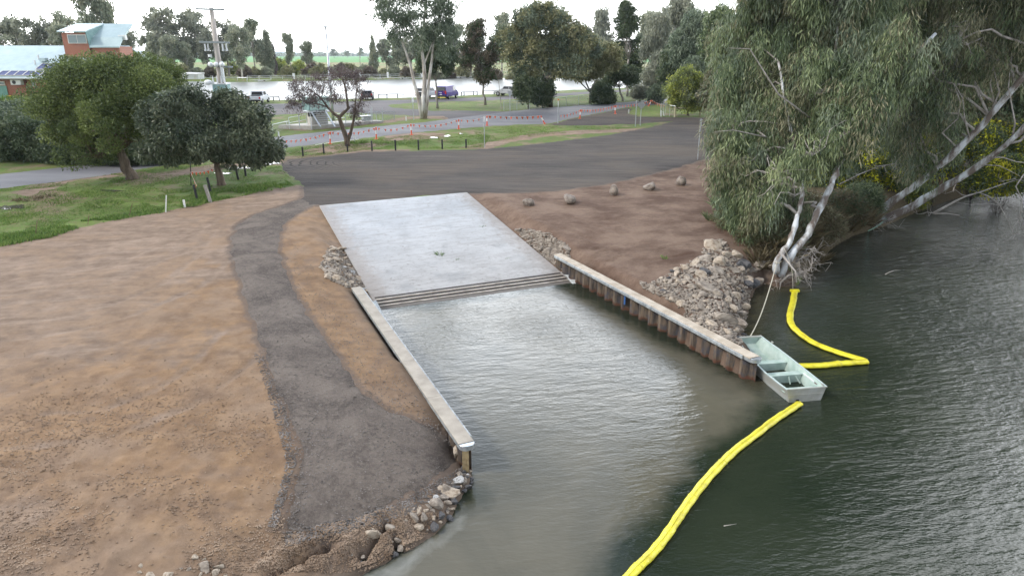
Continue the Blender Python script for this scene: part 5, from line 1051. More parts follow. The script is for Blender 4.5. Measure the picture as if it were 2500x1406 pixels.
pile([(1258, 562), (1300, 562), (1345, 575), (1385, 600), (1392, 622), (1360, 625), (1392, 655), (1378, 662), (1330, 632)], [.26]*3+[.2]*10+[.14]*34, 'g', (1.0,), 'small grey riprap rock packed beside the right edge of the ramp', 'riprap rocks right of the ramp', 23, lift=.05)
pile([(800, 607), (835, 605), (850, 640), (885, 700), (905, 735), (890, 700), (850, 702), (800, 680), (782, 650)], [.27]*4+[.21]*10+[.14]*30, 'tp', (.85, .15), 'pale tan riprap rock packed beside the left edge of the ramp', 'riprap rocks left of the ramp', 24, lift=.02)
pile([(1135, 1130), (1158, 1165), (1135, 1215), (1118, 1255), (1060, 1290), (1010, 1250), (1080, 1200), (1120, 1165)], [.20]*2+[.14]*8+[.10]*18+[.065]*26, 'gtp', (.35, .45, .2), 'pale angular rock on the muddy shore below the end of the left wall', 'shore rocks below the left wall', 25, lift=.25)
pile([(970, 1230), (1050, 1225), (1070, 1300), (960, 1385), (860, 1400), (840, 1340), (930, 1270)], [.14]*3+[.09]*9+[.055]*16, 'gt', (.4, .6), 'half buried muddy rock on the crumbling bank at the path end', 'muddy rocks at the path end', 26, lift=.15)
pile([(320, 1382), (420, 1378), (480, 1358), (540, 1378), (560, 1406), (320, 1410)], [.15]*2+[.10]*4+[.06]*8, 'gt', (.3, .7), 'pale whitish rock half buried in brown soil at the bottom edge', 'pale rocks in the soil at the bottom edge', 27, lift=.0)
o = rock('t', at(1740, 606)+np.array([0, 0, .15]), .52, rs, 'largest flat tan rock crowning the top of the riprap heap', None, flat=.5)
o = rock('t', at(1925, 680)+np.array([0, 0, .30]), .55, rs, 'orange-tan rock gripped by the roots of the twin-stemmed river gum', None, flat=.8)
o = rock('t', at(1096, 1208)+np.array([0, 0, .06]), .26, rs, 'largest pale grey rock on the shore below the left wall end', None, flat=.8)
o = rock('t', at(1120, 1112)+np.array([0, 0, .12]), .22, rs, 'upright brown rock leaning against the end post of the left wall', None, flat=1.3)
o = rock('t', at(905, 1300)+np.array([0, 0, .0]), .24, rs, 'muddy tan rock lying in the crack at the end of the path', None)
rubble('rubble', [(PR, .62), ([(1258, 560), (1300, 560), (1345, 572), (1387, 600), (1392, 625), (1355, 622), (1395, 665), (1378, 662), (1330, 632)], .2), ([(800, 607), (835, 603), (855, 640), (890, 700), (912, 738), (890, 702), (850, 704), (800, 682), (782, 650)], .18)], 5200, (.03, .08), M_ROCKG, 'fine rubble filling the gaps between the riprap rocks', 31)
BL = [(1290, 504, 28, 22, 'dull brown boulder nearest the ramp, half sunk in dark soil'), (1392, 497, 42, 23, 'long flat-topped boulder, second from the ramp'), (1500, 478, 26, 26, 'egg-shaped boulder standing upright in the middle of the row'), (1588, 465, 40, 20, 'low wide boulder with a rough reddish face, fourth from the ramp'), (1662, 453, 27, 23, 'round pale boulder, fifth from the ramp'), (1733, 444, 20, 16, 'small boulder at the end of the row under the river gum leaves')]
for i, (px, py, wpx, hpx, lb) in enumerate(BL):
    p = at(px, py); s = mpp(p[1], p[2]); me = rockmesh(400+i*3, 3, 12, .35 if i in (0, 2, 4) else .15, M_BOULD)
    o = bpy.data.objects.new('boulder', me); COL.objects.link(o); o.scale = (wpx*s*.56, wpx*s*.44, hpx*s*.62); o.location = (p[0], p[1]+.2, p[2]+hpx*s*.36); o.rotation_euler = (0, 0, i*1.3); tag(o, lb, 'boulder', 'boulders in a row below the turning area')
M_CLOD = mat('soil_clod', (.16, .108, .072), (.33, .245, .175), 1.5, .95, .3, 20)
M_CLODG = mat('loose_gravel_stone', (.085, .076, .07), (.24, .215, .195), 3, .9)
rubble('soil_clods', [([(0, 640), (540, 560), (640, 860), (700, 1200), (690, 1330), (600, 1404), (0, 1404)], .9), ([(690, 1310), (960, 1240), (1080, 1260), (1000, 1350), (900, 1400), (600, 1404)], .28), ([(700, 560), (780, 510), (850, 700), (1110, 1080), (980, 1010), (760, 770)], .20)], 14000, (.006, .026), M_CLOD, 'loose soil clods scattered on the brown earth', 33, zlim=.03)
rubble('gravel_stones', [([(560, 560), (690, 560), (1120, 1100), (1000, 1260), (690, 1310), (720, 1130)], 1.0)], 5500, (.008, .022), M_CLODG, 'loose stones on the gravel path', 34, lift=1.6)
rubble('spilled_gravel', [([(640, 860), (700, 1010), (724, 1130), (672, 1300), (655, 1290), (700, 1130), (665, 1000), (620, 860)], .4), ([(690, 1305), (960, 1235), (1130, 1140), (1140, 1170), (970, 1275), (700, 1340)], .6)], 3800, (.008, .022), M_CLODG, 'spilled gravel along the ragged edge of the path', 35, lift=.5)

# ================================================================== GRASS TUFTS (stuff)
rs = np.random.RandomState(3)
def grass(polys, n, h, wd, seed, label, lm):
    rs = np.random.RandomState(seed); V = []; T = []
    for poly, fr in polys:
        c = poly_samples(poly, int(n*fr), rs); x, y, z = atm(c[:, 0], c[:, 1])
        k = (fbm(x*.8, y*.8, 3, 8) > -.25); 
        for sh in SHEETS: 
            if k.any(): kk = np.where(k)[0]; k[kk] = sdf(x[kk], y[kk], sh) < -.05
        kk = np.where(k)[0]; k[kk] = np.maximum(sdf(x[kk], y[kk], DIRT_L), sdf(x[kk], y[kk], DIRT_R)) < .12*rs.normal(size=len(kk))
        x, y, z = x[k], y[k], z[k]; m = len(x); clump = np.clip(.75+.6*fbm(x*.5, y*.5, 3, 18), .3, 1.5)
        a = rs.rand(m)*6.28; d = np.stack([np.cos(a)*.5, np.sin(a)*.5, np.ones(m)], 1); d /= np.linalg.norm(d, axis=1)[:, None]; L = (h*(.4+.9*rs.rand(m))*clump)[:, None]
        s = np.stack([-np.sin(a), np.cos(a), np.zeros(m)], 1)*(wd*(.6+.8*rs.rand(m)))[:, None]; b_ = np.stack([x, y, z-.01], 1)
        V.append(np.stack([b_-s, b_+s, b_+d*L+s*.35, b_+d*L-s*.35], 1).reshape(-1, 3)); T.append(np.repeat(np.clip(.5+.25*rs.normal(size=m)+.3*(clump-.75), 0, 1), 4))
    o = leafobj('grass', np.concatenate(V), np.concatenate(T), lm, None); return tag(o, label, None, None, 'stuff')
LM_GR = leafmat('grass_blades', [(.045, .085, .022), (.085, .160, .032), (.150, .245, .045), (.23, .27, .08)], .7)
grass([([(0, 600), (120, 580), (220, 552), (400, 520), (520, 492), (620, 475), (722, 455), (690, 405), (560, 420), (360, 430), (0, 480)], .50), ([(-450, 680), (-200, 636), (0, 604), (0, 470), (-200, 500), (-450, 560)], .25), ([(700, 392), (900, 366), (1180, 362), (1200, 330), (1000, 330), (850, 345), (690, 366)], .28), ([(1180, 350), (1330, 330), (1560, 312), (1330, 305), (1150, 314)], .12), ([(300, 440), (0, 470), (0, 462), (350, 415), (520, 400), (690, 370), (690, 385)], .10)], 130000, .075, .014, 51, 'short green grass and weeds beside the road and the brown earth', LM_GR)
grass([([(0, 605), (120, 585), (220, 556), (400, 524), (400, 508), (220, 535), (110, 560), (0, 575)], .6), ([(440, 515), (520, 495), (620, 475), (722, 458), (700, 440), (600, 455), (500, 478), (430, 495)], .4)], 14000, .17, .020, 52, 'taller leafy weeds along the edge of the brown earth', LM_GR)
rs = np.random.RandomState(8)
def weed(px, py, r, h, n, label, lm='soft', zoff=0, nm='weed', lean=1.2, wd=.012, loc=None):
    c = at(px, py) if loc is None else np.array(loc); vv, tv = [], []; root = thing(nm, c, label, 'weed'); tuft(rs, (0, 0, zoff), r, n, h, None, vv, tv, lean, wd); leafobj('leaves', np.concatenate(vv), np.concatenate(tv), LM[lm] if isinstance(lm, str) else lm, root)
def onramp(px, py):
    z = 1.0
    for i in range(20): x, y = unz(px, py, z); z = .5*z+.5*float(ramp_z(x, y)[0])
    return np.array([float(x), float(y), z+.015])
weed(0, 0, .16, .30, 26, 'green weed lying in the middle of the concrete ramp', LM_GR, loc=onramp(1074, 623)); weed(0, 0, .09, .16, 12, 'smaller green sprig on the ramp right of the green weed', LM_GR, loc=onramp(1115, 634)); weed(0, 0, .14, .14, 12, 'thin green sprig near the upper right of the ramp', LM_GR, loc=onramp(1178, 553)); weed(0, 0, .07, .12, 8, 'faint green sprig on the lower right of the ramp', LM_GR, loc=onramp(1240, 632))
weed(1622, 630, .16, .22, 24, 'lone green weed on the bare earth behind the right wall', LM_GR); weed(70, 488, .65, .35, 160, 'large brown dead weed mound in the left grass', 'dry', lean=2.2); weed(118, 480, .4, .3, 90, 'smaller brown dead weed mound beside the large one', 'dry', lean=2.2)
weed(875, 350, .75, .42, 260, 'leafy green bushy weed at the foot of the sparse purplish tree', LM_GR); weed(468, 502, .5, .45, 160, 'bright leafy weed behind the white peg at the earth edge', LM_GR); weed(255, 500, 1.0, .3, 220, 'low dark green weed patch in the middle of the left grass', LM_GR)

# ================================================================== PUDDLES
M_PUD = mat('puddle_water', (.08, .075, .06), rough=.04, spec=.6)
def blob(px, py, rx, ry, seed, label):
    rs = np.random.RandomState(seed); pts = []; c = at(px, py)
    for i in range(26):
        a = 6.283*i/26; k = 1+.35*math.sin(2*a+seed)+.22*math.sin(5*a+seed*2)+.1*rs.normal(); x, y = unz(px+rx*k*math.cos(a), py+ry*k*math.sin(a), c[2]); pts.append((float(x), float(y)))
    z = float(np.max(H(np.array([p[0] for p in pts]), np.array([p[1] for p in pts]))))+.012; o = npmesh('puddle', [(x, y, z) for x, y in pts]+[(c[0], c[1], z)], [(i, (i+1) % 26, 26) for i in range(26)], M_PUD); return tag(o, label, 'puddle', 'rain puddles')
for i, a in enumerate([(22, 507, 34, 5, 'white shining puddle at the left edge in the grass'), (1092, 333, 8, 1.5, 'short bright puddle in the grass right of the last black bollards'), (1060, 337, 13, 1.2, 'dull brown puddle beside the short bright puddle'), (1124, 327, 5, .8, 'tiny puddle right of the short bright puddle'),
   (270, 466, 22, 2, 'thin puddle strip in the left grass below the round tree'), (545, 424, 16, 2.4, 'bright muddy puddle behind the two-lobed dark tree trunk'), (590, 411, 24, 2.4, 'long bright puddle behind the posts under the dark tree'), (655, 400, 26, 2.5, 'narrow bright puddle left of the gravel turning area'), (1190, 241, 22, 1.0, 'thin puddle on the car park behind the reddish-topped tree')]): blob(a[0], a[1], a[2], a[3], i+3, a[4])

# ================================================================== DINGHY, BOOMS, ROPE
M_HULL = mat('unpainted_aluminium_hull', (.40, .40, .35), (.58, .60, .58), 1.6, .42, .05, metal=.45, c3=(.50, .50, .46), stretch=(1, .4, 1))
M_INT = mat('pale_green_boat_paint', (.30, .40, .35), (.46, .54, .49), 3, .55, .05)
M_BWAT = mat('bilge_water', (.10, .12, .105), rough=.08, spec=.5)
M_DKT = mat('dark_fitting_and_shade', (.02, .02, .02), rough=.5)
def dinghy():
    sa = np.array([9.375, 19.50]); ba = np.array([8.78, 23.32]); d = ba-sa; L = 3.9; rz = math.atan2(d[1], d[0])-math.pi/2
    root = thing('dinghy', (sa[0], sa[1], 0), 'open flat-nosed aluminium dinghy with pale green inside, moored at the end of the right wall', 'boat', rz=rz)
    # stations: y, half beam at gunwale, half beam at chine, z gunwale, z chine
    st = [(0, .67, .52, .46, -.09), (.5, .70, .56, .45, -.10), (1.3, .72, .58, .44, -.11), (2.2, .70, .56, .46, -.10), (2.9, .64, .48, .50, -.04), (3.5, .54, .38, .55, .12), (3.9, .47, .30, .60, .32)]
    b = MB(); V = []
    for y, hg, hc, zg, zc in st: V += [(-hg, y, zg), (-hc, y, zc), (hc, y, zc), (hg, y, zg)]
    Fs = []
    for i in range(len(st)-1):
        for k in range(3): Fs.append((4*i+k, 4*(i+1)+k, 4*(i+1)+k+1, 4*i+k+1))
    Fs += [(0, 1, 2, 3), (24, 27, 26, 25)]; b.add(V, Fs); b.build('hull', M_HULL, root)
    b = MB(); V = []
    for j, (y, hg, hc, zg, zc) in enumerate(st): 
        yy = y+(.02 if j == 0 else (-.02 if j == 6 else 0)); V += [(-hg+.018, yy, zg-.002), (-hc+.018, yy, zc+.02), (hc-.018, yy, zc+.02), (hg-.018, yy, zg-.002)]
    b.add(V, [tuple(reversed(f)) for f in Fs]); b.build('inner_skin', M_INT, root)
    b = MB()
    for s_ in (-1, 1):
        for (y, hg, hc, zg, zc), (y2, hg2, hc2, zg2, zc2) in zip(st[:-1], st[1:]): b.beam((s_*hg, y, zg+.008), (s_*hg2, y2, zg2+.008), .055, .03)
    b.build('gunwale', M_INT if 0 else mat('gunwale_trim', (.50, .60, .58), (.60, .68, .66), 4, .4, metal=.3), root)
    b = MB(); b.box((0, .0, .465), (1.38, .05, .035)); b.box((0, -.012, .26), (1.2, .012, .02)); b.build('transom_rail', M_HULL, root)
    b = MB(); b.box((0, 3.88, .61), (1.0, .10, .03)); b.build('bow_rail', M_HULL, root)
    for y, w_, dp in ((.30, 1.30, .26), (1.42, 1.34, .26), (2.36, 1.30, .26)):
        b = MB(); b.box((0, y, .28), (w_, dp, .035)); b.box((0, y-dp/2+.012, .14), (w_-.12, .02, .26)); b.build('seat', M_INT, root, bevel=.006)
    for x in (-.42, .12, .36):
        b = MB(); b.beam((x, 1.26, .26), (x+(.0 if x < .2 else .12), 1.10, .05), .05, .02, (1, 0, 0)); b.build('seat_brace', M_INT, root)
    b = MB(); b.add([(-.53, .03, -.01), (.53, .03, -.01), (.56, 1.25, -.01), (-.56, 1.25, -.01)], [(0, 1, 2, 3)]); b.add([(-.57, 1.5, -.01), (.57, 1.5, -.01), (.55, 2.3, -.01), (-.55, 2.3, -.01)], [(0, 1, 2, 3)]); b.build('bilge_water', M_BWAT, root)
    for i in range(6):
        x = -.25+.10*i; b = MB(); b.beam((x, 2.62, .02), (x*.8, 3.42, .16), .02, .015); b.build('floor_rib', M_INT, root)
    for y in (.75, 1.85, 2.1):
        b = MB(); b.beam((.69, y, .40), (.60, y, -.02), .03, .02, (0, 1, 0)); b.build('side_rib', M_INT, root)
    b = MB(); b.box((.655, .95, .33), (.02, .62, .05)); b.build('rod_holder', mat('pale_rail', (.7, .72, .72), rough=.5), root)
    b = MB(); b.box((.66, .52, .28), (.03, .16, .12)); b.build('sticker', mat('dark_red_sticker', (.10, .04, .04), rough=.6), root)
    b = MB(); b.box((-.28, -.022, .06), (.10, .012, .08)); b.build('drain_fitting', M_DKT, root)
    for y, s_ in ((3.3, 1), (.12, 1)):
        b = MB(); b.box((s_*.60, y, .60 if y > 1 else .49), (.05, .09, .05)); b.build('rowlock', M_HULL, root)
    return root
dinghy()
M_YEL = mat('yellow_boom_fabric', (.50, .43, .015), (.72, .64, .03), 2.5, .4, .9, 9, spec=.45, c3=(.64, .57, .02))
def smooth_path(pts, n):
    pts = [Vector(p) for p in pts]; o = []
    for i in range(len(pts)-1):
        p0, p1, p2, p3 = pts[max(i-1, 0)], pts[i], pts[i+1], pts[min(i+2, len(pts)-1)]
        for k in range(n):
            t = k/n; o.append(.5*((2*p1)+(-p0+p2)*t+(2*p0-5*p1+4*p2-p3)*t*t+(-p0+3*p1-3*p2+p3)*t**3))
    return o+[pts[-1]]
def boom(px, r, label, seed, parts=()):
    rs = np.random.RandomState(seed); pts = [(float(x), float(y), .075) for x, y in (unz(a, b_, .08) for a, b_ in px)]; fine = smooth_path(pts, 10)
    rad = [r*(1+.05*math.sin(i*.9+seed)+.02*rs.normal()) for i in range(len(fine))]
    V = []; n = 14; root = thing('floating_boom', pts[0], label, 'boom', 'yellow floating booms'); mb = MB()
    mb.tube([p-Vector(pts[0]) for p in fine], rad, n, flat=.52); me = mb.build('float_sleeve', M_YEL, root, smooth=True)
    for v in me.data.vertices: v.co += Vector((rs.normal(), rs.normal(), rs.normal()))*r*.02
    mb = MB(); mb.tube([p-Vector(pts[0])+Vector((.02, .02, r*.55)) for p in fine], [r*.10]*len(fine), 5); mb.build('seam', M_YEL, root, smooth=True)
    mb = MB(); a = [p-Vector(pts[0]) for p in fine]; V = []
    for p in a: V += [(p.x, p.y, -.05), (p.x+.02, p.y, -.6)]
    mb.add(V, [(2*i, 2*i+1, 2*i+3, 2*i+2) for i in range(len(a)-1)]); mb.build('skirt', M_YEL, root)
    return root, fine
bo, f1 = boom([(1952, 984), (1925, 1002), (1890, 1025), (1845, 1060), (1795, 1098), (1745, 1147), (1700, 1200), (1660, 1256), (1622, 1312), (1585, 1356), (1548, 1392), (1510, 1440), (1480, 1500)], .122, 'long yellow floating boom curving from the dinghy stern to the bottom edge', 1)
bo2, f2 = boom([(1940, 712), (1936, 738), (1929, 768), (1933, 792), (1955, 815), (1990, 838), (2040, 858), (2085, 872), (2112, 880)], .14, 'yellow floating boom running from the river gum roots down to its folded corner', 2)
bo3, f3 = boom([(2116, 882), (2080, 885), (2040, 888), (2000, 892), (1950, 893)], .15, 'short straight yellow floating boom from the folded corner to the dinghy side', 3)
b = MB(); p = unz(1940, 710, .1); b.box((0, 0, .05), (.42, .16, .12)); o = b.build('end_plate', M_YEL, bo2, bevel=.02); 
for rt, fs, ids in ((bo, f1, (28, 46, 62, 84, 97)), (bo3, f3, (18,))):
    for i in ids:
        mb = MB(); c = fs[i]-Vector(rt.location); d = (fs[i+1]-fs[i-1]).normalized(); mb.tube([c-d*.03, c+d*.03], [.163, .163], 14, flat=.64) if rt is bo3 else mb.tube([c-d*.008, c+d*.008], [.134, .134], 14, flat=.54); mb.build('strap', mat('boom_strap', (.55, .50, .06), rough=.6), rt)
M_ROPE = mat('pale_rope', (.45, .42, .34), (.58, .54, .44), 12, .9)
A0 = P(1897, 640, YA-.1); B0_ = np.array([8.80, 23.32, .60]); mid = []
for i in range(15): t = i/14; q = A0*(1-t)+B0_*t; q[2] -= .55*math.sin(math.pi*t); mid.append(q)
mb = MB(); mb.tube(mid, .022, 6); mb.tube([A0+np.array([-.15, 0, .02]), A0+np.array([0, -.2, 0]), A0+np.array([.2, 0, .05])], .022, 5); tag(mb.build('mooring_rope', M_ROPE, smooth=True), 'pale slack rope tying the dinghy bow to the white river gum', 'rope')
mb = MB(); mb.tube(smooth_path([P(2033, 559, YB-1), P(2050, 568, YB-1.2), P(2081, 573, YB-1.5), P(2116, 565, YB-1.5), P(2145, 550, YB-1.2), P(2163, 534, YB-.8)], 6), .03, 6); tag(mb.build('green_hose', mat('green_hose', (.20, .36, .28), rough=.6), smooth=True), 'pale green hose looping under the leaning twin trunks', 'hose')
mb = MB(); mb.tube(smooth_path([P(1914, 606, YA), P(1925, 630, YA-.1), P(1934, 665, YA-.3), P(1936, 712, YA-.5)], 5), .012, 5); tag(mb.build('thin_line', M_ROPE), 'thin line dropping from the river gum to the end of the yellow boom', 'rope')
# ================================================================== POSTS, BOLLARDS, SIGNS, BUNTING
def post_h(px, py_top, base):      # height of something standing at base whose top shows at py_top
    u, a, b = ray(px, py_top); t = base[1]/a; return float(CAMZ+b*t)-base[2]
M_BLK = mat('black_recycled_plastic', (.018, .018, .02), (.04, .04, .043), 9, .6)
bb = thing('black_bollard', (0, 0, 0), 'x', 'bollard', 'black bollards along the turning area')
b = MB(); b.cyl((0, 0, -.1), .075, .99, 12); b.cyl((0, 0, .89), .075, .03, 12, .05); b.build('post', M_BLK, bb); b = MB(); b.cyl((0, 0, .76), .078, .05, 12); b.build('reflector_band', mat('reflector_band', (.05, .05, .052), rough=.3), bb)
BLP = [(693, 389, 364), (740, 381.5, 358.6), (791, 375.8, 351), (849, 370.5, 352), (908.5, 368.5, 344), (966, 368, 342), (1022, 366.5, 341.5), (1080, 364, 340.6), (1138, 362, 340), (653, 397, 377), (617, 418, 393), (600, 430, 402), (582, 439, 409), (514, 468, 433), (481, 485, 451)]
for i, (px, py, tp) in enumerate(BLP):
    p = at(px, py); o = bb if i == 0 else copy_tree(bb); o.location = tuple(p); o.scale = (1, 1, post_h(px, tp, p)/.92)
    o.rotation_euler = (0, 0, 0) if i < 12 else (0, -.10, 0)
    lb = 'black bollard, %s from the left in the row in front of the road' % ORD[i] if i < 9 else ['black bollard half hidden by the right edge of the dark leaves', 'black bollard under the dark tree, nearest its right edge', 'black bollard under the dark tree, standing beside a muddy puddle', 'black bollard just right of the thick brown trunk', 'leaning black bollard just left of the thick brown trunk', 'worn black bollard beside the split grey timber post'][i-9]
    tag(o, lb, 'bollard')
def stick(name, px, py, tpx, tpy, r, mt, label, cat, group=None, sq=False, dy=0):
    p = at(px, py); t = P(tpx, tpy, p[1]+dy); b = MB()
    if sq: b.beam(tuple(p+np.array([0, 0, -.1])), tuple(t), r*2, r*1.4, (0, 1, 0))
    else: b.tube([tuple(p+np.array([0, 0, -.1])), tuple(t)], r, 8)
    return tag(b.build(name, mt), label, cat, group)
M_GT = mat('grey_split_timber', (.20, .185, .17), (.42, .39, .36), 5, .9, .5, stretch=(1, 1, .15)); M_WH = mat('white_plastic', (.72, .73, .72), rough=.5); M_RST = mat('rusty_star_picket', (.13, .085, .055), (.20, .14, .10), 8, .8)
stick('timber_post', 515, 494, 500, 452, .085, M_GT, 'leaning split grey timber post where the grass meets the brown earth', 'post', sq=True)
stick('star_picket', 466, 452, 465, 402, .03, M_BLK, 'thin black star picket carrying orange tape left of the thick trunk', 'post'); stick('star_picket', 690, 374, 680, 333, .03, M_BLK, 'leaning thin black picket holding the left end of the bunting', 'post')
stick('survey_peg', 451.5, 507, 448, 488, .05, M_WH, 'short white survey peg at the edge of the brown earth', 'peg', sq=True); stick('marker_stake', 404, 518, 406, 477, .032, M_WH, 'thin pale upright stake at the edge of the brown earth', 'stake')
for i, a in enumerate([(313, 530, 323, 497), (213, 548, 217, 527), (85, 575, 91, 538)]): stick('rusty_stake', a[0], a[1], a[2], a[3], .018, M_RST, '%s of the three thin rusty fence stakes at the left grass edge' % ('rightmost', 'middle', 'leftmost')[i], 'stake', 'thin rusty fence stakes')
for i, (a, lb) in enumerate([((681, 334, 679.5, 322), 'white guide post leaning at the left start of the road'), ((867, 348, 864.5, 331), 'white guide post right of the sparse purplish tree trunk'), ((992, 296, 990.5, 284), 'white guide post near the end of the concrete platform'), ((1535, 277, 1535, 268), 'tiny white guide post at the edge of the grass island'), ((1614, 285, 1614, 270), 'white peg left of the wire gate'), ((1621, 283.5, 1619, 272), 'short white peg touching the wire gate')]): stick('guide_post', *a, .055, M_WH, lb, 'guide post', 'white guide posts', sq=True)
stick('bare_sapling', 1225, 270, 1217, 195, .035, BM['grey'], 'thin bare sapling stem left of the chain link fence', 'sapling')
# orange and white temporary bollards
M_OR = mat('fluorescent_orange_plastic', (.72, .10, .035), rough=.5); M_WB = mat('white_reflective_band', (.78, .78, .78), rough=.35); M_ORF = mat('orange_flag_plastic', (.85, .16, .06), rough=.6)
tb = thing('temporary_bollard', (0, 0, 0), 'x', 'bollard', 'orange and white temporary bollards')
b = MB(); b.cyl((0, 0, 0), .21, .05, 8, .18); b.build('base', mat('orange_rubber_base', (.55, .12, .06), rough=.7), tb); b = MB(); b.cyl((0, 0, .05), .062, .98, 12); b.build('post', M_OR, tb)
for z in (.48, .60, .72): 
    b = MB(); b.cyl((0, 0, z), .065, .115, 12); b.build('reflective_band', M_WB, tb)
b = MB(); b.cyl((0, 0, 1.02), .085, .07, 12); b.tube([(-.14, 0, 1.06), (.14, 0, 1.06)], .035, 8); b.build('handle', M_OR, tb)
TBP = [(806, 352, 806, 322), (919, 340, 918, 311), (1005, 330, 1003, 303), (1120, 316, 1120, 292), (1189, 307, 1189, 283), (1330, 303, 1320, 283), (1415.5, 290.5, 1417.5, 268), (1502, 279, 1502, 258), (1583, 260, 1591, 245)]
TBT = []
for i, (px, py, tx, ty) in enumerate(TBP):
    p = at(px, py); o = tb if i == 0 else copy_tree(tb); o.location = tuple(p); t = P(tx, ty, p[1]); v = Vector(t-p); o.rotation_euler = v.to_track_quat('Z', 'Y').to_euler(); hh_ = v.length; o.scale = (1, 1, hh_/1.10); TBT.append(t)
    tag(o, ['orange and white temporary bollard left of the sparse purplish tree', 'orange and white temporary bollard right of the sparse purplish tree', 'orange and white temporary bollard below the road sign post with white plate', 'orange and white temporary bollard between the tall gum and the grey sign post', 'orange and white temporary bollard touching the grey sign post', 'tilted orange and white bollard leaning left at the end of the grass', 'orange and white temporary bollard right of the slim orange-topped post', 'orange and white temporary bollard before the dark gravel junction', 'fallen-over orange bollard at the far end of the bunting'][i], 'bollard')
M_STR = mat('bunting_cord', (.75, .55, .5), rough=.7)
def bunting(a, b_, sag, n, label, sz=.26, seed=0):
    rs = np.random.RandomState(seed); a = np.array(a, float); b_ = np.array(b_, float); root = thing('flag_bunting', a, label, 'bunting', 'orange flag bunting along the road'); pts = []
    def f(t): q = a*(1-t)+b_*t; q = q-a; q[2] -= sag*4*t*(1-t); return q
    mb = MB(); mb.tube([f(i/14) for i in range(15)], .010, 4); mb.build('cord', M_STR, root); d = (b_-a)/np.linalg.norm(b_-a)
    for i in range(n):
        t = (i+.5)/n; q = f(t); s = sz*(.85+.3*rs.rand()); w_ = rs.normal()*.12; mb = MB(); th = np.array([-d[1], d[0], 0])*.004
        mb.prism([q-d*s*.38, q+d*s*.38, q+np.array([w_*.3, w_, -s*1.0])], -th, th); mb.build('flag', M_ORF, root)
pk = P(681, 343, at(690, 374)[1])
bunting(pk, TBT[0], .25, 11, 'bunting span from the leaning black picket to the first orange bollard', seed=1); bunting(TBT[0], TBT[1], .30, 9, 'bunting span passing behind the sparse purplish tree', seed=2); bunting(TBT[1], TBT[2], .35, 6, 'bunting span between second and third orange bollards', seed=3)
bunting(TBT[2], TBT[3], .35, 9, 'bunting span between third and fourth orange bollards', seed=4); bunting(TBT[3], TBT[4], .25, 5, 'bunting span ending at the grey sign post', seed=5); bunting(TBT[4], TBT[5], .12, 10, 'bunting span from grey sign post to the tilted orange bollard', seed=6, sz=.34)
pp = P(1366, 282, at(1362, 302)[1]); bunting(pp, TBT[6], .15, 7, 'bunting span starting at the slim orange-topped post', seed=7, sz=.32); bunting(TBT[6], TBT[7], .2, 13, 'bunting span crossing the dark gravel junction', seed=8, sz=.34); bunting(TBT[7], TBT[8], .2, 13, 'bunting span climbing to the fallen orange bollard', seed=9, sz=.34)
gp_ = P(1623, 258, at(1623, 285)[1]); bunting(TBT[8], gp_, .1, 7, 'bunting span from the fallen orange bollard to the wire gate', seed=10, sz=.36)
t0 = P(465, 420, at(466, 452)[1]); bunting(t0, P(530, 408, at(541, 452)[1]-.3), .15, 7, 'orange tape tied from black star picket to the thick brown trunk', seed=11, sz=.2); bunting(t0, P(481, 455, at(481, 485)[1]), .05, 4, 'slack orange tape falling from star picket to the worn bollard', seed=12, sz=.2)
# sign posts
M_SGN = mat('sign_back_grey', (.34, .36, .37), (.42, .44, .45), 5, .45, metal=.3); M_SGW = mat('white_sign_face', (.74, .75, .76), rough=.5)
def signpost(px, py, tx, ty, label, parts, r=.038, mt=M_GALV):
    p = at(px, py); root = thing('sign_post', p, label, 'sign'); h = post_h(tx, ty, p); s = mpp(p[1], p[2]); b = MB(); b.cyl((0, 0, -.1), r, h+.1, 10); b.build('pole', mt, root)
    for nm, kind, y0, y1, wpx, m_ in parts:
        z1 = post_h(px, y0, p); z0 = post_h(px, y1, p); zc = (z0+z1)/2; hh_ = z1-z0; w_ = wpx*s; b = MB()
        if kind == 'rect': b.box((0, -.05, zc), (w_, .015, hh_))
        elif kind == 'dia': b.prism([(0, -.05, z1), (w_/2, -.05, zc), (0, -.05, z0), (-w_/2, -.05, zc)], (0, -.008, 0), (0, .008, 0))
        elif kind == 'tri': b.prism([(-w_/2, -.05, z1), (w_/2, -.05, z1), (0, -.05, z0)], (0, -.008, 0), (0, .008, 0))
        elif kind == 'cap': b.cyl((0, 0, z0), w_/2, hh_, 10)
        b.build(nm, m_, root)
    return root
signpost(1183, 360, 1184, 284, 'tall grey sign post with small white plate, standing at the gravel edge', [('sign_plate', 'rect', 284.5, 298, 4.5, M_SGW)])
signpost(1362, 302, 1362, 243, 'slim post with orange top and narrow edge-on sign in the road junction', [('sign_plate', 'rect', 248, 258, 2.0, M_SGW), ('orange_top', 'rect', 242, 246, 4, mat('orange_cap', (.65, .28, .10), rough=.6))])
signpost(1551, 309, 1552, 246, 'bare grey sign post left of the diamond sign', [], .045); signpost(1563, 307, 1565, 246, 'grey-backed diamond road sign on a post seen from behind', [('diamond_sign', 'dia', 245.5, 268, 19, M_SGN)])
signpost(1703, 390, 1708, 291, 'tall thin post with narrow grey plate at the gravel edge beside the river gums', [('sign_plate', 'rect', 292, 309, 5, M_SGN)], .035); signpost(1010, 294, 1010, 239, 'white rectangular sign on a thin pole left of the tall white gum', [('sign_plate', 'rect', 239.5, 250, 4.5, M_SGW)])
signpost(1245, 271, 1245, 221, 'grey-backed give way sign beside the chain link fence', [('give_way_sign', 'tri', 222, 241, 13, M_SGN)]); signpost(698, 243, 698, 236, 'small low white sign on the lake foreshore left of the sparse tree', [('sign_plate', 'rect', 236, 241.5, 5, M_SGW)])
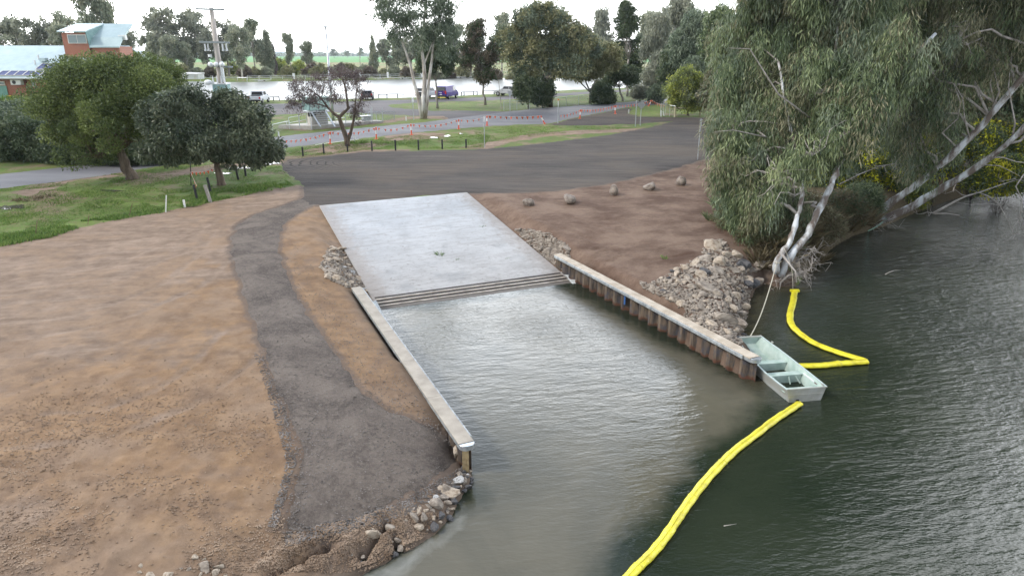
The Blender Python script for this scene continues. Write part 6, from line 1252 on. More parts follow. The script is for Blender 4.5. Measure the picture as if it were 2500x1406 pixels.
# chain link fences
M_WIRE = mat('chain_wire', (.30, .32, .32), rough=.5, metal=.5)
def clfence(posts, label, r=.03, wire=True, name='chain_link_fence', rail=True, mid=False, mt=None, group='chain link fences'):
    mt = mt or M_GALV; P0 = [(at(a, b_), t) for a, b_, t in posts]; root = thing(name, P0[0][0], label, 'fence', group); org = P0[0][0]; tops = []
    for p, t in P0:
        h = post_h((p[0]/(p[1]*CT+(CAMZ-p[2])*ST))*FPX+1250, t, p); b = MB(); q = p-org; b.cyl((q[0], q[1], q[2]-.1), r, h+.1, 8); b.build('post', mt, root); tops.append((q, q+np.array([0, 0, h])))
    for (q0, t0_), (q1, t1_) in zip(tops[:-1], tops[1:]):
        if rail: b = MB(); b.tube([t0_, t1_], r*.8, 6); b.build('rail', mt, root)
        if mid: b = MB(); b.tube([(q0+t0_)/2, (q1+t1_)/2], r*.7, 6); b.build('rail', mt, root)
        if wire:
            b = MB(); L = np.linalg.norm(q1-q0); hh_ = t0_[2]-q0[2]; n = max(2, int((L+hh_)/.16)); dx = (q1-q0)/L
            for i in range(n):
                s0 = i*.16
                for sg in (0, 1):
                    a0, a1 = s0-hh_, s0; lo, hi = max(0, a0), min(L, a1)
                    if hi <= lo: continue
                    z0, z1 = (lo-a0), (hi-a0)
                    if sg: lo, hi = L-lo, L-hi
                    b.beam(q0+dx*lo+np.array([0, 0, z0]), q0+dx*hi+np.array([0, 0, z1]), .007, .007)
            b.build('wire_mesh', M_WIRE, root)
    return root
clfence([(1230, 271, 248.5), (1262, 268.5, 246.5), (1293, 267, 244.5), (1323, 264.5, 242.5), (1333, 263.5, 241.5)], 'chain link fence left of the thick dark trunk')
clfence([(1352, 262, 240), (1382, 259, 237.5), (1412, 257, 234.5), (1447, 254.5, 232), (1487, 251, 230), (1525, 248, 228), (1560, 244, 226)], 'chain link fence running right from the thick dark trunk along the road', .03)
clfence([(1547, 230, 222), (1570, 229, 221.5), (1590, 228, 221), (1608, 227, 220.5)], 'low rail fence far behind the diamond sign', wire=False)
clfence([(640, 330, 309), (667, 326.5, 304.5), (701, 315, 297), (708, 312.5, 296)], 'chain link fence left of the concrete platform'); clfence([(900, 299.5, 274), (920, 297.5, 273.5), (963, 293.5, 273)], 'chain link fence right of the concrete platform')
clfence([(1612, 283, 254), (1619, 280, 255)], 'narrow grey panel beside the wire gate', group='temporary gates'); 
g1 = clfence([(1623, 284, 256), (1634, 284.5, 257.5), (1647, 286, 259.5)], 'small wire mesh gate panel left of the timber rail', .028, name='wire_gate', group='temporary gates')
M_TIM = mat('pale_pine_timber', (.38, .34, .22), (.52, .47, .33), 4, .85, .2, stretch=(1, 1, .3))
pa, pb = at(1647, 286), at(1708.5, 284); root = thing('timber_rail', pa, 'yellowish timber rail on two posts in front of the yellow-green bush', 'fence'); ha, hb = post_h(1647, 261.5, pa), post_h(1708, 262, pb); q = pb-pa
b = MB(); b.cyl((0, 0, -.1), .09, ha+.1, 10); b.build('post', M_TIM, root); b = MB(); b.cyl((q[0], q[1], q[2]-.1), .09, hb+.1, 10); b.build('post', M_TIM, root); b = MB(); b.tube([(0, -.02, ha-.12), (q[0], q[1]-.02, q[2]+hb-.12)], .07, 8); b.build('rail', M_TIM, root)
# low timber rails on the lake foreshore
def lowrail(pts, label):
    P0 = [at(a, b_) for a, b_ in pts]; root = thing('foreshore_rail', P0[0], label, 'rail fence', 'low dark rails on the lake foreshore'); 
    for p in P0: q = p-P0[0]; b = MB(); b.cyl((q[0], q[1], q[2]-.1), .07, .75, 8); b.build('post', M_BLK, root)
    for p, q in zip(P0[:-1], P0[1:]): b = MB(); b.tube([p-P0[0]+np.array([0, 0, .6]), q-P0[0]+np.array([0, 0, .6])], .05, 6); b.build('rail', M_BLK, root)
lowrail([(655, 247.5), (668, 247), (682, 246.5)], 'low dark rail right of the silver utility'); lowrail([(925, 240.5), (945, 240), (971, 239), (995, 238)], 'low dark rail between the dark hatchback and the tall gum'); lowrail([(1127, 234.5), (1133, 234), (1156, 233), (1165, 232.5)], 'low dark rail right of the purple van'); lowrail([(1181, 231.5), (1207, 230.5), (1215, 230)], 'low dark rail behind the reddish-topped tree')

# ================================================================== PUMP STATION PLATFORM
M_KIO = mat('pale_green_cabinet', (.42, .58, .52), (.52, .66, .60), 2, .55); M_KIOD = mat('teal_cabinet_side', (.14, .24, .24), (.20, .31, .30), 2, .55); M_SLAB = mat('platform_concrete', (.34, .32, .29), (.48, .46, .42), 1.5, .85, .3)
pf = at(761, 317.5); s = mpp(pf[1], pf[2]); pr = at(936, 299.5); pl = at(707, 321.5)
ex = (pr-pf)[:2]; Lx = np.linalg.norm(ex); ex /= Lx; rz = math.atan2(ex[1], ex[0]); ey = np.array([-ex[1], ex[0]])
root = thing('pump_station', pf, 'raised concrete pump platform with pale green cabinet and steel stairs behind the purplish tree', 'pump station', rz=rz)
dl_ = np.dot((pl-pf)[:2], ex); dw_ = np.dot((pl-pf)[:2], ey); 
b = MB(); b.prism([(0, 0, 0), (Lx, 0, 0), (Lx, 1.6, 0), (Lx*.55, max(dw_, 3.6), 0), (dl_, max(dw_, 3.2), 0)], (0, 0, -.3), (0, 0, .42)); b.build('platform', M_SLAB, root, bevel=.02)
def lx(px, py, z=.42):  # photo pixel -> local coordinates on the platform plane
    x, y = unz(px, py, pf[2]+z); v = np.array([x, y])-pf[:2]; return np.array([v@ex, v@ey])
kx, ky = lx(757, 307); kh = post_h(775, 236, np.array([0, pf[1]+2.2, pf[2]+.42])); 
k1 = lx(802, 303)[0]; kw = k1-kx
b = MB(); b.box((kx+kw/2+.2, ky+.9, .42+1.5+(kh-1.5)/2), (kw, 1.5, kh-1.5)); b.build('cabinet', M_KIO, root, bevel=.03); b = MB(); b.box((kx+.16, ky+.9, .42+1.5+(kh-1.5)/2), (.10, 1.6, kh-1.5-.1)); b.build('cabinet_side_panel', M_KIOD, root)
b = MB(); b.box((kx+kw/2+.2, ky+.9, .42+.6), (kw*.8, 1.1, 1.2)); b.build('plinth', M_SLAB, root); b = MB(); b.box((kx+kw/2+.2, ky+.9, .42+1.38), (kw*1.05, 1.7, .10)); b.build('deck_plate', M_GALV, root); b = MB(); b.box((kx+.5, ky+.32, .42+1.1), (.9, .05, .42)); b.build('opening_shade', M_DKT, root)  # last box is a flat dark panel painting the shade of the hollow
for sx in (783, 818): 
    a_ = lx(sx, 310)+np.array([0, -.0]); t_ = lx(sx-16, 307)+np.array([0, .25]); b = MB(); b.beam((a_[0], a_[1], .42), (t_[0], t_[1]+.1, .42+1.4), .05, .16, (1, 0, 0)); b.build('stair_stringer', M_GALV, root)
a0_ = lx(783, 310); a1_ = lx(818, 308); t0_ = lx(767, 307)+np.array([0, .35]); t1_ = lx(802, 305)+np.array([0, .35])
for k in range(1, 7):
    t = k/7; p0 = a0_*(1-t)+t0_*t; p1 = a1_*(1-t)+t1_*t; z = .42+1.4*t; b = MB(); b.beam((p0[0], p0[1], z), (p1[0], p1[1], z), .22, .04); b.build('stair_tread', M_GALV, root)
def prail(pts, h, label='rail', both=True, z0=.42):
    for p in pts: b = MB(); b.cyl((p[0], p[1], z0), .028, h, 8); b.build('rail_post', M_GALV, root)
    for p, q in zip(pts[:-1], pts[1:]):
        for z in ((h, h*.55) if both else (h,)): b = MB(); b.tube([(p[0], p[1], z0+z), (q[0], q[1], z0+z)], .022, 6); b.build('rail', M_GALV, root)
prail([lx(855, 303)+np.array([0, 1.0]), lx(878, 301)+np.array([0, 1.0]), lx(901, 299)+np.array([0, 1.0])], 1.5); prail([lx(760, 313), lx(790, 304)+np.array([0, .4])], 1.55, both=False); prail([lx(707, 316), lx(732, 311), lx(750, 306)], 1.15); prail([lx(820, 305), lx(840, 303)+np.array([0, .6]), lx(855, 302)+np.array([0, 1.0])], 1.1)
for px, py, tp in ((732, 312, 276), (761, 315.5, 280), (907, 299.5, 267), (909.5, 296, 262), (935, 296.5, 264.5)):
    q = lx(px, py); hh_ = post_h(px, tp, np.array([0, (pf[:2]+ex*q[0]+ey*q[1])[1], pf[2]+.42])); b = MB(); b.cyl((q[0], q[1], .42), .045, hh_, 8); b.build('tall_post', M_GALV, root)
b = MB(); q = lx(896, 298)+np.array([0, .3]); b.box((q[0], q[1], 1.05), (1.5, .8, .08)); b.box((q[0]+.1, q[1], .75), (.9, .5, .5)); b.build('pump_box', M_GALV, root)
# tall light pole behind it
p = at(806, 300); p[1] += 1.5; p[2] = Hs(p[0], p[1]); h = post_h(783, 68, p); root = thing('light_pole', p, 'tall slender grey pole rising behind the pump platform', 'pole'); b = MB(); b.tube([(0, 0, -.1), (0, 0, h*.35), (0, 0, h)], [.16, .14, .09], 10); b.build('pole', M_GALV, root, smooth=True); b = MB(); b.box((0, 0, h+.08), (.34, .34, .2)); b.build('lamp_head', M_GALV, root)
p = gat(880, 400); h = post_h(880, 107, p); mb = MB(); mb.tube([(0, 0, 0), (0, 0, h)], .16, 6); o = mb.build('thin_pole', BM['grey']); o.location = tuple(p); tag(o, 'distant thin pole in front of the rightmost paddock tree', 'pole')
# power pole with transformer kiosk
p = gat(548, 96); Y = p[1]; h = post_h(520, 20, p); root = thing('power_pole', p, 'thick timber power pole with two crossarms, standing on a corrugated teal kiosk', 'power pole'); M_PP = mat('bleached_pole_timber', (.36, .32, .29), (.50, .46, .42), 3, .85, .2, stretch=(1, 1, .1))
b = MB(); b.tube([(0, 0, -.2), (0, 0, h*.4), (0, 0, h)], [.42, .38, .27], 14); b.build('pole', M_PP, root, smooth=True); b = MB(); b.cyl((0, 0, h), .03, .8, 6); b.build('spike', M_GALV, root)
M_ARM = mat('weathered_crossarm', (.20, .23, .24), (.30, .33, .34), 3, .7)
def zof(py): return post_h(530, py, p)
def xarm(py, l, r, nm='crossarm'): z = zof(py); b = MB(); b.beam((l, -.45, z+.05), (r, -.45, z-.05), .2, .24); b.build(nm, M_ARM, root); return z
s = mpp(Y, 8); xarm(24, -34*s, 34*s); z2 = xarm(104, -36*s, 36*s); z3 = xarm(163, -12*s, 36*s)
M_INS = mat('white_ceramic', (.72, .74, .76), rough=.3)
for x in (-.72, 0, .72): b = MB(); b.sphere((x*1.05, -.85, zof(158)), .33, 12, 8); b.build('insulator_globe', M_INS, root)
for x in (-1.3, -.9, 1.0, 1.5): b = MB(); b.cyl((x, -.45, z2-.9), .10, .7, 8); b.cyl((x, -.45, z2-1.1), .16, .2, 8); b.build('switch', M_GALV, root)
b = MB(); b.cyl((-.9, -.3, zof(140)), .25, .35, 10); b.build('floodlight', M_INS, root)
zk = zof(206); b = MB(); b.box((0, 0, zk/2), (31*s, 31*s, zk)); 
for i in range(12): b.box((-15*s+i*30*s/11, -15.5*s-.02, zk/2), (.09, .06, zk-.05))
b.build('kiosk', mat('teal_corrugated_steel', (.20, .34, .34), (.30, .44, .44), 2, .5), root); b = MB(); b.box((0, 0, zk+.06), (34*s, 34*s, .14)); b.build('kiosk_roof', M_GALV, root)
for x in (-.75, -.2, .35, .8): b = MB(); b.cyl((x, -.7, zk+.1), .12, 1.0, 8, .05); b.build('bushing', M_INS, root)
b = MB(); b.box((.55, -.5, zk+1.6), (.35, .3, 2.6)); b.build('riser_duct', M_GALV, root); b = MB(); b.sphere((-1.4, -.8, zk+.25), .42, 10, 6, (1.4, 1, .8)); b.build('float_tank', M_INS, root)

# ================================================================== CARS
M_GLS = mat('car_glass', (.015, .018, .02), rough=.08, spec=.6); M_TYR = mat('tyre_rubber', (.018, .018, .018), rough=.85); M_RIM = mat('alloy_rim', (.40, .41, .42), rough=.35, metal=.6); M_RED = mat('tail_light_red', (.45, .02, .02), rough=.25); M_HLT = mat('head_light_glass', (.6, .62, .65), rough=.15); M_PLT = mat('number_plate', (.7, .7, .66), rough=.5); M_BMP = mat('dark_bumper', (.03, .03, .032), rough=.5)
def car(kind, px, py, ang, paint, label, extra=None):
    """local: +y is the front; body side profile lofted with tumblehome"""
    p = at(px, py); root = thing('parked_'+{'ute': 'utility', 'suv': 'wagon', 'van': 'van', 'hatch': 'car'}[kind], p, label, {'ute': 'utility', 'suv': 'car', 'van': 'van', 'hatch': 'car'}[kind], 'cars parked by the lake', rz=ang)
    W, Lc, body, cab = {'ute': (1.86, 5.2, [(-2.6, .55), (-2.6, 1.08), (-.9, 1.1), (1.2, 1.12), (2.35, 1.0), (2.58, .8), (2.58, .45), (-2.6, .45)], [(-.95, 1.08), (-.75, 1.74), (.55, 1.76), (1.3, 1.1)]),
      'suv': (1.85, 4.6, [(-2.3, .5), (-2.32, 1.0), (-2.2, 1.08), (1.0, 1.08), (2.05, .95), (2.3, .7), (2.3, .4), (-2.3, .4)], [(-2.2, 1.06), (-1.95, 1.66), (.2, 1.70), (1.05, 1.06)]),
      'hatch': (1.75, 4.2, [(-2.1, .45), (-2.1, .92), (.9, .95), (1.9, .82), (2.1, .6), (2.1, .35), (-2.1, .35)], [(-2.0, .92), (-1.6, 1.42), (.1, 1.46), (.95, .93)]),
      'van': (1.92, 5.0, [(-2.5, .45), (-2.52, 1.15), (1.6, 1.15), (2.35, 1.0), (2.5, .75), (2.5, .4), (-2.5, .4)], [(-2.5, 1.13), (-2.42, 1.98), (.9, 2.02), (1.35, 1.75), (1.85, 1.12)])}[kind]
    b = MB(); b.prism([(0, y, z) for y, z in body], (-W/2, 0, 0), (W/2, 0, 0)); b.build('body', paint, root, bevel=.07)
    b = MB(); V = [(-W/2+.04+(z-cab[0][1])*.16, y, z) for y, z in cab]+[(W/2-.04-(z-cab[0][1])*.16, y, z) for y, z in cab]; n = len(cab)
    b.add(V, [tuple(range(n-1, -1, -1)), tuple(range(n, 2*n))]+[(i, (i+1) % n, n+(i+1) % n, n+i) for i in range(n)]); b.build('cabin', paint, root, bevel=.05)
    def pane(nm, quad, m_=M_GLS): b = MB(); b.prism(quad, (0, 0, 0), (0, 0, .004)); b.build(nm, m_, root)
    c0, c1, ce, cf = np.array(cab[0]), np.array(cab[1]), np.array(cab[-2]), np.array(cab[-1])
    for nm, A_, B_, sg in (('rear_window', c0, c1, -1), ('windscreen', cf, ce, 1)):
        lo, hi = A_+(B_-A_)*.18, A_+(B_-A_)*.88; b = MB(); w0, w1 = W/2-.14-(lo[1]-cab[0][1])*.16, W/2-.14-(hi[1]-cab[0][1])*.16; o_ = .03*sg
        b.prism([(-w0, lo[0]+o_, lo[1]), (w0, lo[0]+o_, lo[1]), (w1, hi[0]+o_, hi[1]), (-w1, hi[0]+o_, hi[1])], (0, -.01, 0), (0, .01, 0)); b.build(nm, M_GLS, root)
    zl, zh = cab[0][1]+.1, cab[1][1]-.12; y0 = cab[0][0]+.35; y1 = cf[0]-.45; 
    cuts = [y0, (y0+y1)/2, y1] if kind != 'ute' else [y0, (y0+y1)/2+.1, y1]
    if kind == 'van': cuts = [.35, 1.45]
    for s_ in (-1, 1):
        for a_, e_ in zip(cuts[:-1], cuts[1:]):
            x0, x1 = s_*(W/2-.035-(zl-cab[0][1])*.16), s_*(W/2-.035-(zh-cab[0][1])*.16); b = MB(); sh = .22 if e_ == cuts[-1] else 0; b.prism([(x0, a_+.04, zl), (x0, e_-.04, zl), (x1, e_-.04-sh, zh), (x1, a_+.04, zh)], (-.012, 0, 0), (.012, 0, 0)); b.build('side_window', M_GLS, root)
        b = MB(); b.box((s_*(W/2+.09), cf[0]-.35, cab[0][1]+.05), (.18, .10, .14)); b.build('mirror', paint, root)
        b = MB(); b.box((s_*(W/2-.14), -Lc/2-.02, .86 if kind != 'van' else 1.05), (.22, .06, .24 if kind != 'van' else .5)); b.build('tail_light', M_RED, root)
        b = MB(); b.box((s_*(W/2-.2), Lc/2-.06, .72), (.34, .10, .16)); b.build('headlight', M_HLT, root)
        for yy in (-Lc*.30, Lc*.31):
            rw_ = .36 if kind in ('ute', 'suv') else .32; b = MB(); b.disc((s_*(W/2-.08), yy, rw_), (1, 0, 0), rw_, .22, 18); w_ = b.build('wheel', M_TYR, root); b = MB(); b.disc((s_*(W/2+.035), yy, rw_), (1, 0, 0), rw_*.58, .02, 14); b.build('rim', M_RIM, w_)
    b = MB(); b.box((0, -Lc/2-.05, .52), (W-.1, .14, .2)); b.build('rear_bumper', M_BMP, root, bevel=.03); b = MB(); b.box((0, Lc/2-.02, .45), (W-.1, .12, .2)); b.build('front_bumper', M_BMP, root, bevel=.03); b = MB(); b.box((0, -Lc/2-.03, .74), (.38, .02, .12)); b.build('number_plate', M_PLT, root)
    if kind == 'ute':
        b = MB(); b.box((0, -1.78, 1.13), (W-.16, 1.5, .05)); b.build('tray_cover', M_BMP, root); b = MB(); b.tube([(-W/2+.1, -1.05, 1.1), (-W/2+.18, -1.15, 1.62), (W/2-.18, -1.15, 1.62), (W/2-.1, -1.05, 1.1)], .035, 8); b.build('sports_bar', M_BMP, root)
    if kind in ('suv',):
        for s_ in (-1, 1): b = MB(); b.tube([(s_*.66, -1.7, 1.74), (s_*.66, .0, 1.76)], .022, 6); b.build('roof_rail', M_RIM, root)
    if extra: extra(root, W, Lc)
    return root
def paint(n, c, met=.25): return mat(n, c, tuple(min(1, q*1.12) for q in c), 2, .4, metal=0)
car('ute', 634, 252, R(4), paint('silver_white_paint', (.55, .57, .60)), 'silver utility with dark tray cover parked tail towards us on the car park')
car('hatch', 898, 243.5, R(8), paint('dark_grey_paint', (.05, .05, .06)), 'small dark grey hatchback half hidden behind the sparse purplish tree')
car('hatch', 572, 240, R(80), paint('silver_paint', (.45, .48, .50)), 'silver car whose roof shows above the dark two-lobed tree')
car('suv', 1046, 239.5, R(-30), paint('white_paint', (.62, .64, .66)), 'white and black wagon parked behind the white gum trunks', lambda r_, W, Lc: [MB().box((0, -Lc/2-.005, .82), (W-.3, .07, .42)).build('dark_tailgate', M_BMP, r_)])
def vanart(r_, W, Lc):
    b = MB(); b.box((0, -Lc/2-.09, .30), (W-.2, .06, .07)); b.build('yellow_strip', mat('yellow_reflective_strip', (.75, .55, .05), rough=.4), r_)
    m_ = mat('pink_decal', (.70, .12, .22), rough=.5); b = MB()
    for q, (x0, z0, x1, z1) in enumerate([(.42, .98, .72, 1.42), (.70, .98, .44, 1.42), (.50, .95, .56, 1.20), (.60, 1.2, .74, 1.25)]): b.beam((x0, -Lc/2-.035, z0), (x1, -Lc/2-.035, z1), .012, .08, (0, 1, 0))
    b.build('decal', m_, r_); b = MB(); b.box((-.1, -Lc/2-.035, 1.02), (.55, .01, .07)); b.build('lettering_strip', mat('white_lettering', (.7, .7, .75), rough=.5), r_)
    b = MB(); b.box((-W/2-.006, .9, .95), (.012, 2.4, .8)); b.build('white_side_panel', M_WB, r_)
car('van', 1092, 241, R(-18), paint('deep_purple_blue_paint', (.040, .018, .20)), 'purple-blue van with pink decal on its tail, parked behind a slim dark tree', vanart)
car('suv', 1240, 234.5, R(62), paint('silver_grey_paint', (.42, .43, .44)), 'silver-grey wagon seen from the side left of the dark rounded bush'); car('suv', 1318, 231, R(80), paint('near_black_paint', (.02, .02, .025)), 'black wagon hidden behind the dark bushes and thick trunk')

# ================================================================== BRICK BUILDING
M_BRK = bpy.data.materials.new('red_brick'); M_BRK.use_nodes = True; g = NG(M_BRK); bt = g.N.new('ShaderNodeTexBrick'); tcb = g.N.new('ShaderNodeTexCoord'); mpb = g.N.new('ShaderNodeMapping'); mpb.inputs['Rotation'].default_value = (R(90), 0, 0); g.L.new(tcb.outputs['Object'], mpb.inputs[0]); g.L.new(mpb.outputs[0], bt.inputs['Vector'])
bt.inputs['Scale'].default_value = 4.2; bt.inputs['Color1'].default_value = (.34, .105, .050, 1); bt.inputs['Color2'].default_value = (.27, .080, .040, 1); bt.inputs['Mortar'].default_value = (.32, .22, .16, 1); bt.inputs['Mortar Size'].default_value = .012
g.set(g.b.inputs['Base Color'], g.mix(g.mr(g.noise(1.2, 4), .35, .65, 0, .3), bt.outputs['Color'], (.20, .08, .05)))
M_ROOF = mat('pale_blue_green_roof_steel', (.34, .44, .45), (.42, .52, .53), .6, .4, metal=.2); M_WFR = mat('cream_window_frame', (.66, .64, .58), rough=.5); M_WGL = mat('window_glass_reflecting', (.16, .22, .23), rough=.06, spec=.7); M_PV = mat('solar_cells', (.012, .018, .10), (.02, .03, .15), 20, .35, spec=.25)
YB_ = 104.0; gb = gat(60, YB_); org = np.array([P(290, 245, YB_+6)[0], YB_, gb[2]]); root = thing('brick_building', org, 'red brick building with pale steel roof, solar panels and tower at the left edge', 'building'); gz_ = gb[2]
def bx_(px): return P(px, 190, YB_)[0]-org[0]
def bz(py, Y=YB_): return P(60, py, Y)[2]-gz_
xl, xr = bx_(-420), bx_(240); xw = bx_(210); zt = bz(192); dpt = 10.0; zr = P(60, 112, YB_+dpt)[2]-gz_
b = MB(); b.box(((xl+bx_(-200))/2, dpt/2, zt/2), (bx_(-200)-xl, dpt, zt)); b.box((bx_(-60), dpt/2, zt/2), (bx_(70)-bx_(-200)-.6, dpt-.4, zt)); b.box(((bx_(60)+xw)/2, dpt/2+.4, zt/2), (xw-bx_(60), dpt, zt)); b.build('wall', M_BRK, root)
b = MB(); b.prism([(0, -1.2, zt-.05), (0, -1.2, zt+.12), (0, dpt, zr), (0, dpt*2+1, zt+.1), (0, dpt*2+1, zt-.1), (0, dpt, zr-.2)], (xl-1, 0, 0), (xr, 0, 0)); b.build('roof', M_ROOF, root)
b = MB(); b.tube([(xl-1, -1.28, zt+.02), (xr, -1.28, zt+.02)], .12, 8); b.build('gutter', mat('gutter', (.40, .42, .42), rough=.5), root)
slope = (zr-zt-.12)/(dpt+1.2)
def onroof(y): return zt+.12+(y+1.2)*slope
def panel(x0, x1, y0, y1): b = MB(); b.prism([(x0, y0, onroof(y0)+.08), (x1, y0, onroof(y0)+.08), (x1, y1, onroof(y1)+.08), (x0, y1, onroof(y1)+.08)], (0, 0, 0), (0, 0, .05)); o = b.build('solar_panel', M_PV, root); b = MB(); [b.beam(a_, c_, .07, .09) for a_, c_ in (((x0, y0, onroof(y0)+.12), (x1, y0, onroof(y0)+.12)), ((x0, y1, onroof(y1)+.12), (x1, y1, onroof(y1)+.12)), ((x0, y0, onroof(y0)+.12), (x0, y1, onroof(y1)+.12)), ((x1, y0, onroof(y0)+.12), (x1, y1, onroof(y1)+.12)))]; b.build('panel_frame', M_WFR, o)
def yroof(py):   # local y on the roof plane whose photo row is py
    for y in np.arange(-1.2, dpt, .05):
        q = np.array([0, YB_+y, gz_+onroof(y)]); d_ = q[1]*CT+(CAMZ-q[2])*ST; v = ((q[2]-CAMZ)*CT+q[1]*ST)/d_
        if 703-v*FPX < py: return y
    return dpt
ya, yb_ = yroof(187), yroof(176)
for i in range(6): panel(bx_(5+21*i-4), bx_(25+21*i-4), ya, yb_)
ya, yb_ = yroof(172), yroof(158)
for i in range(3): panel(bx_(76+20*i), bx_(95+20*i), ya, yb_)
def onface(nm, px0, px1, py0, py1, m_, y=-.05, th=.12, par=None, yy=0): b = MB(); b.box(((bx_(px0)+bx_(px1))/2, y, (bz(py0)+bz(py1))/2), (abs(bx_(px1)-bx_(px0)), th, abs(bz(py0)-bz(py1)))); return b.build(nm, m_, par or root)
wy = .4-.02
f = onface('window', 63, 80, 196, 212, M_WFR, wy); onface('pane', 65, 70, 198, 210, M_WGL, wy-.08, .04, f); onface('pane', 72, 79, 198, 210, M_WGL, wy-.08, .04, f)
f = onface('window', -30, 7, 199, 209, M_WFR, .16); onface('pane', -28, 5, 201, 207, M_WGL, .09, .04, f); onface('door_panel', -30, 9, 210, 246, mat('teal_door', (.16, .33, .28), (.20, .38, .33), 1, .6), .14, .1)
onface('downpipe', 57, 60.5, 196, 246, mat('maroon_downpipe', (.14, .045, .04), rough=.6), .1, .15)
b = MB(); q = (bx_(43), -.35, bz(201)); b.box(q, (1.5, .7, .75)); ac = b.build('air_conditioner', M_WH, root, bevel=.04); b = MB(); b.disc((q[0]-.2, q[1]-.36, q[2]), (0, 1, 0), .27, .03, 14); b.build('fan_grille', M_BMP, ac)
b = MB(); yv = yroof(151); b.box((bx_(71), yv, onroof(yv)+.25), (.8, .8, .5)); b.build('roof_vent', M_ROOF, root); b = MB(); yv = yroof(145); b.cyl((bx_(48), yv, onroof(yv)), .12, .6, 8); b.build('roof_vent', M_WH, root); b = MB(); yv = yroof(158); b.cyl((bx_(57), yv, onroof(yv)), .12, .6, 8); b.build('roof_vent', M_WH, root)
# tower room with sloping roof
YT = YB_+5.5
def tx(px): return P(px, 100, YT)[0]-org[0]
def tz(py): return P(200, py, YT)[2]-gz_
x0, x1, xm = tx(153), tx(285), tx(217)
def zz(py, yl): return P(200, py, YB_+yl)[2]-gz_
def bz2(xa, xb, ya_, yb2, za, zb): b.box(((xa+xb)/2, (ya_+yb2)/2, (za+zb)/2), (xb-xa, yb2-ya_, zb-za))
b = MB(); bz2(x0, xm-.12, 5.5, 9.6, zz(122, 5.5)-3, zz(81, 5.5)); bz2(xm+.004, x1, 5.8, 9.6, zz(122, 5.5)-3, zz(114, 5.8)); b.build('tower_wall', M_BRK, root)
b = MB(); b.prism([(x0-.35, 5.0, zz(79, 5.0)), (x0-.35, 5.0, zz(76.5, 5.0)), (x0-.35, 10.4, zz(58, 10.4)), (x0-.35, 10.4, zz(61, 10.4))], (0, 0, 0), (xm-x0+.35, 0, 0))
b.prism([(xm+.004, 5.4, zz(117, 5.4)), (xm+.004, 5.4, zz(114, 5.4)), (xm+.004, 6.6, zz(92, 6.6)), (xm+.004, 10.4, zz(58.5, 10.4)), (xm+.004, 10.4, zz(63, 10.4)), (xm+.004, 6.8, zz(97, 6.8))], (0, 0, 0), (x1-xm+.3, 0, 0)); b.build('tower_roof', M_ROOF, root)
b = MB(); b.prism([(xm-.1, 5.1, zz(79, 5.1)), (xm-.1, 10.3, zz(62, 10.3)), (xm-.1, 10.3, zz(118, 10.3)), (xm-.1, 5.5, zz(118, 5.5))], (0, 0, 0), (.1, 0, 0)); b.build('tower_side_cladding', M_KIOD, root)
b = MB(); b.box(((tx(167)+tx(213))/2, 5.42, (tz(85)+tz(107))/2), (tx(213)-tx(167), .12, tz(85)-tz(107))); f = b.build('window', M_WFR, root)
for a_, c_ in ((169, 189), (191, 211)): b = MB(); b.box(((tx(a_)+tx(c_))/2, 5.34, (tz(87)+tz(105.5))/2), (tx(c_)-tx(a_), .04, tz(87)-tz(105.5))); b.build('pane', M_WGL, f)
b = MB(); b.box((tx(286), 7.2, tz(92)), (1.1, .6, .7)); b.build('air_conditioner', M_WH, root, bevel=.03)
# bin and chairs
def onfloor(px, Y): return gat(px, Y)
p = onfloor(28, 102.6); r_ = thing('wheelie_bin', p, 'black wheelie bin with yellow lid against the brick wall', 'bin'); b = MB(); b.box((0, 0, .52), (.58, .62, .95), taper=1.12); b.build('body', M_BLK, r_); b = MB(); b.box((0, 0, 1.04), (.72, .78, .08)); b.build('lid', mat('yellow_lid', (.75, .50, .03), rough=.5), r_, bevel=.02); b = MB(); b.box((0, -.34, .8), (.22, .01, .2)); b.build('decal', M_WH, r_)
for i, (px, lb) in enumerate([(56, 'white plastic garden chair beside the wheelie bin'), (74, 'white plastic garden chair half hidden by the round tree crown')]):
    p = onfloor(px, 101.5); r_ = thing('plastic_chair', p, lb, 'chair', 'white plastic garden chairs', rz=.4*i); b = MB(); b.box((0, 0, .44), (.5, .5, .04)); b.build('seat', M_WH, r_, bevel=.01); b = MB(); b.box((0, .24, .68), (.48, .05, .44)); b.build('backrest', M_WH, r_, bevel=.01)
    for x in (-.22, .22):
        for y in (-.22, .22): b = MB(); b.beam((x*1.15, y*1.15, 0), (x, y, .44), .05, .05); b.build('leg', M_WH, r_)
        b = MB(); b.box((x*1.1, 0, .64), (.05, .46, .03)); b.beam((x*1.1, -.2, .44), (x*1.1, -.2, .64), .04, .04); b.build('armrest', M_WH, r_)
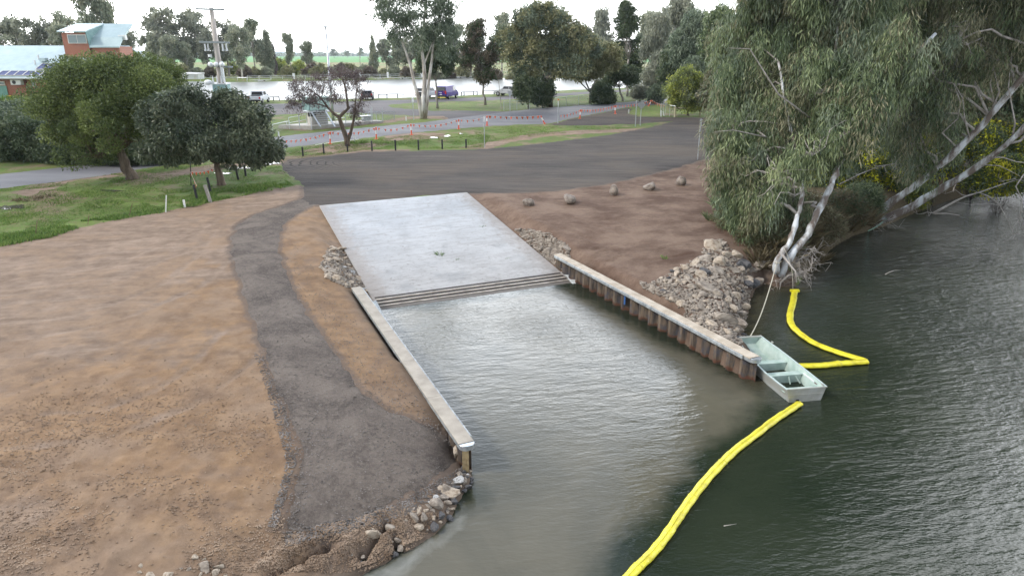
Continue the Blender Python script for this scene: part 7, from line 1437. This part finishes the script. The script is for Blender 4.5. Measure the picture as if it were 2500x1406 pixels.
# garden plants before the building
for i, (px, py, lm, lb) in enumerate([(5, 262, LM_GR, 'spiky green strap-leaved plant at the left edge by the building'), (28, 262, LM_GR, 'spiky green strap-leaved plant left of the garden chairs'), (55, 262, LM_GR, 'spiky green strap-leaved plant in front of the garden chairs'), (8, 276, LM['yellow'], 'yellowish strap-leaved plant below the spiky green plants'), (75, 262, LM_GR, 'leafy green plant at the edge of the round tree crown')]):
    p = at(px, py); vv, tv = [], []; r_ = thing('garden_plant', p, lb, 'plant', 'strap-leaved garden plants'); rs = np.random.RandomState(i); tuft(rs, (0, 0, 0), .5, 320, 1.9, None, vv, tv, 1.0, .045); leafobj('leaves', np.concatenate(vv), np.concatenate(tv), lm, r_)
root_p = at(20, 292); b = MB(); b.box((0, 0, .4), (9, .12, .8)); o = b.build('low_wall', mat('grey_fence_sheet', (.30, .32, .34), (.38, .40, .42), 2, .6)); o.location = tuple(root_p); tag(o, 'low grey wall below the strap-leaved plants at the left edge', 'wall')

# ================================================================== JETTY AND SHED ON THE LAKE
M_PON = mat('white_pontoon', (.62, .63, .62), (.72, .73, .72), 2, .6); M_PONL = mat('pale_deck', (.48, .47, .43), (.56, .55, .50), 2, .8)
ja = unz(726/1.0-120, 197, LAKEZ+.3); ja = np.array([float(ja[0]), float(ja[1])]); jb = unz(1165, 188, LAKEZ+.3); jb = np.array([float(jb[0]), float(jb[1])]); d = jb-ja; Lj = np.linalg.norm(d); ang = math.atan2(d[1], d[0])
root = thing('jetty', (ja[0], ja[1], LAKEZ), 'long white floating jetty with handrails along the far side of the lake', 'jetty', rz=ang)
nseg = 11
for i in range(nseg):
    x0, x1 = Lj*i/nseg, Lj*(i+1)/nseg-.25; b = MB(); b.box(((x0+x1)/2, 0, .35), (x1-x0, 2.4, .14)); b.build('deck', M_PONL, root); b = MB(); b.box(((x0+x1)/2, -1.12, .2), (x1-x0, .3, .34)); b.build('pontoon', M_PON, root)
    b = MB()
    for k in range(4): b.box((x0+(x1-x0)*k/3, -1.12, .2), (.5, .34, .2))
    b.build('float_block', M_BMP, root) if i % 2 == 0 else None
    for k in range(3): b = MB(); b.cyl((x0+(x1-x0)*k/2, 1.0, .42), .05, 1.0, 6); b.build('rail_post', M_WH, root)
    for z in (.95, 1.4): b = MB(); b.tube([(x0, 1.0, z), (x1, 1.0, z)], .045, 5); b.build('rail', M_WH, root)
for px in (716, 886, 962, 1058, 1140):
    x = (P(px, 190, ja[1])[0]-ja[0]); b = MB(); b.cyl((x, .9, .3), .32, 1.7, 10); b.build('mooring_pile', M_WH, root)
p = at(466, 197); Y = p[1]; s = mpp(Y); b = MB(); r_ = thing('white_shed', p, 'white flat-roofed shed on the far lake shore left of the power pole', 'shed'); b.box((0, 2, 6*s), (38*s, 4, 12*s)); b.build('wall', M_WH, r_); b = MB(); b.prism([(-20*s, -.3, 11*s), (20*s, -.3, 10*s), (20*s, 4.3, 12*s), (-20*s, 4.3, 13.5*s)], (0, 0, 0), (0, 0, .25)); b.build('roof', mat('shed_roof', (.55, .55, .53), rough=.6), r_); b = MB(); b.box((12*s, -.02, 4*s), (6*s, .05, 8*s)); b.build('door', M_WFR, r_)
pts = [(490, 197.5), (520, 197.3), (550, 197.2), (580, 197), (603, 197)]; clfence([(a, b_, b_-7) for a, b_ in pts], 'pale wire fence right of the white shed on the far shore', .05, wire=False, name='shore_fence', group=None)

# ================================================================== AIR
m = bpy.data.materials.new('air'); m.use_nodes = True; n_ = m.node_tree; n_.nodes.clear(); o_ = n_.nodes.new('ShaderNodeOutputMaterial'); vv_ = n_.nodes.new('ShaderNodeVolumePrincipled')
vv_.inputs['Color'].default_value = (.80, .88, .97, 1); vv_.inputs['Density'].default_value = .00010; vv_.inputs['Anisotropy'].default_value = .3; n_.links.new(vv_.outputs[0], o_.inputs['Volume'])
b = MB(); b.box((0, 2450, 29), (10500, 5300, 66)); hz = b.build('haze', m); tag(hz, 'thin pale air between the camera and the far trees', None, None, 'stuff')
S.cycles.volume_bounces = 0
